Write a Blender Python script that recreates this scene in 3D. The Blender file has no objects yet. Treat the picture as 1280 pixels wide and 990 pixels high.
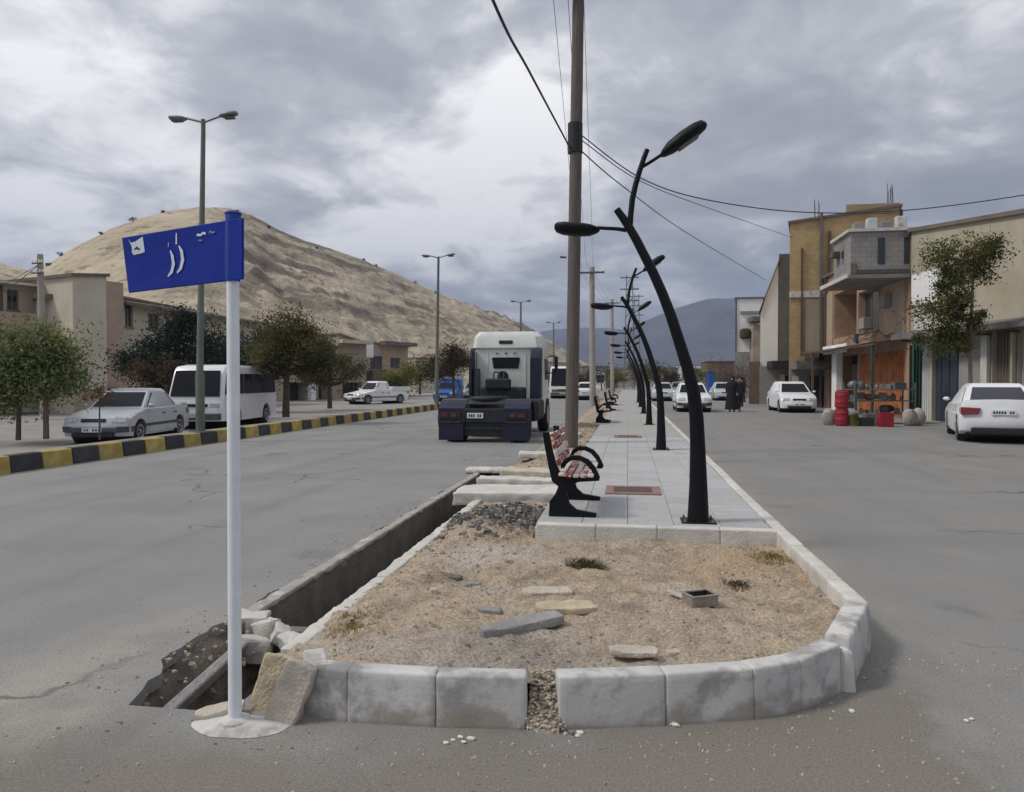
import bpy, bmesh, math, random
import numpy as np
from mathutils import Vector, Matrix, Euler, noise as mn
R = math.radians
random.seed(7); rng = np.random.default_rng(7)
scene = bpy.context.scene
COL = scene.collection

# ------------------------------------------------------------------ camera, sky, sun, exposure
EYE = 1.5
FPX = 930.0
YAW = math.atan(145 / FPX)
PITCH = math.atan(19 / math.hypot(FPX, 145))
cam_d = bpy.data.cameras.new('camera')
cam_d.sensor_width = 36.0
cam_d.lens = FPX / 1280 * 36.0
cam_d.clip_start = 0.05
cam_d.clip_end = 9000
cam = bpy.data.objects.new('camera', cam_d)
COL.objects.link(cam)
cam.location = (0, 0, EYE)
cam.rotation_euler = (R(90) - PITCH, 0, YAW)
scene.camera = cam

SUN_EL, SUN_AZ = R(50), R(-108)      # azimuth measured from +Y towards +X
world = bpy.data.worlds.new('World')
scene.world = world
world.use_nodes = True
wn = world.node_tree.nodes; wl = world.node_tree.links
wn.clear()
def WN(t, **kw):
    n = wn.new(t)
    for k, v in kw.items():
        setattr(n, k, v)
    return n
def wmath(op, a, b=None, c=None):
    n = WN('ShaderNodeMath', operation=op)
    for i, x in enumerate((a, b, c)):
        if x is None: continue
        if hasattr(x, 'is_output'): wl.new(x, n.inputs[i])
        else: n.inputs[i].default_value = x
    return n.outputs[0]
def wramp(fac, stops):
    n = WN('ShaderNodeValToRGB')
    e = n.color_ramp.elements
    while len(e) < len(stops): e.new(0.5)
    for i, (p, c) in enumerate(stops):
        e[i].position = p; e[i].color = (*c, 1)
    wl.new(fac, n.inputs[0])
    return n.outputs[0]
sky = WN('ShaderNodeTexSky', sky_type='NISHITA')
sky.sun_disc = False
sky.sun_elevation = SUN_EL
sky.sun_rotation = SUN_AZ
sky.altitude = 1500
tc = WN('ShaderNodeTexCoord')
sep = WN('ShaderNodeSeparateXYZ'); wl.new(tc.outputs['Generated'], sep.inputs[0])
zz = wmath('ADD', wmath('MAXIMUM', sep.outputs[2], 0.0), 0.26)
comb = WN('ShaderNodeCombineXYZ')
wl.new(wmath('DIVIDE', sep.outputs[0], zz), comb.inputs[0])
wl.new(wmath('DIVIDE', sep.outputs[1], zz), comb.inputs[1])
def wnoise(scale, detail, rough, dist=0.0, off=(0, 0, 0), sc=(1, 1, 1)):
    mp = WN('ShaderNodeMapping'); mp.inputs['Location'].default_value = off; mp.inputs['Scale'].default_value = sc
    wl.new(comb.outputs[0], mp.inputs['Vector'])
    n = WN('ShaderNodeTexNoise')
    n.inputs['Scale'].default_value = scale; n.inputs['Detail'].default_value = detail
    n.inputs['Roughness'].default_value = rough; n.inputs['Distortion'].default_value = dist
    wl.new(mp.outputs[0], n.inputs['Vector'])
    return n.outputs['Fac']
big = wnoise(1.25, 6, 0.5, 0.5, (3.1, 1.7, 0))
fine = wnoise(3.6, 11, 0.60, 0.35, (0.3, 5.2, 0))
mixn = wmath('ADD', wmath('MULTIPLY', big, 0.52), wmath('MULTIPLY', fine, 0.48))
def toward(az, el, wide):          # thinner, brighter cloud around a compass direction of this sky
    d = Vector((math.sin(az) * math.cos(el), math.cos(az) * math.cos(el), math.sin(el)))
    n = WN('ShaderNodeVectorMath', operation='DOT_PRODUCT'); n.inputs[1].default_value = d; wl.new(tc.outputs['Generated'], n.inputs[0])
    r = WN('ShaderNodeMapRange', interpolation_type='SMOOTHSTEP'); r.inputs[1].default_value = math.cos(wide); r.inputs[2].default_value = 1.0
    wl.new(n.outputs['Value'], r.inputs[0]); return r.outputs[0]
mixn = wmath('ADD', mixn, wmath('MULTIPLY', toward(R(-44), R(20), R(20)), 0.17))
mixn = wmath('ADD', mixn, wmath('MULTIPLY', toward(R(-13), R(14), R(15)), 0.085))
cloud = wramp(mixn, [(0.39, (2.2, 2.28, 2.52)), (0.465, (2.65, 2.73, 2.97)), (0.53, (3.5, 3.57, 3.75)), (0.64, (6.9, 6.85, 6.8))])
gap = wnoise(1.15, 7, 0.55, 0.2, (7.7, 2.2, 0))
gapf = wramp(gap, [(0.62, (1, 1, 1)), (0.72, (0.35, 0.35, 0.35))])
mx = WN('ShaderNodeMix', data_type='RGBA')
wl.new(gapf, mx.inputs[0]); wl.new(sky.outputs[0], mx.inputs[6]); wl.new(cloud, mx.inputs[7])
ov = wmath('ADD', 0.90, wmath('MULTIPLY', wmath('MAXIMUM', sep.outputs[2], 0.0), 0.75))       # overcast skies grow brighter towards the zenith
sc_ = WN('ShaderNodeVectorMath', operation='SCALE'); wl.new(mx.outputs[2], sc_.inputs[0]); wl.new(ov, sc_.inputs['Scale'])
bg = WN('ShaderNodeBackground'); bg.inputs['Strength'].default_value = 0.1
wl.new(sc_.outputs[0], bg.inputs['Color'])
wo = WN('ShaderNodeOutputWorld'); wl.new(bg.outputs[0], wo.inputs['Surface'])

sun_d = bpy.data.lights.new('sun', 'SUN')
sun_d.energy = 1.5; sun_d.angle = R(11); sun_d.color = (1.0, 0.95, 0.87)
sun = bpy.data.objects.new('sun', sun_d); COL.objects.link(sun)
sdir = Vector((math.sin(SUN_AZ) * math.cos(SUN_EL), math.cos(SUN_AZ) * math.cos(SUN_EL), math.sin(SUN_EL)))
sun.rotation_euler = sdir.to_track_quat('Z', 'Y').to_euler()
sun.location = (0, 0, 30)
scene.view_settings.view_transform = 'Standard'
scene.view_settings.look = 'None'
scene.view_settings.exposure = 0.52
scene.view_settings.gamma = 1.0

# ------------------------------------------------------------------ placing: a pixel of the photograph on a plane of the world
FWD = Vector((-math.sin(YAW) * math.cos(PITCH), math.cos(YAW) * math.cos(PITCH), -math.sin(PITCH)))
RT = Vector((math.cos(YAW), math.sin(YAW), 0)); UP = RT.cross(FWD)
def ray(px, py): return FWD + RT * ((px - 640) / FPX) - UP * ((py - 495) / FPX)
def onz(px, py, z=0.0):
    d = ray(px, py); return d * ((z - EYE) / d.z) + Vector((0, 0, EYE))
def ony(px, py, y):
    d = ray(px, py); return d * (y / d.y) + Vector((0, 0, EYE))
def onx(px, x):
    d = ray(px, 476); return d.y / d.x * x          # the Y where that column meets the plane X = x

# ------------------------------------------------------------------ materials
def mat(name, col, rough=0.8, var=0.12, scale=3.0, bump=0.0, bscale=60.0, metal=0.0, col2=None, rnd=0.0, island=0.0, spec=0.4, detail=6, stretch=(1, 1, 1), lo=0.35, hi=0.65, setup=None, bdist=0.02):
    m = bpy.data.materials.new(name); m.use_nodes = True
    nt = m.node_tree; n = nt.nodes; l = nt.links
    b = n['Principled BSDF']
    b.inputs['Roughness'].default_value = rough; b.inputs['Metallic'].default_value = metal
    b.inputs['Specular IOR Level'].default_value = spec
    t = n.new('ShaderNodeTexCoord'); mp = n.new('ShaderNodeMapping'); mp.inputs['Scale'].default_value = stretch
    l.new(t.outputs['Object'], mp.inputs['Vector'])
    ns = n.new('ShaderNodeTexNoise'); ns.inputs['Scale'].default_value = scale; ns.inputs['Detail'].default_value = detail
    ns.inputs['Roughness'].default_value = 0.6
    l.new(mp.outputs[0], ns.inputs['Vector'])
    r = n.new('ShaderNodeMapRange'); r.inputs[1].default_value = lo; r.inputs[2].default_value = hi
    l.new(ns.outputs['Fac'], r.inputs[0])
    mx = n.new('ShaderNodeMix'); mx.data_type = 'RGBA'
    a = [c * (1 - var) for c in col]; c2 = col2 if col2 else [min(1, c * (1 + var)) for c in col]
    mx.inputs[6].default_value = (*a, 1); mx.inputs[7].default_value = (*c2, 1)
    l.new(r.outputs[0], mx.inputs[0])
    out = mx.outputs[2]
    for amt, kind in ((rnd, 'o'), (island, 'i')):
        if amt <= 0: continue
        if kind == 'o': src = n.new('ShaderNodeObjectInfo').outputs['Random']
        else: src = n.new('ShaderNodeNewGeometry').outputs['Random Per Island']
        rr = n.new('ShaderNodeMapRange'); rr.inputs[3].default_value = 1 - amt; rr.inputs[4].default_value = 1 + amt
        l.new(src, rr.inputs[0])
        hs = n.new('ShaderNodeHueSaturation'); l.new(rr.outputs[0], hs.inputs['Value']); l.new(out, hs.inputs['Color'])
        out = hs.outputs[0]
    if setup: out = setup(n, l, out, mp.outputs[0], b) or out
    l.new(out, b.inputs['Base Color'])
    if bump > 0:
        n2 = n.new('ShaderNodeTexNoise'); n2.inputs['Scale'].default_value = bscale; n2.inputs['Detail'].default_value = 5
        l.new(mp.outputs[0], n2.inputs['Vector'])
        bp = n.new('ShaderNodeBump'); bp.inputs['Strength'].default_value = bump; bp.inputs['Distance'].default_value = bdist
        l.new(n2.outputs['Fac'], bp.inputs['Height']); l.new(bp.outputs[0], b.inputs['Normal'])
    return m
def blend(n, l, base, col, fac):
    x = n.new('ShaderNodeMix'); x.data_type = 'RGBA'; x.inputs[7].default_value = (*col, 1)
    l.new(base, x.inputs[6]); l.new(fac, x.inputs[0]); return x.outputs[2]
def nmath(n, l, op, a, b=None):
    x = n.new('ShaderNodeMath'); x.operation = op; x.use_clamp = False
    for i, v in enumerate((a, b)):
        if v is None: continue
        if hasattr(v, 'is_output'): l.new(v, x.inputs[i])
        else: x.inputs[i].default_value = v
    return x.outputs[0]
def nnoise(n, l, vec, scale, detail=5, lo=0.4, hi=0.6, rough=0.6):
    ns = n.new('ShaderNodeTexNoise'); ns.inputs['Scale'].default_value = scale; ns.inputs['Detail'].default_value = detail
    ns.inputs['Roughness'].default_value = rough
    l.new(vec, ns.inputs['Vector'])
    return ramp01(n, l, ns.outputs['Fac'], lo, hi)
def ramp01(n, l, v, lo, hi):
    r = n.new('ShaderNodeMapRange'); r.inputs[1].default_value = lo; r.inputs[2].default_value = hi
    r.interpolation_type = 'SMOOTHSTEP'
    l.new(v, r.inputs[0]); return r.outputs[0]
def sxyz(n, l, vec):
    s = n.new('ShaderNodeSeparateXYZ'); l.new(vec, s.inputs[0]); return s.outputs

def asphalt_setup(n, l, out, vec, b):
    X, Y, Z = sxyz(n, l, vec)
    wob = nnoise(n, l, vec, 2.2, 6, 0.2, 0.8)
    wob2 = nnoise(n, l, vec, 0.45, 4, 0.35, 0.65)
    # the older, grittier strip across the front end of the bed
    fy = ramp01(n, l, nmath(n, l, 'SUBTRACT', nmath(n, l, 'ADD', Y, nmath(n, l, 'MULTIPLY', wob, 0.5)), nmath(n, l, 'MULTIPLY', nmath(n, l, 'MAXIMUM', X, -1.2), 0.42)), 3.95, 3.25)
    fx = ramp01(n, l, nmath(n, l, 'ADD', X, nmath(n, l, 'MULTIPLY', wob, 0.35)), 1.62, 1.42)
    front = nmath(n, l, 'MULTIPLY', fy, fx)
    grit = nnoise(n, l, vec, 85, 3, 0.36, 0.62)
    c = blend(n, l, out, (0.205, 0.198, 0.185), nmath(n, l, 'MULTIPLY', ramp01(n, l, X, 0.5, 1.4), 0.55))   # dustier eastern carriageway
    dust = nmath(n, l, 'MULTIPLY', nnoise(n, l, vec, 0.9, 7, 0.48, 0.72), 0.55)
    c = blend(n, l, c, (0.285, 0.265, 0.235), dust)
    c = blend(n, l, c, (0.10, 0.10, 0.10), nmath(n, l, 'MULTIPLY', nnoise(n, l, vec, 0.6, 8, 0.60, 0.72), 0.5))
    # pale dust by the broken edge of the channel
    px = ramp01(n, l, nmath(n, l, 'ABSOLUTE', nmath(n, l, 'ADD', X, 2.75)), 0.9, 0.1)
    py = ramp01(n, l, Y, 5.6, 3.3)
    c = blend(n, l, c, (0.36, 0.33, 0.28), nmath(n, l, 'MULTIPLY', nmath(n, l, 'MULTIPLY', px, py), nmath(n, l, 'MULTIPLY', wob, 0.9)))
    c = blend(n, l, c, (0.185, 0.165, 0.138), nmath(n, l, 'MULTIPLY', front, 0.9))
    # wear: wheel tracks along the lanes, old cracks, oil drips
    st = n.new('ShaderNodeMapping'); st.inputs['Scale'].default_value = (1.1, 0.035, 1); l.new(vec, st.inputs['Vector'])
    c = blend(n, l, c, (0.15, 0.148, 0.145), nmath(n, l, 'MULTIPLY', nnoise(n, l, st.outputs[0], 1.0, 4, 0.50, 0.70), 0.35))
    wv = n.new('ShaderNodeTexNoise'); wv.inputs['Scale'].default_value = 1.3; wv.inputs['Detail'].default_value = 5; l.new(vec, wv.inputs['Vector'])
    ad = n.new('ShaderNodeVectorMath'); ad.operation = 'MULTIPLY_ADD'; ad.inputs[1].default_value = (.9, .9, .9); l.new(wv.outputs['Color'], ad.inputs[0]); l.new(vec, ad.inputs[2])
    vo = n.new('ShaderNodeTexVoronoi'); vo.feature = 'DISTANCE_TO_EDGE'; vo.inputs['Scale'].default_value = 0.33; l.new(ad.outputs[0], vo.inputs['Vector'])
    crack = nmath(n, l, 'MULTIPLY', ramp01(n, l, vo.outputs['Distance'], 0.010, 0.002), nnoise(n, l, vec, 0.28, 4, 0.50, 0.58))
    c = blend(n, l, c, (0.07, 0.068, 0.065), nmath(n, l, 'MULTIPLY', crack, 0.75))
    c = blend(n, l, c, (0.06, 0.06, 0.06), nmath(n, l, 'MULTIPLY', nnoise(n, l, vec, 1.9, 5, 0.685, 0.73), 0.8))
    # dust swept up against the kerbs
    for xe in (-9.9, 1.34):
        dd = ramp01(n, l, nmath(n, l, 'ADD', nmath(n, l, 'ABSOLUTE', nmath(n, l, 'SUBTRACT', X, xe)), nmath(n, l, 'MULTIPLY', wob, 0.35)), 0.75, 0.15)
        c = blend(n, l, c, (0.31, 0.275, 0.225), nmath(n, l, 'MULTIPLY', nmath(n, l, 'MULTIPLY', dd, ramp01(n, l, Y, 4.0, 5.5)), 0.7))
    # grit: pale stone chips in dark binder
    g2 = n.new('ShaderNodeMapRange'); g2.inputs[3].default_value = 0.86; g2.inputs[4].default_value = 1.14
    l.new(grit, g2.inputs[0])
    hs = n.new('ShaderNodeHueSaturation'); l.new(g2.outputs[0], hs.inputs['Value']); l.new(c, hs.inputs['Color'])
    return hs.outputs[0]
def dirt_setup(n, l, out, vec, b):
    X, Y, Z = sxyz(n, l, vec)
    wob = nnoise(n, l, vec, 3.5, 6, 0.2, 0.8)
    c = blend(n, l, out, (0.385, 0.35, 0.305), nmath(n, l, 'MULTIPLY', nnoise(n, l, vec, 1.7, 8, 0.50, 0.64), 0.6))
    def spot(x, y, r, col, amt):
        nonlocal c
        d = nmath(n, l, 'SQRT', nmath(n, l, 'ADD', nmath(n, l, 'POWER', nmath(n, l, 'SUBTRACT', X, x), 2.0), nmath(n, l, 'POWER', nmath(n, l, 'SUBTRACT', Y, y), 2.0)))
        f = ramp01(n, l, nmath(n, l, 'ADD', d, nmath(n, l, 'MULTIPLY', wob, r * 0.6)), r * 1.35, r * 0.7)
        c = blend(n, l, c, col, nmath(n, l, 'MULTIPLY', f, amt))
    c = blend(n, l, c, (0.20, 0.16, 0.12), nmath(n, l, 'MULTIPLY', nnoise(n, l, vec, 2.6, 9, 0.52, 0.62, 0.7), 0.75))
    spot(-1.2, 7.2, 0.75, (0.10, 0.095, 0.09), 0.9)      # broken asphalt heap
    spot(-1.15, 5.7, 0.5, (0.42, 0.38, 0.33), 0.8)       # spilt lime mortar
    spot(-0.55, 3.3, 0.8, (0.33, 0.29, 0.25), 0.7)
    spot(0.75, 5.6, 0.6, (0.36, 0.26, 0.17), 0.7)
    spot(0.2, 4.0, 0.7, (0.35, 0.285, 0.215), 0.6)
    grit = nnoise(n, l, vec, 60, 4, 0.35, 0.65)
    g2 = n.new('ShaderNodeMapRange'); g2.inputs[3].default_value = 0.75; g2.inputs[4].default_value = 1.25
    l.new(grit, g2.inputs[0])
    hs = n.new('ShaderNodeHueSaturation'); l.new(g2.outputs[0], hs.inputs['Value']); l.new(c, hs.inputs['Color'])
    return hs.outputs[0]
def stain_setup(n, l, out, vec, b):           # concrete: damp blotches, pale mortar smears
    c = blend(n, l, out, (0.24, 0.23, 0.215), nmath(n, l, 'MULTIPLY', nnoise(n, l, vec, 4.0, 8, 0.48, 0.62), 0.7))
    return blend(n, l, c, (0.62, 0.60, 0.56), nmath(n, l, 'MULTIPLY', nnoise(n, l, vec, 6.5, 8, 0.57, 0.68), 0.6))
def brick_setup(c1, c2, cm, w, h, vertical='xz'):
    def f(n, l, out, vec, b):
        t = n.new('ShaderNodeUVMap')
        br = n.new('ShaderNodeTexBrick')
        br.inputs['Color1'].default_value = (*c1, 1); br.inputs['Color2'].default_value = (*c2, 1); br.inputs['Mortar'].default_value = (*cm, 1)
        br.inputs['Scale'].default_value = 1.0; br.inputs['Brick Width'].default_value = w; br.inputs['Row Height'].default_value = h
        br.inputs['Mortar Size'].default_value = h * 0.09
        l.new(t.outputs[0], br.inputs['Vector'])
        dirt = nnoise(n, l, vec, 0.7, 7, 0.4, 0.7)
        return blend(n, l, br.outputs['Color'], [x * 0.55 for x in c1], nmath(n, l, 'MULTIPLY', dirt, 0.6))
    return f
def strata_setup(n, l, out, vec, b):
    a = n.new('ShaderNodeAttribute'); a.attribute_name = 'rock'
    s = n.new('ShaderNodeAttribute'); s.attribute_name = 'bedding'          # along the beds, across the beds, how much rock shows
    S = sxyz(n, l, s.outputs['Vector'])
    f = nmath(n, l, 'ADD', a.outputs['Fac'], nmath(n, l, 'SUBTRACT', nnoise(n, l, vec, 0.06, 8, 0.3, 0.7), 0.5))
    c = blend(n, l, out, (0.53, 0.455, 0.34), nmath(n, l, 'MULTIPLY', nnoise(n, l, vec, 0.11, 7, 0.48, 0.66), 0.6))
    c = blend(n, l, c, (0.21, 0.195, 0.12), nmath(n, l, 'MULTIPLY', nnoise(n, l, vec, 0.03, 6, 0.5, 0.65), 0.5))
    bands = nnoise(n, l, s.outputs['Vector'], 1.0, 5, 0.47, 0.555, 0.56)
    c = blend(n, l, c, (0.125, 0.092, 0.068), nmath(n, l, 'MULTIPLY', nmath(n, l, 'MULTIPLY', bands, S[2]), 0.95))
    c = blend(n, l, c, (0.185, 0.14, 0.105), nmath(n, l, 'MULTIPLY', ramp01(n, l, f, 0.35, 1.0), 0.8))
    return blend(n, l, c, (0.11, 0.09, 0.06), nmath(n, l, 'MULTIPLY', nnoise(n, l, vec, 0.30, 7, 0.55, 0.66), 0.7))
def peel_setup(n, l, out, vec, b):
    return blend(n, l, out, (0.62, 0.52, 0.47), nnoise(n, l, vec, 14, 3, 0.50, 0.56))
def rust_setup(n, l, out, vec, b):
    return blend(n, l, out, (0.16, 0.075, 0.035), nmath(n, l, 'MULTIPLY', nnoise(n, l, vec, 1.7, 7, 0.5, 0.68), 0.8))

M = {}
M['asphalt'] = mat('asphalt', (0.235, 0.232, 0.226), 0.9, 0.10, 0.7, 0.32, 150, setup=asphalt_setup, detail=8)
def kerb_setup(n, l, out, vec, b):            # weathered: damp stains, mortar smears, road dust caked on the foot
    c = stain_setup(n, l, out, vec, b)
    c = blend(n, l, c, (0.19, 0.185, 0.175), nmath(n, l, 'MULTIPLY', nnoise(n, l, vec, 2.3, 9, 0.54, 0.63, 0.7), 0.6))
    X, Y, Z = sxyz(n, l, vec)
    f = ramp01(n, l, nmath(n, l, 'ADD', Z, nmath(n, l, 'MULTIPLY', nnoise(n, l, vec, 5, 6, 0.3, 0.7), -0.12)), 0.03, -0.05)
    return blend(n, l, c, (0.30, 0.265, 0.22), nmath(n, l, 'MULTIPLY', f, 0.8))
M['kerb_concrete'] = mat('kerb_concrete', (0.55, 0.54, 0.515), 0.88, 0.13, 3, 0.12, 60, setup=kerb_setup)
M['earth'] = mat('earth', (0.17, 0.145, 0.118), 0.95, 0.25, 7, 0.9, 40)
M['ground'] = mat('ground', (0.27, 0.24, 0.20), 0.95, 0.15, 0.3, 0.3, 8)
M['dirt'] = mat('dirt', (0.36, 0.285, 0.205), 0.97, 0.16, 5, 0.9, 45, setup=dirt_setup)
M['side'] = mat('side_street', (0.27, 0.255, 0.235), 0.9, 0.14, 0.8, 0.3, 60)
M['concrete'] = mat('concrete', (0.56, 0.55, 0.52), 0.85, 0.12, 3, 0.22, 28, setup=stain_setup, rnd=0.06)
M['concrete_dark'] = mat('dark_concrete', (0.15, 0.14, 0.125), 0.85, 0.25, 4, 0.6, 40)  # a much darker, mottled concrete
M['concrete_pale'] = mat('concrete_pale', (0.56, 0.535, 0.49), 0.85, 0.12, 4, 0.4, 60, rnd=0.06)
M['slab_grey'] = mat('slab_grey', (0.30, 0.285, 0.275), 0.9, 0.18, 9, 0.6, 60)
M['slab_yellow'] = mat('slab_sandstone', (0.50, 0.42, 0.29), 0.9, 0.15, 9, 0.6, 60)
M['slab_pale'] = mat('slab_pale', (0.52, 0.46, 0.38), 0.9, 0.15, 8, 0.6, 60)
M['paver'] = mat('paver', (0.40, 0.40, 0.395), 0.8, 0.08, 6, 0.25, 120, rnd=0.07)
def joints(n, l, out, vec, b):
    br = n.new('ShaderNodeTexBrick'); br.offset = 0.0
    br.inputs['Color1'].default_value = (0.33, 0.33, 0.33, 1); br.inputs['Color2'].default_value = (0.36, 0.355, 0.35, 1); br.inputs['Mortar'].default_value = (0.22, 0.21, 0.2, 1)
    br.inputs['Scale'].default_value = 1.0; br.inputs['Brick Width'].default_value = 0.4; br.inputs['Row Height'].default_value = 0.4; br.inputs['Mortar Size'].default_value = 0.006
    l.new(vec, br.inputs['Vector'])
    return blend(n, l, br.outputs['Color'], (0.40, 0.36, 0.28), nmath(n, l, 'MULTIPLY', nnoise(n, l, vec, 0.5, 6, 0.45, 0.65), 0.55))
M['paving'] = mat('paving', (0.33, 0.33, 0.33), 0.85, 0.1, 2, 0.2, 90, setup=joints)
M['tile_red'] = mat('tile_red', (0.26, 0.155, 0.14), 0.8, 0.2, 20, 0.2, 90)
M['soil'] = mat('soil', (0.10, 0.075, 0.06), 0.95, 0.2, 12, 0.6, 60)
M['stone'] = mat('pebbles', (0.37, 0.315, 0.245), 0.9, 0.2, 15, island=0.4)
M['asphalt_bits'] = mat('asphalt_bits', (0.15, 0.14, 0.13), 0.95, 0.25, 15, island=0.5)
M['stone_white'] = mat('plaster_crumbs', (0.72, 0.67, 0.60), 0.9, 0.1, 15)
M['kerb_black'] = mat('kerb_black', (0.045, 0.044, 0.048), 0.75, 0.25, 5, 0.3, 60, rnd=0.15)
M['kerb_yellow'] = mat('kerb_yellow', (0.40, 0.29, 0.06), 0.75, 0.2, 5, 0.3, 60, rnd=0.12, col2=(0.46, 0.36, 0.13))
M['white_paint'] = mat('white_paint', (0.78, 0.81, 0.84), 0.45, 0.06, 6, 0.03, 90)
M['sign_blue'] = mat('sign_blue', (0.008, 0.028, 0.27), 0.55, 0.14, 5, spec=0.15)
M['sleeve_blue'] = mat('sleeve_blue', (0.012, 0.045, 0.29), 0.5, 0.15, 12, col2=(0.02, 0.07, 0.36))
M['print_white'] = mat('print_white', (0.62, 0.66, 0.74), 0.5, 0.1, 40)
M['print_dim'] = mat('print_dim', (0.20, 0.26, 0.44), 0.5, 0.2, 60)
M['black_iron'] = mat('black_iron', (0.006, 0.007, 0.009), 0.5, 0.2, 10, 0.1, 60, metal=0.0, spec=0.2)
M['lens'] = mat('lamp_lens', (0.10, 0.10, 0.11), 0.3, 0.1, 20)
M['bench_red'] = mat('bench_red', (0.30, 0.028, 0.022), 0.55, 0.2, 8, 0.1, 60, rnd=0.15, setup=peel_setup)
M['bench_white'] = mat('bench_white', (0.60, 0.50, 0.46), 0.6, 0.15, 8, 0.1, 60, rnd=0.1)
M['wood_pole'] = mat('wood_pole', (0.135, 0.118, 0.102), 0.85, 0.25, 6, 0.7, 25, stretch=(6, 6, 0.25))
M['conc_pole'] = mat('conc_pole', (0.36, 0.33, 0.28), 0.85, 0.12, 2, 0.2, 30)
M['steel'] = mat('galvanised_steel', (0.19, 0.20, 0.195), 0.5, 0.12, 3, metal=0.4)
M['pole_green'] = mat('pole_green_grey', (0.13, 0.15, 0.125), 0.6, 0.15, 3)
M['wire'] = mat('wire', (0.035, 0.035, 0.04), 0.7, 0.1)
M['rusty'] = mat('rusty_steel', (0.12, 0.075, 0.05), 0.8, 0.3, 8)
M['car_white'] = mat('car_white', (0.78, 0.79, 0.81), 0.22, 0.03, 2, spec=0.5)
M['car_silver'] = mat('car_silver', (0.52, 0.54, 0.56), 0.28, 0.05, 2, metal=0.2)
M['car_blue'] = mat('car_blue', (0.015, 0.09, 0.36), 0.35, 0.1, 2)
M['car_grey'] = mat('car_grey', (0.22, 0.23, 0.24), 0.3, 0.05, 2, metal=0.3)
M['glass'] = mat('vehicle_glass', (0.014, 0.016, 0.02), 0.2, 0.1, 2, spec=0.14)
M['glass_violet'] = mat('tinted_rear_glass', (0.03, 0.028, 0.04), 0.06, 0.1, 2, spec=0.7)
M['tyre'] = mat('tyre', (0.016, 0.016, 0.017), 0.85, 0.2, 20)
M['rim'] = mat('rim', (0.32, 0.33, 0.34), 0.35, 0.1, 10, metal=0.6)
M['trim_black'] = mat('trim_black', (0.018, 0.018, 0.02), 0.6, 0.2, 10)
M['trim_grey'] = mat('trim_grey', (0.075, 0.08, 0.085), 0.6, 0.2, 10)
M['lamp_clear'] = mat('headlamp', (0.42, 0.45, 0.48), 0.12, 0.25, 18, spec=0.7)
M['lamp_red'] = mat('tail_lamp', (0.15, 0.012, 0.018), 0.15, 0.3, 18, spec=0.6)
M['lamp_amber'] = mat('amber_lamp', (0.16, 0.06, 0.012), 0.2, 0.2, 18)
M['plate'] = mat('licence_plate', (0.70, 0.71, 0.72), 0.45, 0.04, 20)
M['ink'] = mat('ink', (0.03, 0.03, 0.04), 0.6, 0.1)
M['truck_white'] = mat('truck_white', (0.66, 0.67, 0.63), 0.4, 0.07, 2, col2=(0.72, 0.73, 0.70))
M['truck_navy'] = mat('truck_navy', (0.011, 0.013, 0.034), 0.45, 0.25, 3)
M['truck_dark'] = mat('truck_chassis', (0.02, 0.022, 0.028), 0.65, 0.3, 5)
M['hill'] = mat('hill', (0.445, 0.37, 0.26), 0.97, 0.14, 0.045, 0.9, 0.35, bdist=1.6, setup=strata_setup, detail=8)
M['mountain'] = mat('mountain', (0.085, 0.08, 0.085), 0.97, 0.25, 0.008, 0.8, 0.02, bdist=25.0)
M['beige'] = mat('beige_plaster', (0.53, 0.465, 0.36), 0.9, 0.10, 0.7, 0.15, 20)
M['beige2'] = mat('travertine', (0.58, 0.52, 0.42), 0.85, 0.08, 0.9, 0.1, 20)
M['pinkish'] = mat('pink_stone', (0.42, 0.32, 0.24), 0.85, 0.10, 1.5, 0.1, 20)
M['tan'] = mat('tan_plaster', (0.355, 0.30, 0.225), 0.9, 0.14, 0.6, 0.2, 15)
M['ochre'] = mat('ochre_wall', (0.40, 0.345, 0.22), 0.9, 0.12, 0.5, 0.2, 15, col2=(0.46, 0.42, 0.33))
M['grey_wall'] = mat('grey_render', (0.28, 0.27, 0.26), 0.9, 0.15, 0.9, 0.2, 20)
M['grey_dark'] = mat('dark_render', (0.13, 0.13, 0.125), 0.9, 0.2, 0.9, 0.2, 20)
M['white_wall'] = mat('white_render', (0.84, 0.84, 0.82), 0.85, 0.05, 0.6, 0.1, 20)
M['brown_wall'] = mat('brown_wall', (0.16, 0.115, 0.09), 0.9, 0.2, 0.9, 0.2, 20)
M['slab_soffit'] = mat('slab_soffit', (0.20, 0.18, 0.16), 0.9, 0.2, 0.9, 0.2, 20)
M['ybrick'] = mat('yellow_brick', (0.4, 0.3, 0.15), 0.9, setup=brick_setup((0.50, 0.33, 0.15), (0.56, 0.41, 0.21), (0.36, 0.27, 0.17), 0.24, 0.11))
M['rbrick'] = mat('red_brick', (0.3, 0.15, 0.08), 0.9, setup=brick_setup((0.36, 0.20, 0.125), (0.42, 0.26, 0.17), (0.38, 0.32, 0.26), 0.22, 0.075))
M['gblock'] = mat('grey_block', (0.3, 0.3, 0.3), 0.9, setup=brick_setup((0.27, 0.255, 0.245), (0.31, 0.29, 0.28), (0.225, 0.21, 0.2), 0.4, 0.2))
M['orange'] = mat('orange_shutter', (0.48, 0.175, 0.06), 0.7, 0.2, 1.5, setup=rust_setup)
M['door_white'] = mat('white_door', (0.52, 0.52, 0.51), 0.6, 0.08, 2)
M['door_navy'] = mat('navy_door', (0.035, 0.05, 0.075), 0.5, 0.15, 3)
M['door_brown'] = mat('brown_shutter', (0.14, 0.105, 0.085), 0.65, 0.15, 2)
M['door_grey'] = mat('grey_shutter', (0.22, 0.215, 0.21), 0.6, 0.12, 2)
M['green_paint'] = mat('green_paint', (0.03, 0.085, 0.06), 0.6, 0.2, 3)
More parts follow.
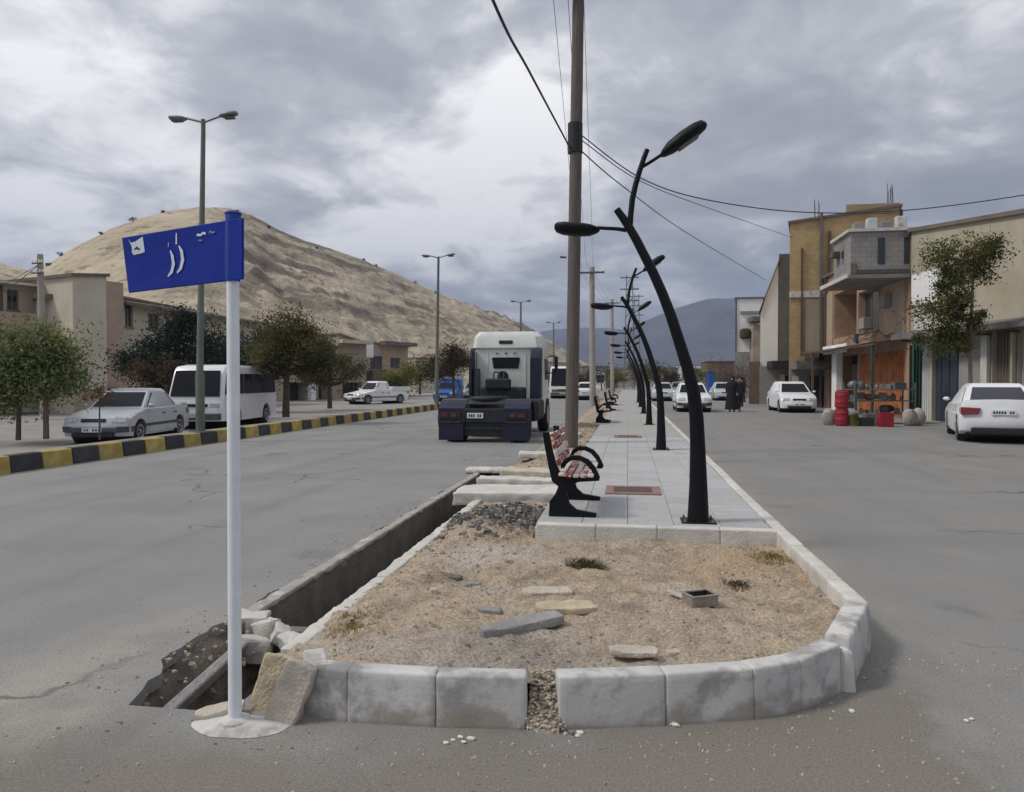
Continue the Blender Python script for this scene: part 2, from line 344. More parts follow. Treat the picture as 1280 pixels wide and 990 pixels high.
M['pane'] = mat('window_pane', (0.03, 0.034, 0.042), 0.1, 0.1, 2, spec=0.6)
M['frame'] = mat('window_frame', (0.20, 0.18, 0.16), 0.6, 0.1)
M['awning'] = mat('awning_sheet', (0.16, 0.15, 0.145), 0.8, 0.3, 2, setup=rust_setup)
M['roofing'] = mat('roofing', (0.17, 0.14, 0.115), 0.9, 0.15, 1)
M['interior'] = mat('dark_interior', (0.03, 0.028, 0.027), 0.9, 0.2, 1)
M['red_plastic'] = mat('red_plastic', (0.30, 0.022, 0.035), 0.4, 0.12, 5)
M['sack'] = mat('sack', (0.36, 0.34, 0.32), 0.9, 0.15, 8, 0.4, 50, rnd=0.2)
M['crate_dark'] = mat('crate_black', (0.03, 0.028, 0.028), 0.6, 0.2, 10)
M['crate_side'] = mat('crate_weathered', (0.26, 0.21, 0.185), 0.7, 0.2, 20)
M['bark'] = mat('bark', (0.10, 0.078, 0.06), 0.95, 0.25, 8, 0.5, 30, stretch=(4, 4, 0.7))
M['bark_pale'] = mat('bark_pale', (0.22, 0.175, 0.13), 0.95, 0.25, 8, 0.5, 30, stretch=(4, 4, 0.7))
def leafmat(name, c, c2, isl=0.4):
    m = mat(name, c, 0.75, 0.0, 0.9, col2=c2, island=isl, spec=0.2, detail=3, lo=0.4, hi=0.6); nt = m.node_tree; b = nt.nodes['Principled BSDF']
    src = b.inputs['Base Color'].links[0].from_socket; tr = nt.nodes.new('ShaderNodeBsdfTranslucent'); mxs = nt.nodes.new('ShaderNodeMixShader'); mxs.inputs[0].default_value = 0.35
    nt.links.new(src, tr.inputs['Color']); nt.links.new(b.outputs[0], mxs.inputs[1]); nt.links.new(tr.outputs[0], mxs.inputs[2]); nt.links.new(mxs.outputs[0], nt.nodes['Material Output'].inputs['Surface']); return m
M['leaf_green'] = leafmat('leaf_green', (0.11, 0.15, 0.045), (0.26, 0.28, 0.13))
M['leaf_olive'] = leafmat('leaf_olive', (0.07, 0.072, 0.03), (0.15, 0.125, 0.05))
M['leaf_pine'] = leafmat('leaf_pine', (0.016, 0.028, 0.020), (0.032, 0.045, 0.032))
M['leaf_rust'] = leafmat('leaf_rust', (0.065, 0.05, 0.03), (0.12, 0.075, 0.04))
M['leaf_yellow'] = leafmat('leaf_yellow', (0.11, 0.125, 0.028), (0.24, 0.20, 0.05))
M['leaf_red'] = leafmat('leaf_red', (0.085, 0.048, 0.036), (0.11, 0.075, 0.04))
M['leaf_shop'] = leafmat('leaf_shop', (0.040, 0.060, 0.016), (0.12, 0.115, 0.032))
M['straw'] = mat('dry_grass', (0.33, 0.25, 0.12), 0.9, 0.2, 5, island=0.3)
M['weed'] = mat('dry_weed', (0.10, 0.085, 0.045), 0.9, 0.2, 5, island=0.4)
M['skin'] = mat('skin', (0.42, 0.26, 0.19), 0.6, 0.05, 5)
M['cloth_black'] = mat('cloth_black', (0.012, 0.012, 0.014), 0.9, 0.2, 8)
M['cloth_navy'] = mat('cloth_dark', (0.03, 0.03, 0.04), 0.9, 0.2, 8)
M['hair'] = mat('hair', (0.02, 0.016, 0.013), 0.8, 0.2, 20)

# ------------------------------------------------------------------ mesh helpers
class MB:
    """Collects shapes; build() links them as one mesh object."""
    def __init__(s, org=(0, 0, 0)):
        s.v = []; s.f = []; s.mi = []; s.uv = {}; s.o = Vector(org)
    def add(s, vs, fs, mi=0):
        b = len(s.v); s.v += [tuple(Vector(p) - s.o) for p in vs]
        s.f += [tuple(i + b for i in f) for f in fs]; s.mi += [mi] * len(fs); return s
    def box(s, c, d, rot=None, mi=0, taper=1.0):
        hx, hy, hz = d[0] / 2, d[1] / 2, d[2] / 2
        vs = [(x * (taper if z > 0 else 1), y * (taper if z > 0 else 1), z) for z in (-hz, hz) for x, y in ((-hx, -hy), (hx, -hy), (hx, hy), (-hx, hy))]
        m = (rot if isinstance(rot, Matrix) else Euler(rot).to_matrix()) if rot is not None else Matrix.Identity(3)
        return s.add([m @ Vector(p) + Vector(c) for p in vs], [(3, 2, 1, 0), (4, 5, 6, 7), (0, 1, 5, 4), (1, 2, 6, 5), (2, 3, 7, 6), (3, 0, 4, 7)], mi)
    def hexa(s, vs, mi=0):                  # eight corners: four below, four above
        return s.add(vs, [(3, 2, 1, 0), (4, 5, 6, 7), (0, 1, 5, 4), (1, 2, 6, 5), (2, 3, 7, 6), (3, 0, 4, 7)], mi)
    def quad(s, a, b, c, d, mi=0): return s.add([a, b, c, d], [(0, 1, 2, 3)], mi)
    def tube(s, pts, rad, n=10, mi=0, cap=True, flat=1.0):
        pts = [Vector(p) for p in pts]
        if not isinstance(rad, (list, tuple)): rad = [rad] * len(pts)
        vs = []; up = None
        for i, p in enumerate(pts):
            t = (pts[min(i + 1, len(pts) - 1)] - pts[max(i - 1, 0)]).normalized()
            if up is None: up = Vector((0, 0, 1)) if abs(t.z) < 0.9 else Vector((0, 1, 0))
            a = t.cross(up).normalized(); b = a.cross(t).normalized(); up = b
            for k in range(n):
                q = 2 * math.pi * k / n
                vs.append(p + (a * math.cos(q) + b * math.sin(q) * flat) * rad[i])
        fs = [(i * n + k, i * n + (k + 1) % n, (i + 1) * n + (k + 1) % n, (i + 1) * n + k) for i in range(len(pts) - 1) for k in range(n)]
        if cap: fs += [tuple(reversed(range(n))), tuple(range((len(pts) - 1) * n, len(pts) * n))]
        return s.add(vs, fs, mi)
    def prism(s, poly, fr, d0, d1, mi=0):   # polygon in the (a, b) axes of frame fr = (origin, a, b, n), from d0 to d1 along n
        o, a, b, n = fr
        k = len(poly)
        vs = [o + a * p[0] + b * p[1] + n * d for d in (d0, d1) for p in poly]
        fs = [tuple(reversed(range(k))), tuple(range(k, 2 * k))] + [(i, (i + 1) % k, (i + 1) % k + k, i + k) for i in range(k)]
        return s.add(vs, fs, mi)
    def lathe(s, prof, c=(0, 0, 0), n=16, axis=2, mi=0, sx=1, sy=1):
        vs = []
        for r, h in prof:
            for k in range(n):
                q = 2 * math.pi * k / n; p = [math.cos(q) * r * sx, math.sin(q) * r * sy, h]
                if axis == 1: p = [p[0], p[2], p[1]]
                if axis == 0: p = [p[2], p[0], p[1]]
                vs.append(Vector(p) + Vector(c))
        m = len(prof)
        fs = [(i * n + k, i * n + (k + 1) % n, (i + 1) * n + (k + 1) % n, (i + 1) * n + k) for i in range(m - 1) for k in range(n)]
        fs += [tuple(reversed(range(n))), tuple(range((m - 1) * n, m * n))]
        return s.add(vs, fs, mi)
    def blob(s, c, d, seed=0, rough=0.18, sub=1, mi=0, rot=None):
        bm = bmesh.new(); bmesh.ops.create_icosphere(bm, subdivisions=sub, radius=1.0)
        rr = random.Random(seed); m = Euler(rot).to_matrix() if rot else Matrix.Identity(3)
        vs = []
        for v in bm.verts:
            q = 1 + rr.uniform(-rough, rough)
            vs.append(m @ Vector((v.co.x * d[0] * q, v.co.y * d[1] * q, v.co.z * d[2] * q)) + Vector(c))
        fs = [tuple(v.index for v in f.verts) for f in bm.faces]; bm.free()
        return s.add(vs, fs, mi)
    def build(s, name, m, parent=None, bevel=0.0, smooth=False, seg=2, angle=35, uv=None):
        me = bpy.data.meshes.new(name); me.from_pydata(s.v, [], s.f)
        ms = m if isinstance(m, (list, tuple)) else [m]
        for x in ms: me.materials.append(x)
        if len(ms) > 1: me.polygons.foreach_set('material_index', s.mi)
        bm = bmesh.new(); bm.from_mesh(me)
        bmesh.ops.recalc_face_normals(bm, faces=bm.faces)
        if bevel > 0:
            es = [e for e in bm.edges if len(e.link_faces) == 2 and e.calc_face_angle(0) > R(25)]
            bmesh.ops.bevel(bm, geom=es, offset=bevel, segments=seg, profile=0.5, affect='EDGES', clamp_overlap=True)
        bm.to_mesh(me); bm.free()
        if uv: uv(me)
        if smooth:
            me.polygons.foreach_set('use_smooth', [True] * len(me.polygons))
            me.set_sharp_from_angle(angle=R(angle))
        o = bpy.data.objects.new(name, me); COL.objects.link(o)
        if parent is not None: o.parent = parent
        return o
def tag(o, label=None, cat=None, group=None, kind=None):
    if label: o['label'] = label
    if cat: o['category'] = cat
    if group: o['group'] = group
    if kind: o['kind'] = kind
    return o
def empty(name, loc, rz=0.0, label=None, cat=None, group=None, kind=None):
    o = bpy.data.objects.new(name, None); COL.objects.link(o)
    o.location = loc; o.rotation_euler = (0, 0, rz); o.empty_display_size = 0.3
    return tag(o, label, cat, group, kind)
def kids(o): return [c for c in COL.objects if c.parent == o]
def copy_tree(o, loc=None, rz=None, label=None, scale=None):
    tree = {}
    for c in COL.objects:
        if c.parent: tree.setdefault(c.parent, []).append(c)
    def cp(a, par):
        c = a.copy(); COL.objects.link(c)
        if par is not None: c.parent = par
        for ch in tree.get(a, []): cp(ch, c)
        return c
    r = cp(o, None)
    if loc is not None: r.location = loc
    if rz is not None: r.rotation_euler = (0, 0, rz)
    if scale is not None: r.scale = (scale,) * 3
    if label: r['label'] = label
    return r
def fr_wall(o, a):                     # frame of an upright plane: origin, along, up, outward
    a = Vector(a).normalized(); return (Vector(o), a, Vector((0, 0, 1)), a.cross(Vector((0, 0, 1))))
def roughen(o, amp=.006, freq=9.0, cuts=5, seed=0.0):
    """weather a cut block: subdivide it and let noise eat its faces and edges"""
    bm = bmesh.new(); bm.from_mesh(o.data)
    bmesh.ops.triangulate(bm, faces=[f for f in bm.faces if len(f.verts) > 4])
    for _ in range(cuts):
        es = [e for e in bm.edges if e.calc_length() > .035]
        if not es or len(bm.verts) > 2500: break
        bmesh.ops.subdivide_edges(bm, edges=es, cuts=1, use_grid_fill=True)
    bm.normal_update(); ds = []
    for v in bm.verts:
        p = v.co * freq; g = mn.fractal((p.x + seed, p.y, p.z), .8, 2.0, 4); ds.append((v, v.normal * (amp * g)))
    for v, d in ds: v.co += d
    bm.to_mesh(o.data); bm.free(); o.data.polygons.foreach_set('use_smooth', [True] * len(o.data.polygons)); o.data.set_sharp_from_angle(angle=R(50))
    return o
# ------------------------------------------------------------------ the setting: ground, roads, channel trench, pavement
TX0, TX1, TY0, TY1 = -2.37, -1.78, 3.10, 11.85        # the open storm drain
def sheet(name, xs, ys, z, m, hole=None, keep=None):
    mb = MB()
    for i in range(len(xs) - 1):
        for j in range(len(ys) - 1):
            cx, cy = (xs[i] + xs[i + 1]) / 2, (ys[j] + ys[j + 1]) / 2
            if hole and hole[0] < cx < hole[1] and hole[2] < cy < hole[3]: continue
            if keep and not keep(cx, cy): continue
            mb.quad((xs[i], ys[j], z), (xs[i + 1], ys[j], z), (xs[i + 1], ys[j + 1], z), (xs[i], ys[j + 1], z))
    return tag(mb.build(name, m), kind='structure')
HOLE = (TX0, TX1, TY0, TY1)
sheet('ground', [-3400, -2.58, TX0, TX1, 3400], [-3400, TY0, 4.42, TY1, 3400], -0.012, M['ground'], None, lambda x, y: not (TX0 < x < TX1 and TY0 < y < TY1) and not (-2.58 < x < TX0 and TY0 < y < 4.42))
# asphalt with a ragged edge along the drain
def ragged_road():
    mb = MB()
    ys = list(np.arange(TY0, TY1 + 0.001, 0.09)) + [TY1]
    ex = []
    for y in ys:
        w = mn.fractal((0.3, y * 2.3, 0.7), 0.8, 2.0, 4) * 0.09
        ex.append(TX0 - 0.075 + w - (0.02 if y < 4.35 else 0) + (0.14 * max(0, (3.7 - y) / .6)))
    for i in range(len(ys) - 1):
        mb.quad((-10, ys[i], 0), (ex[i], ys[i], 0), (ex[i + 1], ys[i + 1], 0), (-10, ys[i + 1], 0))
        mb.quad((ex[i], ys[i], 0), (ex[i], ys[i], -0.07), (ex[i + 1], ys[i + 1], -0.07), (ex[i + 1], ys[i + 1], 0))
    mb.quad((-10, -25, 0), (16, -25, 0), (16, TY0, 0), (-10, TY0, 0))
    mb.quad((TX1, TY0, 0), (16, TY0, 0), (16, TY1, 0), (TX1, TY1, 0))
    mb.quad((-10, TY1, 0), (16, TY1, 0), (16, 500, 0), (-10, 500, 0))
    return tag(mb.build('road', M['asphalt']), kind='structure')
ragged_road()
# storm drain: concrete walls and floor
dr = empty('storm_drain', (TX0, TY0, 0), kind='structure'); o = Vector((TX0, TY0, 0))
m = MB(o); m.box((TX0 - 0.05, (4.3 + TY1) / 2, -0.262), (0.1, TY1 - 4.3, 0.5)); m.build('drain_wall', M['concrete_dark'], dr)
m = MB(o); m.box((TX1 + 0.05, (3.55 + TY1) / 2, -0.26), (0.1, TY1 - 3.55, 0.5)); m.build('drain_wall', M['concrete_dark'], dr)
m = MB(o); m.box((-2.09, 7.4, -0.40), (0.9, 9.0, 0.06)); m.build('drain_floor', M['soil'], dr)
m = MB(o); m.box((-2.09, TY1 + 0.04, -0.26), (0.8, 0.08, 0.5)); m.box((-2.09, TY0 - 0.055, -0.30), (0.8, 0.08, 0.5)); m.build('drain_end', M['soil'], dr)
for k, y in enumerate(np.arange(4.42, TY1 - 0.4, 0.93)):      # cast lip along the carriageway, in lengths
    m = MB(o); x0 = TX0 - 0.095 + random.uniform(-.012, .012); L_ = 0.915
    m.hexa([(x0, y, -0.02), (TX0 + 0.012, y, -0.02), (TX0 + 0.012, y + L_, -0.02), (x0 + random.uniform(-.015, .015), y + L_, -0.02),
            (x0 + .01, y, 0.006 + random.uniform(0, .008)), (TX0 + 0.006, y, 0.012), (TX0 + 0.006, y + L_, 0.014), (x0 + .012, y + L_, 0.009)])
    roughen(m.build('lip_stone', M['kerb_concrete'], dr, bevel=0.008), .014, 7, 5, y)
for k, y in enumerate(np.arange(3.62, 8.1, 0.74)):            # the bed side of the drain
    m = MB(o)
    m.box((TX1 + 0.045 + random.uniform(-.006, .006), y + 0.36, 0.015), (0.10, 0.726, 0.19 + random.uniform(-.012, .012)), rot=(0, 0, random.uniform(-.012, .012)))
    roughen(m.build('edging_stone', M['concrete_pale'], dr, bevel=0.012), .010, 8, 4, y)
# broken mouth of the drain: earth bank under the torn road edge, tilted cast beams, rubble
m = MB(o); nb = 26; vs = []
for i in range(nb + 1):
    y = TY0 - .02 + (4.45 - TY0) * i / nb
    for (dx, z) in ((-.22, -.02), (-.12, -.045), (-.05, -.09), (.0, -.17), (.05, -.30), (.07, -.6)):
        g = mn.fractal((dx * 5, y * 5, 2.2), .9, 2.0, 4); vs.append((TX0 + dx + .05 * g, y, z + .035 * g - .0))
m.add(vs, [(i * 6 + k, i * 6 + k + 1, (i + 1) * 6 + k + 1, (i + 1) * 6 + k) for i in range(nb) for k in range(5)]); m.build('earth_bank', M['earth'], dr, smooth=True, angle=70)
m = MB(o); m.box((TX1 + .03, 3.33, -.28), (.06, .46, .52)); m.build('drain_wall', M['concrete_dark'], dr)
for (x, y, z, w, l_, h, rz, rx) in ((-2.285, 3.66, -.15, .06, 1.16, .09, .10, .03),):
    m = MB(o); m.box((x, y, z), (w, l_, h), rot=(rx, .35, rz)); m.build('broken_beam', M['concrete_dark' if z < -.2 else 'slab_grey'], dr, bevel=.012)
m = MB(o); rr_ = random.Random(4)
for k in range(110):
    y = rr_.uniform(3.08, 4.4); u = rr_.random(); s_ = rr_.uniform(.006, .022) * (1.2 if rr_.random() < .15 else .8)
    m.blob((TX0 - .12 + .24 * u + rr_.gauss(0, .02), y, .0 - .24 * u * u + rr_.uniform(-.02, .01)), (s_ * 1.2, s_, s_ * .7), k, .3, rot=(rr_.random(), rr_.random(), rr_.random() * 3))
tag(m.build('rubble', M['stone'], dr), kind='stuff')
def chunk(c, d, rot, seed, m_='concrete_pale', name='broken_concrete'):
    rr = random.Random(seed); vs = []
    for z in (-1, 1):
        for x, y in ((-1, -1), (1, -1), (1, 1), (-1, 1)): vs.append(Euler(rot).to_matrix() @ Vector((x * d[0] * rr.uniform(.7, 1), y * d[1] * rr.uniform(.7, 1), z * d[2] * rr.uniform(.75, 1))) + Vector(c))
    q = MB(o); q.hexa(vs); return roughen(q.build(name, M[m_], dr, bevel=.010), .014, 12, 3, seed)
for k, (c, d, r) in enumerate((((-2.38, 4.40, -.035), (.13, .08, .06), (.1, .1, .4)), ((-2.24, 4.36, -.05), (.10, .07, .055), (.15, -.2, -.3)), ((-2.12, 4.30, -.06), (.06, .08, .05), (.2, .35, .6)), ((-2.03, 4.22, -.09), (.07, .05, .05), (.3, .3, -.5)), ((-1.94, 4.12, -.06), (.06, .09, .045), (.1, .3, .2)), ((-2.30, 4.30, -.16), (.14, .06, .09), (0, .1, .1)))):
    chunk(c, d, r, k)
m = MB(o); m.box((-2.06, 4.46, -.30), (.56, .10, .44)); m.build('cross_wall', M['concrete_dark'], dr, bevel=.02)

# ---- dirt bed
FRONT = [(-1.75, 3.28), (-1.5, 3.16), (-.87, 3.12), (-.42, 3.19), (.16, 3.33), (.67, 3.54), (.97, 3.88), (1.31, 4.42)]
def yfront(x):
    for (a, b), (c, d) in zip(FRONT, FRONT[1:]):
        if x <= c: return b + (d - b) * (x - a) / (c - a)
    return FRONT[-1][1]
def dirt_z(x, y):
    t = min(1, max(0, (y - 3.3) / 2.6))
    z = 0.162 - 0.035 * t
    z += 0.042 * mn.fractal((x * 1.6, y * 1.6, 3.0), 0.9, 2.0, 4) + 0.022 * mn.fractal((x * 9, y * 9, 1.0), 0.9, 2.0, 3)
    z += 0.10 * math.exp(-(((x + 1.2) / .5) ** 2 + ((y - 7.1) / .7) ** 2)) * (1 + 0.8 * mn.noise((x * 14, y * 14, 0)))
    z += 0.05 * math.exp(-(((x - 1.0) / .3) ** 2 + ((y - 5.8) / .6) ** 2))
    if x < -1.5: z -= 0.05 * (-1.5 - x) / 0.25
    return min(z, 0.212) if y < yfront(x) + .3 else z
def dirt_patch(mb, x0, x1, ya, yb, nx, ny):
    b = len(mb.v); vs = []
    for i in range(nx + 1):
        x = x0 + (x1 - x0) * i / nx; a = ya(x) if callable(ya) else ya
        for j in range(ny + 1):
            y = a + (yb - a) * j / ny; vs.append((x, y, dirt_z(x, y)))
    fs = [(i * (ny + 1) + j, (i + 1) * (ny + 1) + j, (i + 1) * (ny + 1) + j + 1, i * (ny + 1) + j + 1) for i in range(nx) for j in range(ny)]
    mb.add(vs, fs)
m = MB(); dirt_patch(m, -1.73, 1.27, lambda x: yfront(x) + .03, 6.45, 150, 160); dirt_patch(m, -1.73, -0.83, 6.45, 8.35, 45, 90)
tag(m.build('dirt', M['dirt'], smooth=True, angle=80), kind='structure')
# verge beyond the slab bridge, between the drain line and the pavement
def verge_z(x, y): return 0.15 + 0.05 * mn.fractal((x * 1.2, y * 0.8, 8.0), 0.9, 2.0, 4) - 0.17 * max(0, (-1.55 - x) / 0.45)
m = MB(); vs = []; nx, ny = 14, 220
for i in range(nx + 1):
    for j in range(ny + 1):
        x = -2.05 + 1.24 * i / nx; y = 9.5 + (64 - 9.5) * (j / ny) ** 1.5; vs.append((x, y, max(verge_z(x, y), -0.02)))
m.add(vs, [(i * (ny + 1) + j, (i + 1) * (ny + 1) + j, (i + 1) * (ny + 1) + j + 1, i * (ny + 1) + j + 1) for i in range(nx) for j in range(ny)])
tag(m.build('verge', M['dirt'], smooth=True, angle=80), kind='structure')
def pebbles(n, area, zf, s0, s1, name, m_, seed, dens=None):
    mb = MB(); r = random.Random(seed); c = 0
    while c < n:
        x, y = r.uniform(area[0], area[1]), r.uniform(area[2], area[3])
        if dens and r.random() > dens(x, y): continue
        z = zf(x, y)
        if z is None: continue
        s = s0 + (s1 - s0) * r.random() ** 3
        bs = len(mb.v); k = 5
        q0 = r.random() * 6
        vs = [(x + math.cos(q0 + 6.283 * i / k) * s * r.uniform(.7, 1.2), y + math.sin(q0 + 6.283 * i / k) * s * r.uniform(.7, 1.2), z - s * .3) for i in range(k)]
        vs += [(x + math.cos(q0 + .4 + 6.283 * i / k) * s * r.uniform(.4, .7), y + math.sin(q0 + .4 + 6.283 * i / k) * s * r.uniform(.4, .7), z + s * r.uniform(.3, .75)) for i in range(k)]
        mb.add(vs, [tuple(range(k, 2 * k))] + [(i, (i + 1) % k, (i + 1) % k + k, i + k) for i in range(k)]); c += 1
    return tag(mb.build(name, m_), kind='stuff')
pebbles(2300, (-1.7, 1.24, 3.2, 6.4), lambda x, y: dirt_z(x, y) if y > yfront(x) + .05 else None, .003, .018, 'gravel', M['stone'], 3)
pebbles(700, (-1.7, -.86, 4.8, 8.2), lambda x, y: dirt_z(x, y), .005, .035, 'gravel', M['stone'], 4, lambda x, y: 1.0 if y > 6.3 else 0.4)
pebbles(900, (-1.68, -.86, 6.3, 8.2), lambda x, y: dirt_z(x, y), .008, .055, 'gravel', M['asphalt_bits'], 14, lambda x, y: math.exp(-((x + 1.2) / .4) ** 2 - ((y - 7.2) / .6) ** 2))
pebbles(1500, (-2.6, 2.2, 2.4, 4.6), lambda x, y: 0.0 if (y < yfront(x) - .16 or x > 1.45) and not (TX0 - .1 < x < TX1 and y > TY0 - .06) and not (x < TX0 and y > 3.2) else None, .002, .012, 'gravel', M['stone'], 5,
        lambda x, y: 1.0 if abs(y - yfront(x) + .26) < .12 else .3)
pebbles(900, (-2.0, -0.85, 9.6, 24), lambda x, y: max(verge_z(x, y), 0), .008, .06, 'gravel', M['stone'], 6)
pebbles(500, (-3.3, -2.5, 3.0, 9), lambda x, y: 0.0, .003, .014, 'gravel', M['stone'], 8, lambda x, y: 1.0 if x > -2.75 else .12)
# rubble spilling through the gap in the front kerb
m = MB(); r_ = random.Random(9)
for k in range(330):
    t = r_.random(); x = min(-.298, max(-.418, -0.357 + r_.gauss(0, .04)))
    y = 3.30 - 0.17 * t; z = 0.205 * (1 - t) ** .8
    s = r_.uniform(.003, .013); m.blob((x + (r_.gauss(0, .05) if t > .85 else 0), y - .005, max(z, .004)), (s, s * .9, s * .7), k, .25)
tag(m.build('rubble', M['stone']), kind='stuff')
m = MB(); n_ = 8; vs = []
for i in range(n_ + 1):
    for j in range(13):
        t = j / 12; x = -.425 + .14 * i / n_; y = 3.34 - .22 * t; z = .21 * (1 - t) ** .8 - .004; g = mn.fractal((x * 30, y * 30, z * 30), .8, 2.0, 3)
        vs.append((x, y + .010 * g, max(z + .008 * g, -.005)))
m.add(vs, [(i * 13 + j, (i + 1) * 13 + j, (i + 1) * 13 + j + 1, i * 13 + j + 1) for i in range(n_) for j in range(12)])
tag(m.build('dirt', M['dirt'], smooth=True, angle=80), kind='structure')

# ---- pavement between the bench row and the lamp row
SX0, SX1, SY0 = -0.80, 1.20, 6.42
pv = empty('pavement', (0, SY0, 0), kind='structure'); o = Vector((0, SY0, 0))
m = MB(o); m.box(((SX0 + SX1) / 2, (SY0 + 17.0) / 2, 0.1), (SX1 - SX0, 17.0 - SY0, 0.24)); m.build('mortar_bed', M['concrete'], pv)
m = MB(o); m.box(((SX0 + SX1) / 2, (17.0 + 110) / 2, 0.115), (SX1 - SX0, 93.0, 0.27)); m.build('far_paving', M['paving'], pv)
tile = None
for j in range(26):
    for i in range(5):
        c = Vector((SX0 + .2 + .4 * i, SY0 + .12 + .2 + .4 * j, 0.235))
        if tile is None:
            m = MB(); m.box((0, 0, 0), (0.3965, 0.3965, 0.03)); tile = m.build('tile', M['paver'], pv, bevel=0.004, seg=1); t = tile
        else:
            t = tile.copy(); COL.objects.link(t); t.parent = pv
        t.location = c - o + Vector((0, 0, random.uniform(-.0015, .0015)))
for k in range(4):                                  # pale concrete lip across the end of the paving
    m = MB(o); m.box((SX0 + .05 + .52 * k + .26 - .04, SY0 + .05, .125), (.515, .115, .262)); m.build('kerb_stone', M['concrete_pale'], pv, bevel=.012)
for (y, s, x) in ((8.55, .62, .06), (16.85, .62, .0)):   # red tile frames round the planting pits
    for (dx, dy, w, h) in ((0, -s / 2 + .05, s, .1), (0, s / 2 - .05, s, .1), (-s / 2 + .05, 0, .1, s - .21), (s / 2 - .05, 0, .1, s - .21)):
        m = MB(o); m.box((x + dx, y + dy, .258), (w - .004, h - .004, .016)); m.build('pit_edging', M['tile_red'], pv, bevel=.003, seg=1)
    m = MB(o); m.box((x, y, .2555), (s - .2, s - .2, .008)); m.build('pit_soil', M['soil'], pv)

# ---- kerbs
def kerb_stone(parent, o, a, b, w, z0, z1, m_, gap=.004, bev=.014, name='kerb_stone', tilt=0.0, rough=0.0):
    a, b = Vector((*a, 0)), Vector((*b, 0)); t = (b - a).normalized(); n = Vector((-t.y, t.x, 0)); a = a + t * gap; b = b - t * gap
    k = MB(o)
    k.hexa([a + Vector((0, 0, z0)), b + Vector((0, 0, z0)), b + n * w + Vector((0, 0, z0)), a + n * w + Vector((0, 0, z0)),
            a + n * (.012 + tilt) + Vector((0, 0, z1)), b + n * (.012 + tilt) + Vector((0, 0, z1)), b + n * w + Vector((0, 0, z1)), a + n * w + Vector((0, 0, z1))])
    ob = k.build(name, m_, parent, bevel=bev)
    return roughen(ob, rough, 9, 4, a.x * 7) if rough else ob
kb = empty('kerb', (-0.1, 3.2, 0), label='pale grey concrete kerb wrapped round the front end of the dirt bed', cat='kerb', group='concrete kerbs of the median'); o = Vector((-0.1, 3.2, 0))
pts = [(-1.53, 3.30), (-1.44, 3.125), (-1.22, 3.09), (-.82, 3.10), (-.425, 3.14)]
for a, b in zip(pts, pts[1:]): kerb_stone(kb, o, a, b, .115, -.02, .226 + random.uniform(-.005, .005), M['kerb_concrete'], gap=.0008, bev=.012, rough=.002)
pts = [(-.29, 3.16), (.17, 3.27), (.56, 3.39), (.79, 3.52), (1.03, 3.77)]
for i, (a, b) in enumerate(zip(pts, pts[1:])): kerb_stone(kb, o, a, b, .115, -.02, .230 + random.uniform(-.005, .005), M['kerb_concrete'], gap=.0008, bev=.012, rough=.002)
kerb_stone(kb, o, (1.075, 3.775), (1.355, 4.41), .13, -.02, .262, M['kerb_concrete'], bev=.016, rough=.006)
m = MB(o); m.hexa([(1.035, 3.755, -.02), (1.10, 3.765, -.02), (1.02, 3.86, -.02), (.98, 3.82, -.02), (1.035, 3.765, .21), (1.085, 3.775, .20), (1.01, 3.87, .21), (.98, 3.83, .21)]); m.build('mortar_joint', M['concrete'], kb, bevel=.02)
ek = empty('kerb', (1.3, 4.4, 0), label='long narrow concrete edging kerb beside the lamps and right carriageway', cat='kerb', group='concrete kerbs of the median'); o = Vector((1.3, 4.4, 0))
y = 4.42
while y < 84:
    L_ = .5 if y < 40 else 1.0
    x = 1.335 if y > 6.4 else 1.36 - .025 * (y - 4.42) / 2.0
    xb = 1.335 if y + L_ > 6.4 else 1.36 - .025 * (y + L_ - 4.42) / 2.0
    kerb_stone(ek, o, (x, y), (xb, y + L_), .115, -.02, .250 + random.uniform(-.005, .005), M['concrete_pale'], bev=.012, rough=.004 if y < 9 else 0)
    y += L_
pk = empty('kerb', (-9.9, 10, 0), label='tall kerb painted in yellow and black blocks along the left carriageway', cat='kerb'); o = Vector((-9.9, 10, 0))
y = 10.69 - .685 * 8; k = 0; proto = {}
while y < 84:
    bl = k % 2 == 0
    c = -9.93
    if bl not in proto:
        s = MB(); s.hexa([(.0, 0, -.02), (.0, .679, -.02), (-.22, .679, -.02), (-.22, 0, -.02), (-.035, 0, .29), (-.035, .679, .29), (-.22, .679, .29), (-.22, 0, .29)][::1])
        proto[bl] = s.build('kerb_stone', M['kerb_black' if bl else 'kerb_yellow'], pk, bevel=.02); s = proto[bl]
    else:
        s = proto[bl].copy(); COL.objects.link(s); s.parent = pk
    s.location = Vector((-9.90 + random.uniform(-.012, .012), y, random.uniform(-.008, .004))) - o
    s.rotation_euler = (random.uniform(-.006, .006), random.uniform(-.015, .015), random.uniform(-.008, .008))
    y += .685; k += 1
# left verge and the service street behind the painted kerb
m = MB(); m.box((-10.40, 45, .115), (.58, 160, .27)); tag(m.build('planting_strip', M['ground']), kind='structure')
m = MB(); m.quad((-60, -35, -.006), (-10.69, -35, -.006), (-10.69, 500, -.006), (-60, 500, -.006)); tag(m.build('side_street', M['side']), kind='structure')

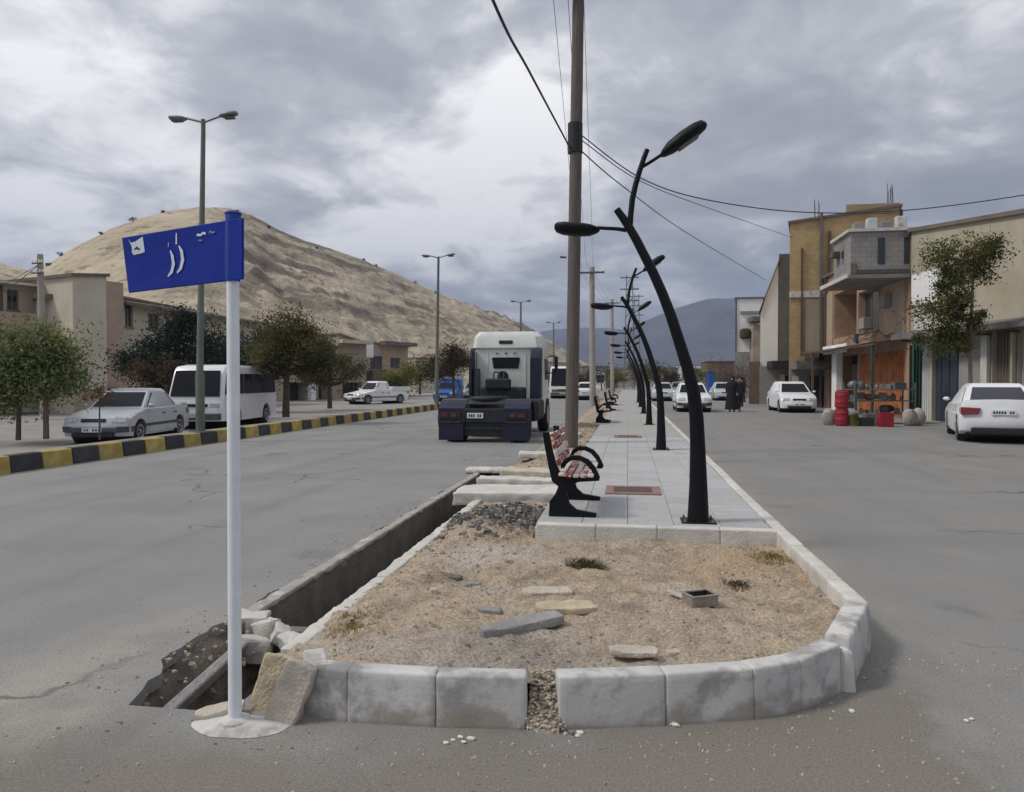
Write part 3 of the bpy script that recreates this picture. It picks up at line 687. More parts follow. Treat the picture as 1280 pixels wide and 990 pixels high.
# ------------------------------------------------------------------ street name sign, nearest thing
BASE = Vector((-1.685, 2.985, 0))
sg = empty('street_sign', BASE, label='blue street name plate on a white post set in a cement pad', cat='street sign')
m = MB(BASE); m.lathe([(.075, .0), (.065, .03), (.04, .042), (.0, .043)], BASE, 18); m.build('collar', M['concrete'], sg, smooth=True)
m = MB(BASE)
W0 = (Vector((0, 0, EYE)) - BASE).dot(Vector((0, 0, 1)))
def pd(px, py, w): return ray(px, py) * w + Vector((0, 0, EYE))
wp = (BASE - Vector((0, 0, EYE))).dot(FWD)
ptop = pd(291, 340, wp)
m.tube([BASE + Vector((0, 0, -.02)), ptop], [.0285, .0265], 20); m.build('post', M['white_paint'], sg, smooth=True)
m = MB(BASE); s1 = pd(291.5, 268, wp); s0 = pd(291, 352, wp)
m.tube([s0, s0.lerp(s1, .12), s1], [.030, .033, .033], 18); m.build('sleeve', M['sleeve_blue'], sg, smooth=True)
m = MB(BASE); m.lathe([(.036, 0), (.036, .006), (.026, .012), (.0, .0125)], s1 - BASE + BASE, 18); m.build('cap', M['sleeve_blue'], sg, smooth=True)
A_ = pd(302.5, 349, wp - .085); B_ = pd(160.5, 366, wp * 1.155 - .05); C_ = pd(152, 297, wp * 1.155 - .05); D_ = pd(302.5, 272, wp - .085)
ux = (A_ - B_).normalized(); un = ux.cross(Vector((0, 0, 1))).normalized()
if un.dot(Vector((0, 0, EYE)) - A_) < 0: un = -un
def onplate(u, v): return B_.lerp(A_, u).lerp(C_.lerp(D_, u), v)
m = MB(BASE); q = [onplate(0, 0), onplate(1, 0), onplate(1, 1), onplate(0, 1)]
m.hexa([p - un * .012 for p in q] + [p for p in q]); pl = m.build('name_plate', M['sign_blue'], sg, bevel=.004)
def stroke(path, wid, name, m_, closed=False, d=.0018):
    mb = MB(BASE); n = len(path); vs = []
    for i, (u, v) in enumerate(path):
        p = Vector((u * .86, v * .285)); a = Vector((path[max(i - 1, 0)][0] * .86, path[max(i - 1, 0)][1] * .285)); b = Vector((path[min(i + 1, n - 1)][0] * .86, path[min(i + 1, n - 1)][1] * .285))
        t = (b - a).normalized(); w = wid[i] if isinstance(wid, list) else wid
        for s_ in (-1, 1): vs.append(onplate((p.x - t.y * w * s_) / .86, (p.y + t.x * w * s_) / .285) + un * d)
    mb.add(vs, [(2 * i, 2 * i + 1, 2 * i + 3, 2 * i + 2) for i in range(n - 1)]); return mb.build(name, m_, pl)
def poly(pts_, name, m_, d=.0018):
    mb = MB(BASE); mb.add([onplate(*p) + un * d for p in pts_], [tuple(range(len(pts_)))]); return mb.build(name, m_, pl)
# two tall letters with their dots, small line of text, and the white emblem
stroke([(.395, .20), (.432, .27), (.452, .40), (.447, .54), (.432, .64)], [.004, .010, .0115, .010, .004], 'lettering', M['print_white'])
stroke([(.478, .24), (.512, .31), (.534, .45), (.528, .60), (.508, .70)], [.004, .010, .0115, .010, .004], 'lettering', M['print_white'])
stroke([(.418, .70), (.424, .78)], .005, 'lettering', M['print_dim']); stroke([(.488, .73), (.494, .92)], [.006, .004], 'lettering', M['print_white'])
stroke([(.66, .835), (.69, .82), (.71, .85), (.73, .83)], .006, 'lettering', M['print_white'])
stroke([(.76, .82), (.765, .87), (.78, .83), (.80, .84)], .004, 'lettering', M['print_dim'])
stroke([(.67, .74), (.70, .73)], .003, 'lettering', M['print_dim'])
poly([(.065, .955), (.085, .88), (.125, .885), (.16, .92), (.20, .955), (.205, .68), (.17, .665), (.10, .655), (.085, .70), (.09, .80)], 'emblem', M['print_white'])
poly([(.105, .745), (.135, .80), (.165, .755), (.16, .725), (.135, .75)], 'emblem_mark', M['ink'], .0032)
m = MB(BASE); vs = []
m.add([(BASE.x + .0 + math.cos(q * .314) * r * 1.45 + .02, BASE.y - .005 + math.sin(q * .314) * r * .72, h) for r, h in ((.150 , .002), (.125, .012), (.08, .022), (.03, .03)) for q in range(20)],
      [(i * 20 + k, i * 20 + (k + 1) % 20, (i + 1) * 20 + (k + 1) % 20, (i + 1) * 20 + k) for i in range(3) for k in range(20)])
m.v = [(x * (1 + .12 * mn.noise((x * 9, y * 9, 2))), y * (1 + .12 * mn.noise((x * 9, y * 9, 6))), z) for x, y, z in m.v]
m.build('cement_pad', M['concrete'], sg, smooth=True, angle=80)

# ------------------------------------------------------------------ loose slabs, stones and litter of the bed
def slab(label, c, d, rz, m_, tilt=(0, 0), seed=1, name='stone_slab', group=None, z=None, cut=.12):
    r = random.Random(seed); n = 9
    e = []
    for k in range(n):
        q = 2 * math.pi * k / n + r.uniform(-.15, .15); a, b = math.cos(q), math.sin(q)
        s = max(abs(a), abs(b)); e.append((a / s * d[0] / 2 * r.uniform(1 - cut, 1), b / s * d[1] / 2 * r.uniform(1 - cut, 1)))
    mb = MB(); mb.prism(e, (Vector((0, 0, 0)), Vector((1, 0, 0)), Vector((0, 1, 0)), Vector((0, 0, 1))), 0, d[2])
    ob = mb.build(name, m_, None, bevel=min(.008, d[2] * .25)); ob.location = (c[0], c[1], (dirt_z(*c[:2]) if z is None else z) - .008)
    ob.rotation_euler = (tilt[0], tilt[1], rz); roughen(ob, .006, 16, 4, c[0] * 5); return tag(ob, label, 'slab' if 'slab' in name else 'stone', group)
slab('long grey broken concrete plank lying in the dirt nearest the kerb gap', (-.56, 3.99), (.50, .13, .055), R(38), M['slab_grey'], (.03, -.04), 11, cut=.08)
slab('pale cream stone slab lying farthest back in the dirt', (-.51, 4.72), (.34, .14, .05), R(20), M['slab_pale'], (.06, .03), 12)
slab('yellow sandstone slab between the cream slab and grey plank', (-.36, 4.33), (.38, .17, .04), R(14), M['slab_yellow'], (.02, .03), 13)
slab('flat pale stone half buried just behind the right front kerb', (.03, 3.62), (.25, .10, .03), R(8), M['slab_pale'], (.04, .02), 14, z=.185)
slab('small dark stone flake left of the grey concrete plank', (-.80, 4.25), (.16, .08, .025), R(10), M['slab_grey'], (0, .1), 15, name='stone_flake')
slab('small pale stone beside the flat stone near the front kerb', (.22, 3.72), (.09, .06, .03), R(40), M['slab_pale'], (0, .1), 16, name='stone_flake')
slab('dark little stone on the pale mortar patch of the bed', (-1.20, 5.05), (.12, .07, .035), R(0), M['concrete_dark'], (0, .05), 17, name='stone_flake')
slab('grey chip of stone right of the pale mortar patch', (-1.02, 4.85), (.10, .06, .03), R(10), M['slab_grey'], (0, .05), 18, name='stone_flake')
slab('white stone lump in the brown dirt below the mortar patch', (-1.23, 4.62), (.06, .05, .045), R(10), M['slab_pale'], (0, .05), 19, name='stone_flake')
# two slabs leaning on the end of the kerb beside the sign post
def leaning(label, foot, d, rot, m_, seed):
    r = random.Random(seed); mb = MB(); w, t, h = d
    e = [(-w / 2, 0), (w / 2 * .9, -.004), (w / 2, h * .4), (w / 2 * .97, h * .97), (w * .1, h), (-w / 2 * .93, h * .965), (-w / 2 * 1.03, h * .5)]
    mb.prism(e, (Vector((0, 0, 0)), Vector((1, 0, 0)), Vector((0, 0, 1)), Vector((0, 1, 0))), 0, t)
    ob = mb.build('stone_slab', m_, None, bevel=.008); ob.location = foot; ob.rotation_euler = rot; roughen(ob, .009, 14, 4, seed); return tag(ob, label, 'slab', 'slabs leaning beside the sign post')
leaning('greyish slab leaning upright between the sign post and kerb end', (-1.505, 3.02, .0), (.145, .055, .275), (R(-14), R(16), R(-4)), M['slab_pale'], 1)
leaning('yellowish slab leaning behind the white sign post', (-1.63, 3.13, -.04), (.14, .05, .29), (R(-12), R(10), R(8)), M['slab_yellow'], 2)
slab('thin pale flagstone lying at the lip of the drain hole behind the post', (-1.80, 3.06), (.22, .10, .03), R(30), M['slab_pale'], (.05, -.1), 23, z=.02)
# bridge slab over the drain and the slabs beyond it
def bigslab(label, c, d, rz, m_, tilt=(0, 0), grp='concrete slabs bridging the drain'):
    mb = MB(); mb.box((0, 0, d[2] / 2), d); ob = mb.build('concrete_slab', m_, None, bevel=.015); roughen(ob, .016, 5, 5, c[1]); ob.location = c; ob.rotation_euler = (*tilt, rz); return tag(ob, label, 'slab', grp)
bigslab('wide pale concrete slab bridging the drain behind the bench', (-1.40, 8.85, .05), (1.28, .72, .15), R(2), M['concrete_pale'], (0, R(-1)))
bigslab('pale raised slab strip behind the wide drain slab', (-1.36, 9.42, .10), (1.10, .30, .16), R(3), M['concrete_pale'], (0, R(1)))
bigslab('grey slab capping the far end of the open drain', (-2.22, 11.98, .012), (.78, .45, .06), R(4), M['concrete'])
bigslab('sandy slab behind the slab strip beside the bench back', (-1.35, 10.6, .13), (.85, .45, .10), R(-6), M['slab_pale'])
bigslab('long pale slab lying by the foot of the wooden pole', (-1.45, 13.2, .14), (.95, .5, .09), R(8), M['concrete_pale'])
bigslab('loose sandy slab far along the verge past the wooden pole', (-1.5, 17.6, .14), (.8, .7, .12), R(-5), M['slab_pale'])
# open crate
cr = empty('open_crate', (.43, 4.55, dirt_z(.43, 4.55) - .004), R(28), 'small open black crate lying in the dirt of the bed', 'crate')
w, d_, h, t = .17, .12, .065, .008
m = MB(); m.box((0, 0, t / 2), (w, d_, t)); m.build('crate_floor', M['crate_dark'], cr)
for (c, s, mm) in (((0, -d_ / 2, h / 2), (w, t, h), 'crate_side'), ((0, d_ / 2, h / 2), (w, t, h), 'crate_dark'), ((-w / 2, 0, h / 2), (t, d_ - .009, h), 'crate_side'), ((w / 2, 0, h / 2), (t, d_ - .009, h), 'crate_dark')):
    m = MB(); m.box(c, s, rot=(0, 0, 0)); m.build('crate_wall', M[mm], cr, bevel=.002, seg=1)
for (c, s) in (((0, -d_ / 2 - .001, h), (w + .012, .014, .008)), ((0, d_ / 2 + .001, h), (w + .012, .014, .008)), ((w / 2 + .001, 0, h + .001), (.014, d_ - .014, .008)), ((-w / 2 - .001, 0, h + .001), (.014, d_ - .014, .008))):
    m = MB(); m.box(c, s); m.build('crate_rim', M['slab_grey'], cr)
slab('flat pale lid lying against the open black crate', (.31, 4.66), (.15, .06, .015), R(-20), M['slab_pale'], (.1, .25), 31, z=dirt_z(.31, 4.66) + .02, name='stone_flake')
for i, (px, py) in enumerate(((557, 930), (566, 926), (575, 923), (588, 925), (580, 929), (725, 917), (722, 921), (840, 905), (845, 908), (1215, 900), (1208, 902), (1065, 890))):
    p = onz(px, py, 0); mb = MB(); s = random.uniform(.009, .017) * (1.4 if i == 7 else 1)
    mb.blob((0, 0, s * .5), (s * 1.3, s, s * .7), i, .3); ob = mb.build('plaster_crumb', M['stone_white']); ob.location = p
    tag(ob, ('leftmost white crumb of the cluster below the left front kerb', 'second white crumb of the cluster below the left front kerb', 'middle upper white crumb of the cluster below left front kerb', 'rightmost white crumb of the cluster below the left front kerb', 'lower middle white crumb of the cluster below left front kerb', 'right crumb of the pair just below the kerb gap', 'left crumb of the pair just below the kerb gap', 'larger white crumb touching the right front kerb foot', 'small white crumb beside the larger one at right kerb foot', 'right crumb of the pair far out on the right asphalt', 'left crumb of the pair far out on the right asphalt', 'lone white crumb below the corner kerb block')[i], 'crumb', 'white crumbs on the asphalt')
def tuft(name, c, n, h, spread, m_, label, r):
    mb = MB(); rr = random.Random(n + int(c[0] * 100))
    for k in range(n):
        q = rr.uniform(0, 6.28); a = rr.uniform(0, spread) ; b = Vector((math.cos(q) * a, math.sin(q) * a * r, 0)); z = dirt_z(c[0] + b.x, c[1] + b.y) - dirt_z(*c)
        b.z = z; tip = b + Vector((rr.gauss(0, h * .6), rr.gauss(0, h * .6), h * rr.uniform(.4, 1))); s = Vector((math.cos(q + 1.6), math.sin(q + 1.6), 0)) * .0035
        mid = b.lerp(tip, .6) + Vector((0, 0, h * .15))
        mb.add([b - s, b + s, mid + s * .7, tip, mid - s * .7], [(0, 1, 2, 3, 4)])
    ob = mb.build(name, m_); ob.location = (c[0], c[1], dirt_z(*c)); return tag(ob, label, 'plant', kind='stuff' if 'grass' in name else None)
tuft('weed_clump', (-.31, 5.42), 420, .07, .15, M['weed'], 'dark dry weed clump in the dirt below the pavement end', .7)
tuft('dry_grass_tuft', (1.06, 5.75), 300, .05, .17, M['straw'], 'straw coloured grass tuft in the right back corner of bed', 1.0)
tuft('dry_grass_tuft', (-1.52, 3.95), 260, .035, .14, M['straw'], 'sparse yellow grass along the drain edging near the sign', 2.2)
tuft('dry_grass_tuft', (.72, 5.1), 130, .045, .10, M['weed'], 'thin brown weed left of the straw grass corner', 1.0)
# ------------------------------------------------------------------ branching black lamp posts along the pavement
S = 6.77 / 930 * .995
def L2(px, py): return Vector(((px - 872) * S, 0, (652 - py) * S))
def lamp_head(mb, a, b, wid, thick):
    t = (b - a); L_ = t.length; t.normalize(); n = Vector((-t.z, 0, t.x)); d = Vector((0, 1, 0)); vs = []; K = 12
    prof = [(0, .25), (.06, .5), (.22, .85), (.5, 1.0), (.8, .92), (.95, .7), (1.0, .35)]
    for f, r in prof:
        for k in range(K):
            q = 2 * math.pi * k / K; h = math.sin(q); vs.append(a + t * (L_ * f) + d * (math.cos(q) * wid * r) + n * ((h if h > 0 else h * .55) * thick * r))
    mb.add(vs, [(i * K + k, i * K + (k + 1) % K, (i + 1) * K + (k + 1) % K, (i + 1) * K + k) for i in range(len(prof) - 1) for k in range(K)] + [tuple(range(K)), tuple(range((len(prof) - 1) * K, len(prof) * K))])
def make_lamp():
    root = empty('street_lamp', (0, 0, 0), 0, '', 'street lamp', 'black branching lamps along the pavement')
    m = MB(); path = [(872, 651, .096), (872, 632, .088), (872, 605, .078), (871, 560, .067), (869.5, 525, .062), (866, 495, .058), (858, 462, .0535), (848, 430, .050), (838.5, 400, .048), (827.5, 371, .0455), (817, 347, .0435), (804.5, 322, .041), (796, 305, .040), (787, 289, .038), (779, 277, .035), (772, 267, .032)]
    m.tube([L2(p[0], p[1]) for p in path], [p[2] for p in path], 18); m.build('trunk', M['black_iron'], root, smooth=True, angle=50)
    m = MB(); m.box((0, 0, .006), (.30, .26, .012)); bp = m.build('base_plate', M['black_iron'], root, bevel=.003, seg=1)
    for sx in (-1, 1):
        for sy in (-1, 1): m = MB(); m.lathe([(.014, 0), (.014, .014), (.008, .014), (.008, .03)], (sx * .12, sy * .10, .012), 8); m.build('bolt', M['steel'], bp)
    m = MB(); pb = [(788, 292, .026), (789, 275, .026), (791, 255, .026), (795, 237, .025), (800, 220, .024), (805, 205, .023), (809, 195, .022)]
    m.tube([L2(p[0], p[1]) for p in pb], [p[2] for p in pb], 12); br = m.build('branch', M['black_iron'], root, smooth=True, angle=50)
    m = MB(); m.tube([L2(803, 216), L2(812, 211), L2(830, 200)], [.016, .015, .015], 8); m.build('arm', M['black_iron'], br, smooth=True, angle=50)
    m = MB(); m.tube([L2(784, 293), L2(772, 291), L2(748, 289)], [.020, .017, .016], 8); m.build('arm', M['black_iron'], root, smooth=True, angle=50)
    for a, b in ((L2(826, 204), L2(879, 168)), (L2(751, 291), L2(695, 285))):
        m = MB(); lamp_head(m, a, b, .115, .082); h = m.build('lamp_head', M['black_iron'], root, smooth=True, angle=60)
        t = (b - a).normalized(); n = Vector((-t.z, 0, t.x)); n = n if n.z > 0 else -n
        c = a.lerp(b, .55) - n * .044; m = MB(); q = Euler((0, -math.atan2(t.z, t.x), 0)).to_matrix() if t.x > 0 else Euler((0, -math.atan2(-t.z, -t.x), 0)).to_matrix()
        m.box(c, (.20, .12, .012), rot=q); m.build('lens', M['lens'], h)
    return root
lm = make_lamp()
lab = ['largest black branching street lamp, standing at the front end of pavement', 'second black branching lamp, seen just behind the largest lamp', 'third black branching lamp post along the pavement edge',
       'fourth black branching lamp post, far along the pavement', 'fifth small black branching lamp post far down the pavement', 'farthest tiny black branching lamp post of the row']
for i, yy in enumerate((6.77, 13.8, 21.6, 29.0, 36.4, 43.8)):
    if i == 0: lm.location = (.62, yy, .25); lm['label'] = lab[0]
    else: copy_tree(lm, (.60, yy, .25), random.uniform(-.04, .04), lab[i])

# ------------------------------------------------------------------ cast iron benches facing the pavement
def B2(px, py): return ((px - 683) * .00735, (646 - py) * .00735)
def make_bench():
    root = empty('bench', (0, 0, 0), 0, '', 'bench', 'benches along the left edge of the pavement')
    leg = [(683, 646), (742, 646), (743, 641), (718, 637), (709, 629), (706, 618), (711, 607), (720, 602), (746, 600), (747, 595), (700, 596), (692, 580), (687, 560), (683, 540), (675, 540), (678, 560), (683, 585), (687, 602), (695, 608), (691, 618), (684, 627)]
    arm = [(699, 582), (703, 574), (711, 569), (722, 569), (733, 574), (741, 583), (747, 596), (741, 598), (736, 587), (729, 579), (721, 575), (712, 575), (706, 579), (702, 586)]
    for y in (0, .98):
        m = MB(); fr = (Vector((0, y, 0)), Vector((1, 0, 0)), Vector((0, 0, 1)), Vector((0, 1, 0)))
        m.prism([B2(*p) for p in leg], fr, -.028, .028); f = m.build('side_frame', M['black_iron'], root, bevel=.006)
        m = MB(); m.prism([B2(*p) for p in arm], fr, -.03, .03); m.build('armrest', M['black_iron'], f, bevel=.006)
    for i, (x, z) in enumerate(((700, 593), (709, 594), (718, 594.5), (727, 594.5), (736, 594))):
        c = B2(x, z); m = MB(); m.box((c[0], .49, c[1] + .01), (.052, 1.24, .026)); m.build('seat_slat', M['bench_red' if i % 2 else 'bench_white'], root, bevel=.006)
    for i, (x, z) in enumerate(((692.5, 577), (690, 566.5), (687.5, 556), (685, 545.5))):
        c = B2(x, z); m = MB(); m.box((c[0] + .024, .49, c[1]), (.024, 1.24, .058), rot=(0, -.24, 0)); m.build('back_slat', M['bench_red' if i != 1 else 'bench_white'], root, bevel=.006)
    m = MB(); c = B2(691, 541); m.tube([(c[0] - .02, .49, c[1] - .1), (c[0] - .03, .49, c[1] + .02)], [.012, .02], 8); m.build('finial', M['black_iron'], root)
    m = MB(); c = B2(700, 607); m.tube([(c[0], 0, c[1]), (c[0], .98, c[1])], .013, 8); m.build('stretcher', M['black_iron'], root)
    return root
bn = make_bench()
lab = ['nearest red and white slatted bench with black iron frame', 'second bench along the pavement, past the wooden pole', 'third small bench farther along the pavement', 'farthest bench on the pavement, a few dark pixels tall']
for i, yy in enumerate((6.84, 22.3, 31.5, 38.5)):
    x = -.72 if i == 0 else -.95
    if i == 0: bn.location = (x, yy, .25); bn['label'] = lab[0]
    else: copy_tree(bn, (x, yy, .25), 0, lab[i])

# ------------------------------------------------------------------ utility poles, street light columns, pylons, wires
def pole(name, base, top, r0, r1, m_, label, arms=(), group=None, cat='utility pole'):
    b = Vector(base); root = empty(name, b, 0, label, cat, group); t = Vector(top)
    m = MB(b); m.tube([b - Vector((0, 0, .1)), b.lerp(t, .5), t], [r0, (r0 + r1) / 2, r1], 14); m.build('shaft', M[m_], root, smooth=True, angle=60)
    for z, w in arms:
        f = (z - b.z) / (t.z - b.z); c = b.lerp(t, f); m = MB(b); m.box(c - Vector((0, r1 + .05, 0)), (w, .09, .11) if w > .8 else (w, .05, .05)); a = m.build('crossarm', M['wood_pole'], root, bevel=.01)
        for s in (-.45, -.15, .2, .45):
            m = MB(b); m.lathe([(.02, .05), (.05, .07), (.055, .14), (.03, .18)], (c.x + s * w, c.y - r1 - .05, c.z), 8) if w > .8 else m.lathe([(.015, .03), (.03, .05), (.03, .11), (.015, .14)], (c.x + s * w, c.y - r1 - .05, c.z), 8); m.build('insulator', M['white_wall'], a)
    return root
b1 = ony(714, 556, 15.15); b1.z = .12; t1 = ony(723.5, -40, 15.15)
p1 = pole('utility_pole', b1, t1, .135, .115, 'wood_pole', 'tall brown wooden utility pole standing behind the nearest bench', [(ony(722, -8, 15.15).z, 1.15)])
for py, h in ((170, .5), (188, .12)):
    c = ony(719, py, 15.15); m = MB(b1); m.lathe([(.15, -h / 2), (.15, h / 2)], c, 14); m.build('collar', M['trim_black'], p1)
m = MB(b1); c = ony(716, 322, 15.15); m.tube([c + Vector((-.13, -.05, 0)), c + Vector((-.25, -.1, 0))], .02, 6); m.build('step_peg', M['rusty'], p1)
pp = []
for (px, py, yy, lab_, bx) in ((740, 334, 45, 'second utility pole, pale and slimmer, left of the lamps in the distance', 741), (765, 374, 75, 'third utility pole, short and pale, between second pole and lattice pylons', 765.5)):
    t = ony(px, py, yy); b = ony(bx, 476, yy); b.z = .05
    pole('utility_pole', b, t, .19, .15, 'conc_pole', lab_, [(t.z - .35, 1.5)] if yy == 45 else [(t.z - .4, 1.5)]); pp.append(t)
def pylon(px, py, yy, w, label):
    t = ony(px, py, yy); b = Vector((t.x, yy, 0)); root = empty('lattice_pylon', b, 0, label, 'pylon', 'lattice pylons far down the road')
    H = t.z; legs = [(sx * w * f, sy * w * f) for sx in (-1, 1) for sy in (-1, 1) for f in (1,)]
    m = MB()
    for sx in (-1, 1):
        for sy in (-1, 1): m.tube([(sx * w, sy * w, 0), (sx * w * .55, sy * w * .55, H)], .07, 5)
    m.build('leg', M['steel'], root)
    m = MB(); n = 11
    for k in range(n):
        z0, z1 = H * k / n, H * (k + 1) / n; a0, a1 = w * (1 - .45 * k / n), w * (1 - .45 * (k + 1) / n)
        for s in (-1, 1): m.tube([(-a0, s * a0, z0), (a1, s * a1, z1)], .04, 4); m.tube([(s * a0, -a0, z0), (s * a1, a1, z1)], .04, 4)
    m.build('bracing', M['steel'], root)
    for z in (H * .98, H * .88, H * .78):
        m = MB(); m.box((0, 0, z), (w * 3.6, .16, .18)); m.build('crossarm', M['steel'], root)
pylon(787, 344, 110, .75, 'nearer lattice steel pylon with crossarms over the lamps'); pylon(796, 368, 150, .75, 'farther lattice steel pylon right of the nearer one')
def column(px, ptop, yy, r, label, bx=None):
    t = ony(px, ptop, yy); b = ony(bx or px, 480, yy); b.z = .25; root = empty('street_light', b, 0, label, 'street light', 'double arm street lights on the left verge')
    m = MB(b); m.tube([b - Vector((0, 0, .05)), b + Vector((0, 0, 1.4)), b + Vector((0, 0, 1.5)), t - Vector((0, 0, .2)), t + Vector((0, 0, .05))], [r * 1.25, r * 1.25, r, r * .62, r * .62], 12); m.build('column', M['pole_green'], root, smooth=True, angle=50)
    m = MB(b); m.box(b + Vector((0, 0, .012)), (r * 4.4, r * 4.4, .024)); m.build('base_plate', M['pole_green'], root)
    for s in (-1, 1):
        m = MB(b); a0 = t - Vector((0, 0, .02)); a1 = t + Vector((s * .42, 0, .10)); m.tube([a0, a1], [.03, .028], 8); ar = m.build('arm', M['steel'], root)
        m = MB(b); q = a1 + Vector((s * .46, 0, .06)); m.o = b
        vs = MB(); lamp_head(vs, Vector((0, 0, 0)), Vector((s * .48, 0, .05)), .12, .085); m.add([Vector(p) + a1 for p in vs.v], vs.f); h = m.build('lamp_head', M['steel'], root, smooth=True, angle=60)
        m = MB(b); m.box(a1 + Vector((s * .27, 0, -.045)), (.26, .15, .05)); m.build('lens', M['lens'], h, bevel=.015)
    return root
column(254, 152, 16.9, .085, 'nearest double arm street light, rising behind the blue sign', 250)
column(548, 322, 38.5, .10, 'second double arm street light, left of the truck', 546)
column(651, 378, 63, .12, 'third double arm street light, tiny above the truck roof')
column(692, 404, 92, .12, 'farthest double arm street light beyond the truck')
def bezier(pts, n=14):
    pts = [Vector(p) for p in pts]; out = []
    for i in range(len(pts) - 1):
        p0, p1, p2, p3 = pts[max(i - 1, 0)], pts[i], pts[i + 1], pts[min(i + 2, len(pts) - 1)]
        for k in range(n):
            t = k / n; out.append(.5 * ((2 * p1) + (p2 - p0) * t + (2 * p0 - 5 * p1 + 4 * p2 - p3) * t * t + (3 * p1 - p0 - 3 * p2 + p3) * t ** 3))
    return out + [pts[-1]]
def cable(label, pts, r, group='overhead cables'):
    m = MB(pts[0]); m.tube(bezier(pts), r, 6); ob = m.build('overhead_cable', M['wire'], None, smooth=True, angle=80); ob.location = pts[0]; return tag(ob, label, 'cable', group)
q = ony(712, 184, 15.1)
cable('thick black cable running from the wooden pole up over the viewer', [q, ony(663, 92, 10.2), ony(616, 0, 7.3), Vector((-1.35, 2.0, 5.0)), Vector((-1.4, -6, 5.2))], .018)
cable('upper cable crossing from the wooden pole over the brick building to the right edge', [ony(728, 170, 15.1), ony(800, 222, 16), ony(880, 249, 17), ony(1000, 265, 18), ony(1130, 263, 18.2), ony(1285, 243, 18), ony(1420, 215, 17)], .012)
cable('middle thin cable from the wooden pole to the yellow brick building', [ony(728, 176, 15.1), ony(800, 226, 20), ony(880, 258, 27), ony(990, 297, 41.95)], .011)
cable('lower thin cable from the wooden pole to the white far building', [ony(728, 190, 15.1), ony(780, 234, 20), ony(860, 292, 31), ony(957, 350, 49.95)], .014)
t1c = ony(722, -8, 15.15)
for k, (dx, dp) in enumerate(((-.5, 0), (-.2, 0), (.12, 0))):
    a = t1c + Vector((dx, -.15, .14)); b = pp[0] + Vector((dx * 1.2, -.15, -.1)); mid = a.lerp(b, .5) - Vector((0, 0, .75)); b2 = pp[1] + Vector((dx * 1.2, -.15, -.2)); mid2 = b.lerp(b2, .5) - Vector((0, 0, .6))
    cable(('leftmost', 'middle', 'rightmost')[k] + ' of three faint wires strung between the utility pole tops', [a, mid, b, mid2, b2], .006, 'wires between pole tops')

# ------------------------------------------------------------------ vehicles
def vehicle_wheel(root, x, y, r, w, side):
    m = MB(); m.lathe([(r * .62, -w / 2), (r * .93, -w / 2), (r, -w * .32), (r, w * .32), (r * .93, w / 2), (r * .62, w / 2)], (x, y, r), 24, axis=1); t = m.build('wheel', M['tyre'], root, smooth=True, angle=40)
    m = MB(); yo = y + side * (w / 2 + .004); m.lathe([(r * .66, -.02), (r * .66, .018), (r * .58, .018), (r * .52, .0), (r * .15, .008), (r * .12, .02), (.0001, .02)], (x, yo, r), 20, axis=1)
    if side < 0: m.v = [(a, 2 * yo - b, c) for a, b, c in m.v]
    rm = m.build('rim', M['rim'], t, smooth=True, angle=40)
    m = MB()
    for k in range(5):
        q = 6.283 * k / 5; m.box((x + math.cos(q) * r * .36, yo + side * .012, r + math.sin(q) * r * .36), (r * .16, .012, r * .26), rot=(0, -q, 0))
    m.build('hub_slot', M['trim_black'], t)
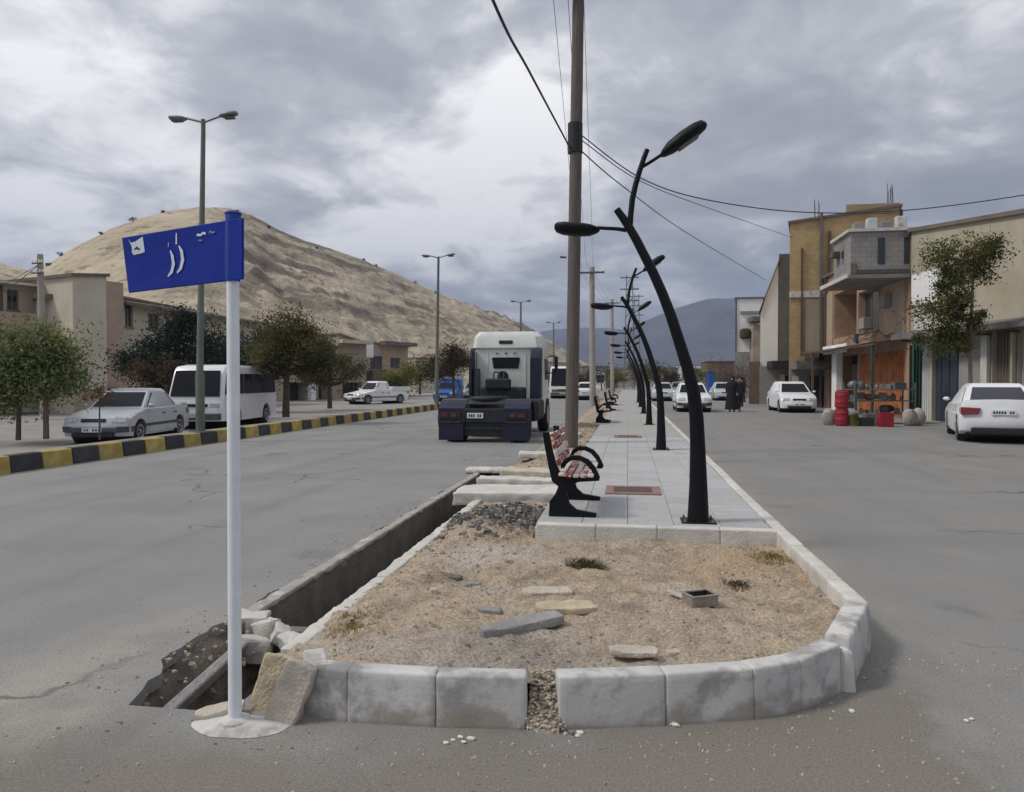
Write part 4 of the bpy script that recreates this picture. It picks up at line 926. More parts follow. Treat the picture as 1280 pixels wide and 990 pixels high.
def make_car(label, group, loc, head, paint, L=4.3, W=1.72, H=1.43, cowl=.92, roof=(.42, -.75), wb=2.55, prof=None, cabin=(.98, -1.25), belt=.90, wr=.30, glass='glass', door_open=False, front='sedan', rear='sedan', cat='car', name='parked_car'):
    root = empty(name, loc, head, label, cat, group); hw = W / 2; xf, xr = wb / 2 + .05, -wb / 2 + .05
    top = prof or [(L / 2 - .06, .22), (L / 2, .40), (L / 2 - .01, .52), (L / 2 - .12, .68), (cabin[0] + .45, .82), (cabin[0], belt), (cabin[1], belt + .03), (-L / 2 + .14, belt + .0), (-L / 2 + .02, belt - .12), (-L / 2, .55), (-L / 2 + .05, .28)]
    ra = wr + .06; bot = []
    for cx in (xr, xf):
        bot += [(cx - ra, .20)] + [(cx + ra * math.cos(q), max(.20, wr + ra * math.sin(q))) for q in [math.pi * (1 - k / 9) for k in range(10)]] + [(cx + ra, .20)]
    polyl = top + bot
    m = MB(); rows = []
    for y, ins, ns in ((-1, .05, .24), (-.955, .012, .17), (-.8, 0, .10), (-.4, -.012, .025), (0, -.018, 0), (.4, -.012, .025), (.8, 0, .10), (.955, .012, .17), (1, .05, .24)):
        row = []
        for x, z in polyl:
            a = abs(x) / (L / 2); k = max(0, (a - .72) / .28); x2 = x - math.copysign(ns * k * k, x)
            z2 = z - ins * max(0, (z - .5) / .4) * (1 if z > .5 else 0)
            yy = y * hw * (1 - .05 * max(0, (z - .55) / .4) ** 2 * (abs(y) > .9) - .03 * max(0, (.45 - z) / .25) * (abs(y) > .9))
            row.append((x2, yy, z2))
        rows.append(row)
    n = len(polyl); vs = [p for r in rows for p in r]
    fs = [(i * n + k, i * n + (k + 1) % n, (i + 1) * n + (k + 1) % n, (i + 1) * n + k) for i in range(len(rows) - 1) for k in range(n)] + [tuple(range(n)), tuple(range((len(rows) - 1) * n, len(rows) * n))]
    m.add(vs, fs); body = m.build('body', M[paint], root, smooth=True, angle=32)
    for cx in (xr, xf):
        m = MB(); m.lathe([(ra * .99, -hw * .9), (ra * .99, hw * .9)], (cx, 0, wr), 20, axis=1); m.build('wheel_well', M['trim_black'], body)
    # cabin
    bw, rw = hw * .93, hw * .70; b0, b1_ = cabin; r0, r1 = roof
    base = [(b0, bw * .93), (b0 - .25, bw), (b1_ + .3, bw), (b1_, bw * .9)]; rf = [(r0, rw * .95), (r0 - .2, rw), (r1 + .2, rw), (r1, rw * .93)]
    bl, rl = [], []
    for (x, y) in base: bl.append((x, y))
    full = lambda l: [(x, -y) for x, y in l] + [(x, y) for x, y in reversed(l)]
    bb, rr = full(base), full(rf)
    m = MB(); k = len(bb)
    lay = [[(x, y, belt - .04) for x, y in bb]] + [[(bx + (rx - bx) * f, by + (ry - by) * f ** 1.1, belt - .02 + (H - .05 - belt) * f) for (bx, by), (rx, ry) in zip(bb, rr)] for f in (0.02, .35, .7, .93, 1.0)]
    lay.append([(x * .94 + .03 * (r0 + r1) / 2, y * .86, H - .012) for x, y in rr]); lay.append([(x * .6 + .4 * (r0 + r1) / 2, y * .5, H) for x, y in rr])
    vs = [p for l in lay for p in l]; m.add(vs, [(i * k + j, i * k + (j + 1) % k, (i + 1) * k + (j + 1) % k, (i + 1) * k + j) for i in range(len(lay) - 1) for j in range(k)] + [tuple(range((len(lay) - 1) * k, len(lay) * k))])
    cab = m.build('cabin', M[paint], root, smooth=True, angle=30)
    def side(f, idx, s):      # point on the side of the cabin, idx along base -> 0..3
        bx, by = base[idx]; rx, ry = rf[idx]; return Vector((bx + (rx - bx) * f, s * (by + (ry - by) * f ** 1.1), belt - .02 + (H - .05 - belt) * f))
    f0, f1 = .10, .90
    def glasspane(a, b, c, d, name, nrm, mm=glass):
        g = MB(); ctr = (a + b + c + d) / 4; nv = (b - a).cross(d - a).normalized()
        if nv.dot(nrm) < 0: nv = -nv
        g.hexa([a + nv * .002, b + nv * .002, c + nv * .002, d + nv * .002, a + nv * .012, b + nv * .012, c + nv * .012, d + nv * .012]); return g.build(name, M[mm], root)
    def inset(a, b, c, d, e):
        return a.lerp(b, e).lerp(d.lerp(c, e), 0), a.lerp(b, 1 - e), d.lerp(c, 1 - e), d.lerp(c, e)
    a, b, c, d = side(f0, 0, -1), side(f0, 0, 1), side(f1, 0, 1), side(f1, 0, -1); glasspane(*inset(a, b, c, d, .05), 'windshield', Vector((1, 0, .5)))
    a, b, c, d = side(f0 + .06, 3, -1), side(f0 + .06, 3, 1), side(f1, 3, 1), side(f1, 3, -1); glasspane(*inset(a, b, c, d, .07), 'rear_window', Vector((-1, 0, .5)))
    for s in (-1, 1):
        A, B, Cc, D = side(f0, 1, s), side(f0, 2, s), side(f1 - .03, 2, s), side(f1 - .03, 1, s)
        A = A + (side(f0, 0, s) - A) * .55; B = B + (side(f0, 3, s) - B) * .45; D = D + (side(f1 - .03, 0, s) - D) * .4; Cc = Cc + (side(f1 - .03, 3, s) - Cc) * .3
        for u, v in ((0, .50), (.54, 1)):
            glasspane(A.lerp(B, u), A.lerp(B, v), D.lerp(Cc, v), D.lerp(Cc, u), 'side_window', Vector((0, s, .2)))
        # door seams and handles
        for (x0, x1) in ((b0 - .12, b0 - .12 - (b0 - b1_) * .46), (b0 - .13 - (b0 - b1_) * .46, b1_ + .12)):
            g = MB(); zt = belt - .035; xa, xb_ = max(x0, x1), min(x0, x1); xb_ = max(xb_, xr + ra * .5)
            yy = hw * .998
            g.hexa([(xa, s * yy, .26), (xb_ + .04, s * yy, .26), (xb_ + .04, s * (yy + .006), .26), (xa, s * (yy + .006), .26), (xa, s * yy * .972, zt), (xb_, s * yy * .972, zt), (xb_, s * (yy * .972 + .006), zt), (xa, s * (yy * .972 + .006), zt)])
            dd = g.build('door', M[paint], root, bevel=.003, seg=1)
            g = MB(); g.box((xb_ + .13, s * (yy + .012), belt - .17), (.15, .02, .025)); g.build('handle', M[paint if front != 'old' else 'trim_black'], dd)
        g = MB(); g.blob((b0 - .12, s * (hw + .05), belt + .06), (.06, .085, .055), 2, 0, 2); g.build('mirror', M[paint], root, smooth=True)
        for x in (xf, xr): vehicle_wheel(root, x, s * (hw - .12), wr, .2, s)
        # lamps
        xq = L / 2 - .10
        g = MB(); g.hexa([(xq - .02, s * hw * .93, .57), (xq + .045, s * hw * .52, .57), (xq - .30, s * hw * .50, .58), (xq - .38, s * hw * .955, .58), (xq - .10, s * hw * .925, .69), (xq - .03, s * hw * .54, .70), (xq - .34, s * hw * .52, .735), (xq - .40, s * hw * .95, .72)])
        g.build('headlight', M['lamp_clear'], root, bevel=.02)
        g = MB(); xq = -L / 2
        g.hexa([(xq + .08, s * hw * .955, belt - .27), (xq - .004, s * hw * .56, belt - .24), (xq + .2, s * hw * .56, belt - .24), (xq + .34, s * hw * .995, belt - .24), (xq + .12, s * hw * .94, belt - .08), (xq + .02, s * hw * .52, belt - .10), (xq + .24, s * hw * .5, belt - .09), (xq + .40, s * hw * .975, belt - .09)])
        g.build('taillight', M['lamp_red'], root, bevel=.015)
    # front: grille, bumper strip, plate; rear: plate, bumper shade
    bm_ = {'old': 'trim_grey'}.get(front, paint)
    g = MB(); g.box((L / 2 - .035, 0, .385), (.10, W * .74, .13)); bu = g.build('bumper', M[bm_], root, bevel=.03)
    if front == 'old':
        for s in (-1, 1):
            g = MB(); g.hexa([(L / 2 - .03, s * W * .37, .32), (L / 2 - .16, s * hw * .97, .32), (L / 2 - .50, s * hw * 1.01, .32), (L / 2 - .2, s * W * .30, .32), (L / 2 - .01, s * W * .37, .47), (L / 2 - .14, s * hw * .985, .47), (L / 2 - .50, s * hw * 1.01, .47), (L / 2 - .2, s * W * .30, .47)]); g.build('bumper', M[bm_], root, bevel=.015)
            g = MB(); g.box((0, s * hw * 1.0, .46), (L * .52, .02, .075)); g.build('rub_strip', M[bm_], root)
    g = MB(); g.box((L / 2 - .03, 0, .255), (.09, W * .62, .11)); g.build('air_intake', M['trim_black'], root, bevel=.02)
    g = MB(); g.box((L / 2 - .075, 0, .62), (.07, W * .36, .085), rot=(0, -.35, 0)); g.build('grille', M['trim_black'], root, bevel=.01)
    g = MB(); g.box((L / 2 + .022, 0, .385), (.012, .48, .105)); pl_ = g.build('licence_plate', M['plate'], root)
    g = MB(); [g.box((L / 2 + .029, -.17 + .07 * k, .385), (.003, .04, .06)) for k in range(6) if k != 2]; g.build('plate_marks', M['ink'], pl_)
    zp = belt - .20 if rear == 'coupe' else .60
    g = MB(); g.box((-L / 2 + .004, 0, zp), (.03, .50, .11)); pl_ = g.build('licence_plate', M['plate'], root)
    g = MB(); [g.box((-L / 2 - .012, -.19 + .055 * k, zp), (.003, .036, .06)) for k in range(8) if k != 2]; g.build('plate_marks', M['ink'], pl_)
    g = MB(); g.box((-L / 2 + .04, 0, .30), (.12, W * .74, .17 if rear == 'coupe' else .12)); g.build('rear_diffuser', M['trim_black'], root, bevel=.03)
    g = MB(); g.box((0, 0, .22), (L * .84, W * .82, .10)); g.build('underbody', M['trim_black'], root)
    return root
PI = math.pi
sedan = make_car('silver sedan parked behind the painted kerb, facing the viewer', 'parked cars on the left', (-12.72, 17.55, -.006), R(-79), 'car_silver', L=4.25, W=1.66, H=1.42, front='old', wb=2.5, cabin=(.92, -1.32), roof=(.22, -.82), belt=.91,
                 prof=[(2.06, .22), (2.125, .40), (2.115, .52), (2.0, .68), (1.4, .82), (.92, .91), (-1.32, .95), (-1.62, .99), (-2.02, .98), (-2.10, .84), (-2.125, .55), (-2.07, .28)])
sedan.scale = (.93,) * 3
m = MB(); m.tube([(.6, -.5, 1.2), (.5, -.5, 1.75)], .007, 5); m.build('aerial', M['trim_black'], sedan)
coupe = make_car('white modern car seen from behind at the right edge', 'parked cars on the right', (9.42, 21.25, 0), R(73), 'car_white', L=4.4, W=1.78, H=1.45, belt=.95, wr=.325, wb=2.65, roof=(.30, -.85), cabin=(1.05, -1.62), glass='glass_violet', rear='coupe',
                 prof=[(2.14, .22), (2.2, .42), (2.15, .62), (1.9, .76), (1.4, .90), (1.05, .95), (-1.62, 1.0), (-2.03, 1.04), (-2.12, 1.03), (-2.15, .92), (-2.17, .72), (-2.2, .58), (-2.19, .42), (-2.11, .30)])
m = MB(); m.box((-.45, 0, 1.47), (.14, .04, .09), taper=.6); m.build('roof_fin', M['trim_black'], coupe, bevel=.01)
for s in (-1, 1):
    m = MB(); m.box((-2.14, s * .48, .30), (.09, .16, .06)); m.build('exhaust', M['rim'], coupe, bevel=.015)
make_car('white hatchback facing the viewer beside the shop fronts', 'parked cars on the right', (ony(997, 476, 37).x, 38.5, 0), R(-90), 'car_white', L=4.0, W=1.66, H=1.48, cabin=(1.1, -1.85), roof=(.35, -1.45), belt=.93,
         prof=[(1.95, .22), (2.0, .42), (1.98, .55), (1.86, .70), (1.45, .86), (1.1, .93), (-1.85, .98), (-1.93, .9), (-2.0, .6), (-1.95, .26)])
make_car('white car with dark bumper driving far off behind the nearest lamp', 'cars driving far off', (3.15, 38.5, 0), R(-90), 'car_white', L=4.2, W=1.66, H=1.42, front='old', name='car')
make_car('small pale car far down the road beside the second lamp', 'cars driving far off', (2.6, 58, 0), R(-90), 'car_silver', L=4.1, W=1.64, H=1.42, name='car')
make_car('grey car half hidden far down the road by the lamps', 'cars driving far off', (4.6, 70, 0), R(-90), 'car_grey', L=4.1, W=1.64, H=1.42, name='car')
# pickups on the left service street
def make_pickup(label, loc, head, paint, group):
    root = make_car(label, group, loc, head, paint, L=4.6, W=1.66, H=1.5, cabin=(.85, -.55), roof=(.4, -.45), belt=.92, wb=2.8, front='old', name='pickup_truck', cat='pickup')
    for s in (-1, 1):
        m = MB(); m.box((-1.45, s * .80, .98), (1.65, .05, .30)); m.build('bed_side', M[paint], root, bevel=.01)
    m = MB(); m.box((-2.26, 0, .95), (.05, 1.5, .32)); m.build('tailgate', M[paint], root, bevel=.01)
    return root
make_pickup('white pickup parked side on beyond the painted kerb', (-16.5, 47.5, -.006), R(-120), 'car_white', 'parked cars on the left')
bt = make_pickup('bright blue pickup with tarpaulin load left of the truck', (-13.2, 54, -.006), R(-85), 'car_blue', 'parked cars on the left')
m = MB(); m.box((-1.4, 0, 1.35), (1.8, 1.5, .7)); m.build('tarpaulin', M['car_blue'], bt, bevel=.12)
make_car('teal grey car parked behind the second street light', 'parked cars on the left', (-12.8, 62, -.006), R(-90), 'car_grey')
# white minibus
def make_minibus(label, loc, head, L=5.0, W=1.72, H=2.02, stripe=None, group=None):
    root = empty('minibus', loc, head, label, 'minibus', group); hw = W / 2
    side_ = [(L / 2 - .02, .28), (L / 2, .55), (L / 2 - .03, .98), (L / 2 - .30, H - .22), (L / 2 - .50, H - .05), (L / 2 - .9, H), (-L / 2 + .3, H), (-L / 2 + .05, H - .12), (-L / 2, 1.0), (-L / 2 + .02, .3)]
    wr, ra = .33, .40; bot = []
    for cx in (-L * .27, L * .27):
        bot += [(cx - ra, .25)] + [(cx + ra * math.cos(q), max(.25, wr + ra * math.sin(q))) for q in [PI * (1 - k / 8) for k in range(9)]] + [(cx + ra, .25)]
    pl_ = side_ + bot; m = MB(); n = len(pl_); rows = []
    for y, i in ((-1, .10), (-.93, .03), (-.75, 0), (.75, 0), (.93, .03), (1, .10)):
        rows.append([(x - math.copysign(i * .9 * (abs(x) > L * .42), x), y * hw * (1 - .07 * max(0, (z - 1) / (H - 1))), z - i * .8 * (z > H - .3)) for x, z in pl_])
    m.add([p for r in rows for p in r], [(i * n + k, i * n + (k + 1) % n, (i + 1) * n + (k + 1) % n, (i + 1) * n + k) for i in range(5) for k in range(n)] + [tuple(range(n)), tuple(range(5 * n, 6 * n))])
    body = m.build('body', M['car_white'], root, smooth=True, angle=30)
    for cx in (-L * .27, L * .27):
        m = MB(); m.lathe([(ra * .99, -hw * .9), (ra * .99, hw * .9)], (cx, 0, wr), 18, axis=1); m.build('wheel_well', M['trim_black'], body)
        for s in (-1, 1): vehicle_wheel(root, cx, s * (hw - .13), wr, .21, s)
    fr = lambda f, y: Vector((L / 2 - .03 - .27 * f + .012, y, .98 + (H - 1.20) * f))
    m = MB(); a, b, c, d = fr(.06, -hw * .88), fr(.06, hw * .88), fr(1.02, hw * .80), fr(1.02, -hw * .80); m.hexa([a, b, c, d, a + Vector((.02, 0, .01)), b + Vector((.02, 0, .01)), c + Vector((.02, 0, .01)), d + Vector((.02, 0, .01))]); m.build('windshield', M['glass'], root)
    for s in (-1, 1):
        for (x0, x1) in ((L / 2 - .85, L / 2 - .42), (L / 2 - 1.75, L / 2 - .95), (L / 2 - 2.65, L / 2 - 1.82), (L / 2 - 3.5, L / 2 - 2.72), (-L / 2 + .18, L / 2 - 3.57)):
            m = MB(); z0, z1 = 1.10, H - .28; y0, y1 = hw * .998, hw * (1 - .07 * (z1 - 1) / (H - 1)) + .004
            xs = x1 + (.20 if x1 > L / 2 - .6 else 0)
            m.hexa([(x0, s * (y0 - .01), z0), (xs, s * (y0 - .01), z0), (xs, s * (y0 + .008), z0), (x0, s * (y0 + .008), z0), (x0, s * (y1 - .01), z1), (x1, s * (y1 - .01), z1), (x1, s * (y1 + .008), z1), (x0, s * (y1 + .008), z1)]); m.build('side_window', M['glass'], root)
        m = MB(); m.box((L / 2 - .03, s * hw * .70, .76), (.05, .30, .15)); m.build('headlight', M['lamp_clear'], root, bevel=.02)
        m = MB(); m.box((L / 2 - .04, s * hw * .70, .615), (.05, .24, .06)); m.build('indicator', M['lamp_amber'], root)
        m = MB(); m.box((L / 2 - .30, s * (hw + .13), 1.25), (.06, .15, .24)); m.build('mirror', M['trim_black'], root, bevel=.02)
        m = MB(); m.box((-L / 2 + .005, s * hw * .84, .95), (.03, .14, .35)); m.build('taillight', M['lamp_red'], root)
        if stripe: m = MB(); m.box((0, s * hw * 1.0, .78), (L * .8, .02, .20)); m.build('stripe', M[stripe], root)
    m = MB(); m.box((L / 2 - .005, 0, .42), (.12, W * .93, .20)); m.build('bumper', M['trim_grey'], root, bevel=.03)
    m = MB(); m.box((L / 2 - .0, 0, .76), (.03, W * .46, .09)); m.build('grille', M['trim_black'], root)
    m = MB(); m.box((L / 2 + .058, 0, .45), (.012, .46, .105)); p_ = m.build('licence_plate', M['plate'], root)
    m = MB(); [m.box((L / 2 + .066, -.16 + .07 * k, .45), (.003, .04, .055)) for k in range(5)]; m.build('plate_marks', M['ink'], p_)
    if stripe: m = MB(); m.box((L / 2 - .01, 0, .66), (.04, W * .8, .2)); m.build('stripe', M[stripe], root)
    return root
make_minibus('white minibus parked behind the post, right of the silver sedan', (-13.35, 23.3, -.006), R(-82), group='minibuses')
make_minibus('white bus with yellow green stripe approaching right of the truck', (-5.6, 66, 0), R(-88), L=6.4, W=2.2, H=2.75, stripe='leaf_yellow', group='minibuses')

# ------------------------------------------------------------------ tractor unit seen from behind
tk = empty('tractor_truck', (-3.46, 17.7, 0), 0, 'dark blue chassis tractor truck with white high cab driving away', 'truck')
def tb(name, c, d, m_, par=tk, rot=None, bev=.02, taper=1.0):
    m = MB(); m.box(c, d, rot=rot, taper=taper); return m.build(name, M[m_], par, bevel=bev)
for s in (-1, 1):
    tb('frame_rail', (s * .42, 3.1, .78), (.12, 6.0, .26), 'truck_dark', bev=.01)
    # rear mudguard: three-piece arched box with flap
    gb = tb('mudguard', (s * .80, .02, .62), (.66, .07, .46), 'truck_navy')
    m = MB(); pr = [(.55 + math.cos(q) * .60, .50 + math.sin(q) * .56) for q in [PI * k / 10 for k in range(11)]] + [(.55 + math.cos(q) * .555, .50 + math.sin(q) * .515) for q in [PI * (10 - k) / 10 for k in range(11)]]
    m.prism(pr, (Vector((s * .80, 0, 0)), Vector((0, 1, 0)), Vector((0, 0, 1)), Vector((1, 0, 0))), -.33, .33); m.build('wheel_arch', M['truck_navy'], tk, bevel=.006, seg=1)
    tb('mudflap', (s * .80, -.02, .26), (.62, .025, .40), 'truck_navy', bev=.006)
    tl = tb('taillight', (s * .80, -.05, .66), (.50, .06, .16), 'trim_black', bev=.01)
    tb('lens', (s * .94, -.082, .665), (.15, .012, .08), 'lamp_red', tl, bev=.004); tb('lens', (s * .72, -.082, .665), (.12, .012, .07), 'lamp_amber', tl, bev=.004)
    tb('marker_strip', (s * .80, -.045, .50), (.46, .012, .02), 'rusty', bev=.002)
    for x in (.66, .93):
        m = MB(); m.lathe([(.30, -.12), (.46, -.12), (.50, -.08), (.50, .08), (.46, .12), (.30, .12)], (.55, s * x, .5), 26, axis=1)
        m.v = [(b, a, c) for a, b, c in m.v]; w_ = m.build('wheel', M['tyre'], tk, smooth=True, angle=40)
    m = MB(); m.lathe([(.30, -.14), (.47, -.14), (.50, -.09), (.50, .09), (.47, .14), (.30, .14)], (4.55, s * .95, .5), 26, axis=1); m.v = [(b, a, c) for a, b, c in m.v]; w_ = m.build('wheel', M['tyre'], tk, smooth=True, angle=40)
    m = MB(); m.lathe([(.29, -.02), (.29, .02), (.10, .05), (.0001, .05)], (4.55, s * 1.07, .5), 18, axis=1); m.v = [(b, a, c) for a, b, c in m.v]; m.build('rim', M['rim'], w_, smooth=True, angle=40)
tb('rear_crossmember', (0, .02, .66), (1.0, .08, .34), 'truck_dark')
p_ = tb('licence_plate', (-.20, -.03, .66), (.40, .015, .13), 'plate', bev=.004)
m = MB(); [m.box((-.34 + .055 * k, -.04, .66), (.035, .004, .07)) for k in range(6) if k != 3]; m.build('plate_marks', M['ink'], p_)
tb('rear_shadow_panel', (0, .06, .40), (.98, .05, .48), 'truck_dark'); tb('under_bar', (0, .05, .34), (1.3, .08, .10), 'truck_dark'); tb('deck_plate', (0, 1.9, .94), (1.05, 1.7, .03), 'truck_dark', bev=.005)  # rear panel carried low as a dark fill for the shadow between the mudflaps
m = MB(); m.lathe([(.48, -.05), (.50, 0), (.48, .05), (.05, .06), (.0001, .06)], (0, .75, 1.06), 22); m.build('fifth_wheel', M['truck_dark'], tk, smooth=True, angle=40)
m = MB(); m.hexa([(-.5, .15, .92), (.5, .15, .92), (.5, .55, 1.0), (-.5, .55, 1.0), (-.45, .16, .95), (.45, .16, .95), (.45, .55, 1.07), (-.45, .55, 1.07)]); m.build('ramp', M['truck_dark'], tk, bevel=.01)
for s in (-1, 1): tb('fuel_tank', (s * .88, 2.45, .72), (.5, 1.5, .58), 'truck_dark', bev=.10)
tb('air_tank_rack', (0, 2.9, 1.12), (1.25, .5, .42), 'truck_dark', bev=.06); tb('valve_block', (-.1, 2.62, 1.42), (.72, .16, .30), 'truck_dark', bev=.05)
m = MB(); m.lathe([(.14, -.03), (.17, 0), (.14, .03)], (-.06, 3.18, 1.62), 18, axis=1); m.build('spiral_hose_reel', M['truck_dark'], tk, smooth=True)
for k in range(3):
    m = MB(); m.tube(bezier([(-.2 + .12 * k, 2.65, 1.45), (-.25 + .14 * k, 2.9, 1.75), (-.05 + .05 * k, 3.42, 1.66)], 6), .022, 6); m.build('air_hose', M['truck_dark'], tk, smooth=True)
cab = empty('cab', (0, 0, 0)); cab.parent = tk
CY0, CY1 = 3.5, 5.5
m = MB(); hw = 1.0
def ring(z, w, y0, y1, r=.14): return [(-w + r, y0, z), (w - r, y0, z), (w, y0 + r, z), (w, y1 - r * 1.6, z), (w - r * 1.6, y1, z), (-w + r * 1.6, y1, z), (-w, y1 - r * 1.6, z), (-w, y0 + r, z)]
lay = [ring(.95, hw, CY0, CY1), ring(1.2, hw + .02, CY0, CY1 + .05), ring(2.40, hw, CY0, CY1), ring(2.46, hw * 1.02, CY0 - .05, CY1), ring(2.78, hw * .97, CY0 + .0, CY1 - .25), ring(2.93, hw * .86, CY0 + .12, CY1 - .6)]
m.add([p for l in lay for p in l], [(i * 8 + k, i * 8 + (k + 1) % 8, (i + 1) * 8 + (k + 1) % 8, (i + 1) * 8 + k) for i in range(5) for k in range(8)] + [tuple(reversed(range(8))), tuple(range(40, 48))])
m.build('cab_shell', M['truck_white'], cab, smooth=True, angle=30)
m = MB(); m.prism([(-.36, 1.86), (.36, 1.86), (.41, 2.14), (.38, 2.18), (-.38, 2.18), (-.41, 2.14)], (Vector((-.02, CY0, 0)), Vector((1, 0, 0)), Vector((0, 0, 1)), Vector((0, -1, 0))), -.01, .02); m.build('rear_window', M['glass'], cab)
m = MB(); m.box((-.02, CY0 - .03, 2.62), (.40, .05, .10), rot=(-.12, 0, 0)); m.build('roof_vent', M['trim_black'], cab, bevel=.02)
for x in (-.28, -.02, .24): m = MB(); m.box((x, CY0 - .008, 2.30), (.07, .03, .03)); m.build('clip', M['trim_grey'], cab)
for x in (-.55, .55): m = MB(); m.box((x, CY0 - .004, 1.75), (.025, .02, 1.2)); m.build('panel_rib', M['truck_white'], cab, bevel=.006)
for s in (-1, 1):
    m = MB(); m.prism([(3.06, 1.0), (3.56, 1.0), (3.56, 2.42), (3.42, 2.46), (3.22, 2.38), (3.10, 2.15)], (Vector((s * 1.0, 0, 0)), Vector((0, 1, 0)), Vector((0, 0, 1)), Vector((s, 0, 0))), -.27 if s > 0 else -.06, .03); m.build('side_fairing', M['truck_navy'], cab, bevel=.02)
    m = MB(); m.box((s * 1.27, 5.2, 2.0), (.10, .14, .52)); m.build('mirror', M['trim_black'], cab, bevel=.03)
    m = MB(); m.tube([(s * 1.0, 5.2, 2.25), (s * 1.25, 5.2, 2.28)], .02, 6); m.tube([(s * 1.0, 5.2, 1.75), (s * 1.25, 5.2, 1.74)], .02, 6); m.build('mirror_arm', M['trim_black'], cab)
    m = MB(); m.box((s * 1.012, 4.75, 1.85), (.02, .9, .62)); m.build('door_window', M['glass'], cab, bevel=.006)
    m = MB(); m.box((s * .98, 4.55, .78), (.14, 1.5, .5)); m.build('side_skirt', M['truck_white'], cab, bevel=.03)
m = MB(); m.tube([(-.84, CY0 - .22, 1.05), (-.84, CY0 - .22, 1.85)], .11, 12); m.build('air_intake', M['trim_grey'], cab, smooth=True, angle=50)
# ------------------------------------------------------------------ hill and mountains
def interp(tab, x):
    for (a, b), (c, d) in zip(tab, tab[1:]):
        if x <= c: return b + (d - b) * max(0, (x - a)) / (c - a)
    return tab[-1][1]
def smooth_tab(tab, x, w): return sum(interp(tab, x + w * k / 3) for k in range(-3, 4)) / 7
CREST = [(-420, 400), (-200, 345), (-60, 322), (0, 328), (40, 338), (60, 330), (100, 306), (140, 287), (180, 271), (215, 263), (250, 259), (290, 261), (320, 271), (350, 289), (385, 302), (420, 313), (460, 327), (500, 345), (560, 371), (620, 391), (650, 403), (690, 427), (720, 447), (760, 468), (800, 478)]
FOOT = [(-420, 60), (0, 75), (240, 85), (420, 120), (600, 190), (700, 260), (800, 380)]
CDIST = [(-420, 170), (60, 200), (240, 215), (420, 270), (600, 370), (700, 470), (800, 600)]
nu, nv = 460, 150; vs = []; rock = []; bed = []
for i in range(nu + 1):
    px = -420 + 1220 * i / nu
    d = ray(px, 476); h = Vector((d.x, d.y, 0)).normalized()
    cy = smooth_tab(CREST, px, 5); cd = smooth_tab(CDIST, px, 30); fd = smooth_tab(FOOT, px, 30)
    # height of the crest at its distance
    dd = ray(px, cy); crest = max(.5, dd.z / math.hypot(dd.x, dd.y) * cd + EYE)
    for j in range(nv + 1):
        v = j / 120                                      # beyond 1 the ground falls away behind the crest
        dist = fd + (cd - fd) * v
        s = v if v <= 1 else 1 - (v - 1) * 1.6
        z = crest * (s ** 1.12 if s > 0 else s)
        p = h * dist
        env = math.sin(min(1, v) * math.pi) ** .6 if v < 1 else 0
        n1 = mn.fractal((p.x * .012, p.y * .012, 1.3), .9, 2.0, 5); n2 = mn.fractal((p.x * .05, p.y * .05, z * .05), .8, 2.1, 5)
        z += env * crest * .06 * n1 + (.35 + .65 * env) * 1.25 * n2 + env * .8 * mn.fractal((p.x * .16, p.y * .16, z * .2), .8, 2.1, 4) - env * 1.3 * max(0, .5 - s) * abs(mn.noise((px * .045, dist * .004, 4.4))) * 2.2
        # rock ledges: tilted beds that break out of the slope here and there
        w1 = mn.fractal((p.x * .011, p.y * .011, 7.7), .9, 2.0, 4); w2 = mn.fractal((px * .02, s * 6, 2.2), .8, 2.1, 4)
        rel = s - .00050 * (px - 320) + .035 * w1 + .012 * w2
        rk = 0
        for lv, wd, amp, x0 in ((.86, .018, .015, 330), (.76, .030, .04, 285), (.70, .016, .015, 300), (.60, .024, .03, 250), (.50, .018, .014, 300), (.41, .02, .012, 420)):
            q = (rel - lv) / wd
            st = 1 / (1 + math.exp(-max(-4, min(4, q)) * 5)) - .5
            mask = min(1, max(0, (px - x0) / 70)) * (1 if px < 700 else 0) * env * min(1.2, max(0, .72 + 1.1 * mn.fractal((px * .017, lv * 9, 3), .8, 2.0, 3)))
            z += crest * amp * mask * st * math.exp(-q * q * .06)
            rk = max(rk, mask * math.exp(-q * q * .9) * .75)
        if px > 480 and v < 1: rk = max(rk, .8 * min(1, (px - 480) / 100) * min(1, max(0, (s - .45) * 6)) * max(0, .45 + 1.1 * mn.fractal((p.x * .03, p.y * .03, z * .1), .8, 2.0, 3)))
        if px > 520 and .8 < v <= 1: z += 2.2 * min(1, (px - 520) / 80) * (v - .8) * 5 * max(-.6, mn.fractal((px * .07, v * 4, 8), .8, 2.0, 4)) * (1 if px < 700 else 0)
        vs.append((p.x, p.y, z)); rock.append(max(0.0, rk)); bed.append((px * .0055, rel * 15 + .3 * w1 + .15 * w2, min(1, max(0, (px - 265) / 60)) * min(1, max(0, (rel - .30) / .12)) * min(1, max(0, (700 - px) / 40)) * min(1, max(.0, .8 + .9 * w1))))
me = bpy.data.meshes.new('hill')
me.from_pydata(vs, [], [(i * (nv + 1) + j, (i + 1) * (nv + 1) + j, (i + 1) * (nv + 1) + j + 1, i * (nv + 1) + j + 1) for i in range(nu) for j in range(nv)])
me.materials.append(M['hill']); at = me.attributes.new('rock', 'FLOAT', 'POINT'); at.data.foreach_set('value', rock); at2 = me.attributes.new('bedding', 'FLOAT_VECTOR', 'POINT'); at2.data.foreach_set('vector', [q for p in bed for q in p])
me.polygons.foreach_set('use_smooth', [True] * len(me.polygons))
hill = bpy.data.objects.new('hill', me); COL.objects.link(hill); tag(hill, kind='structure')
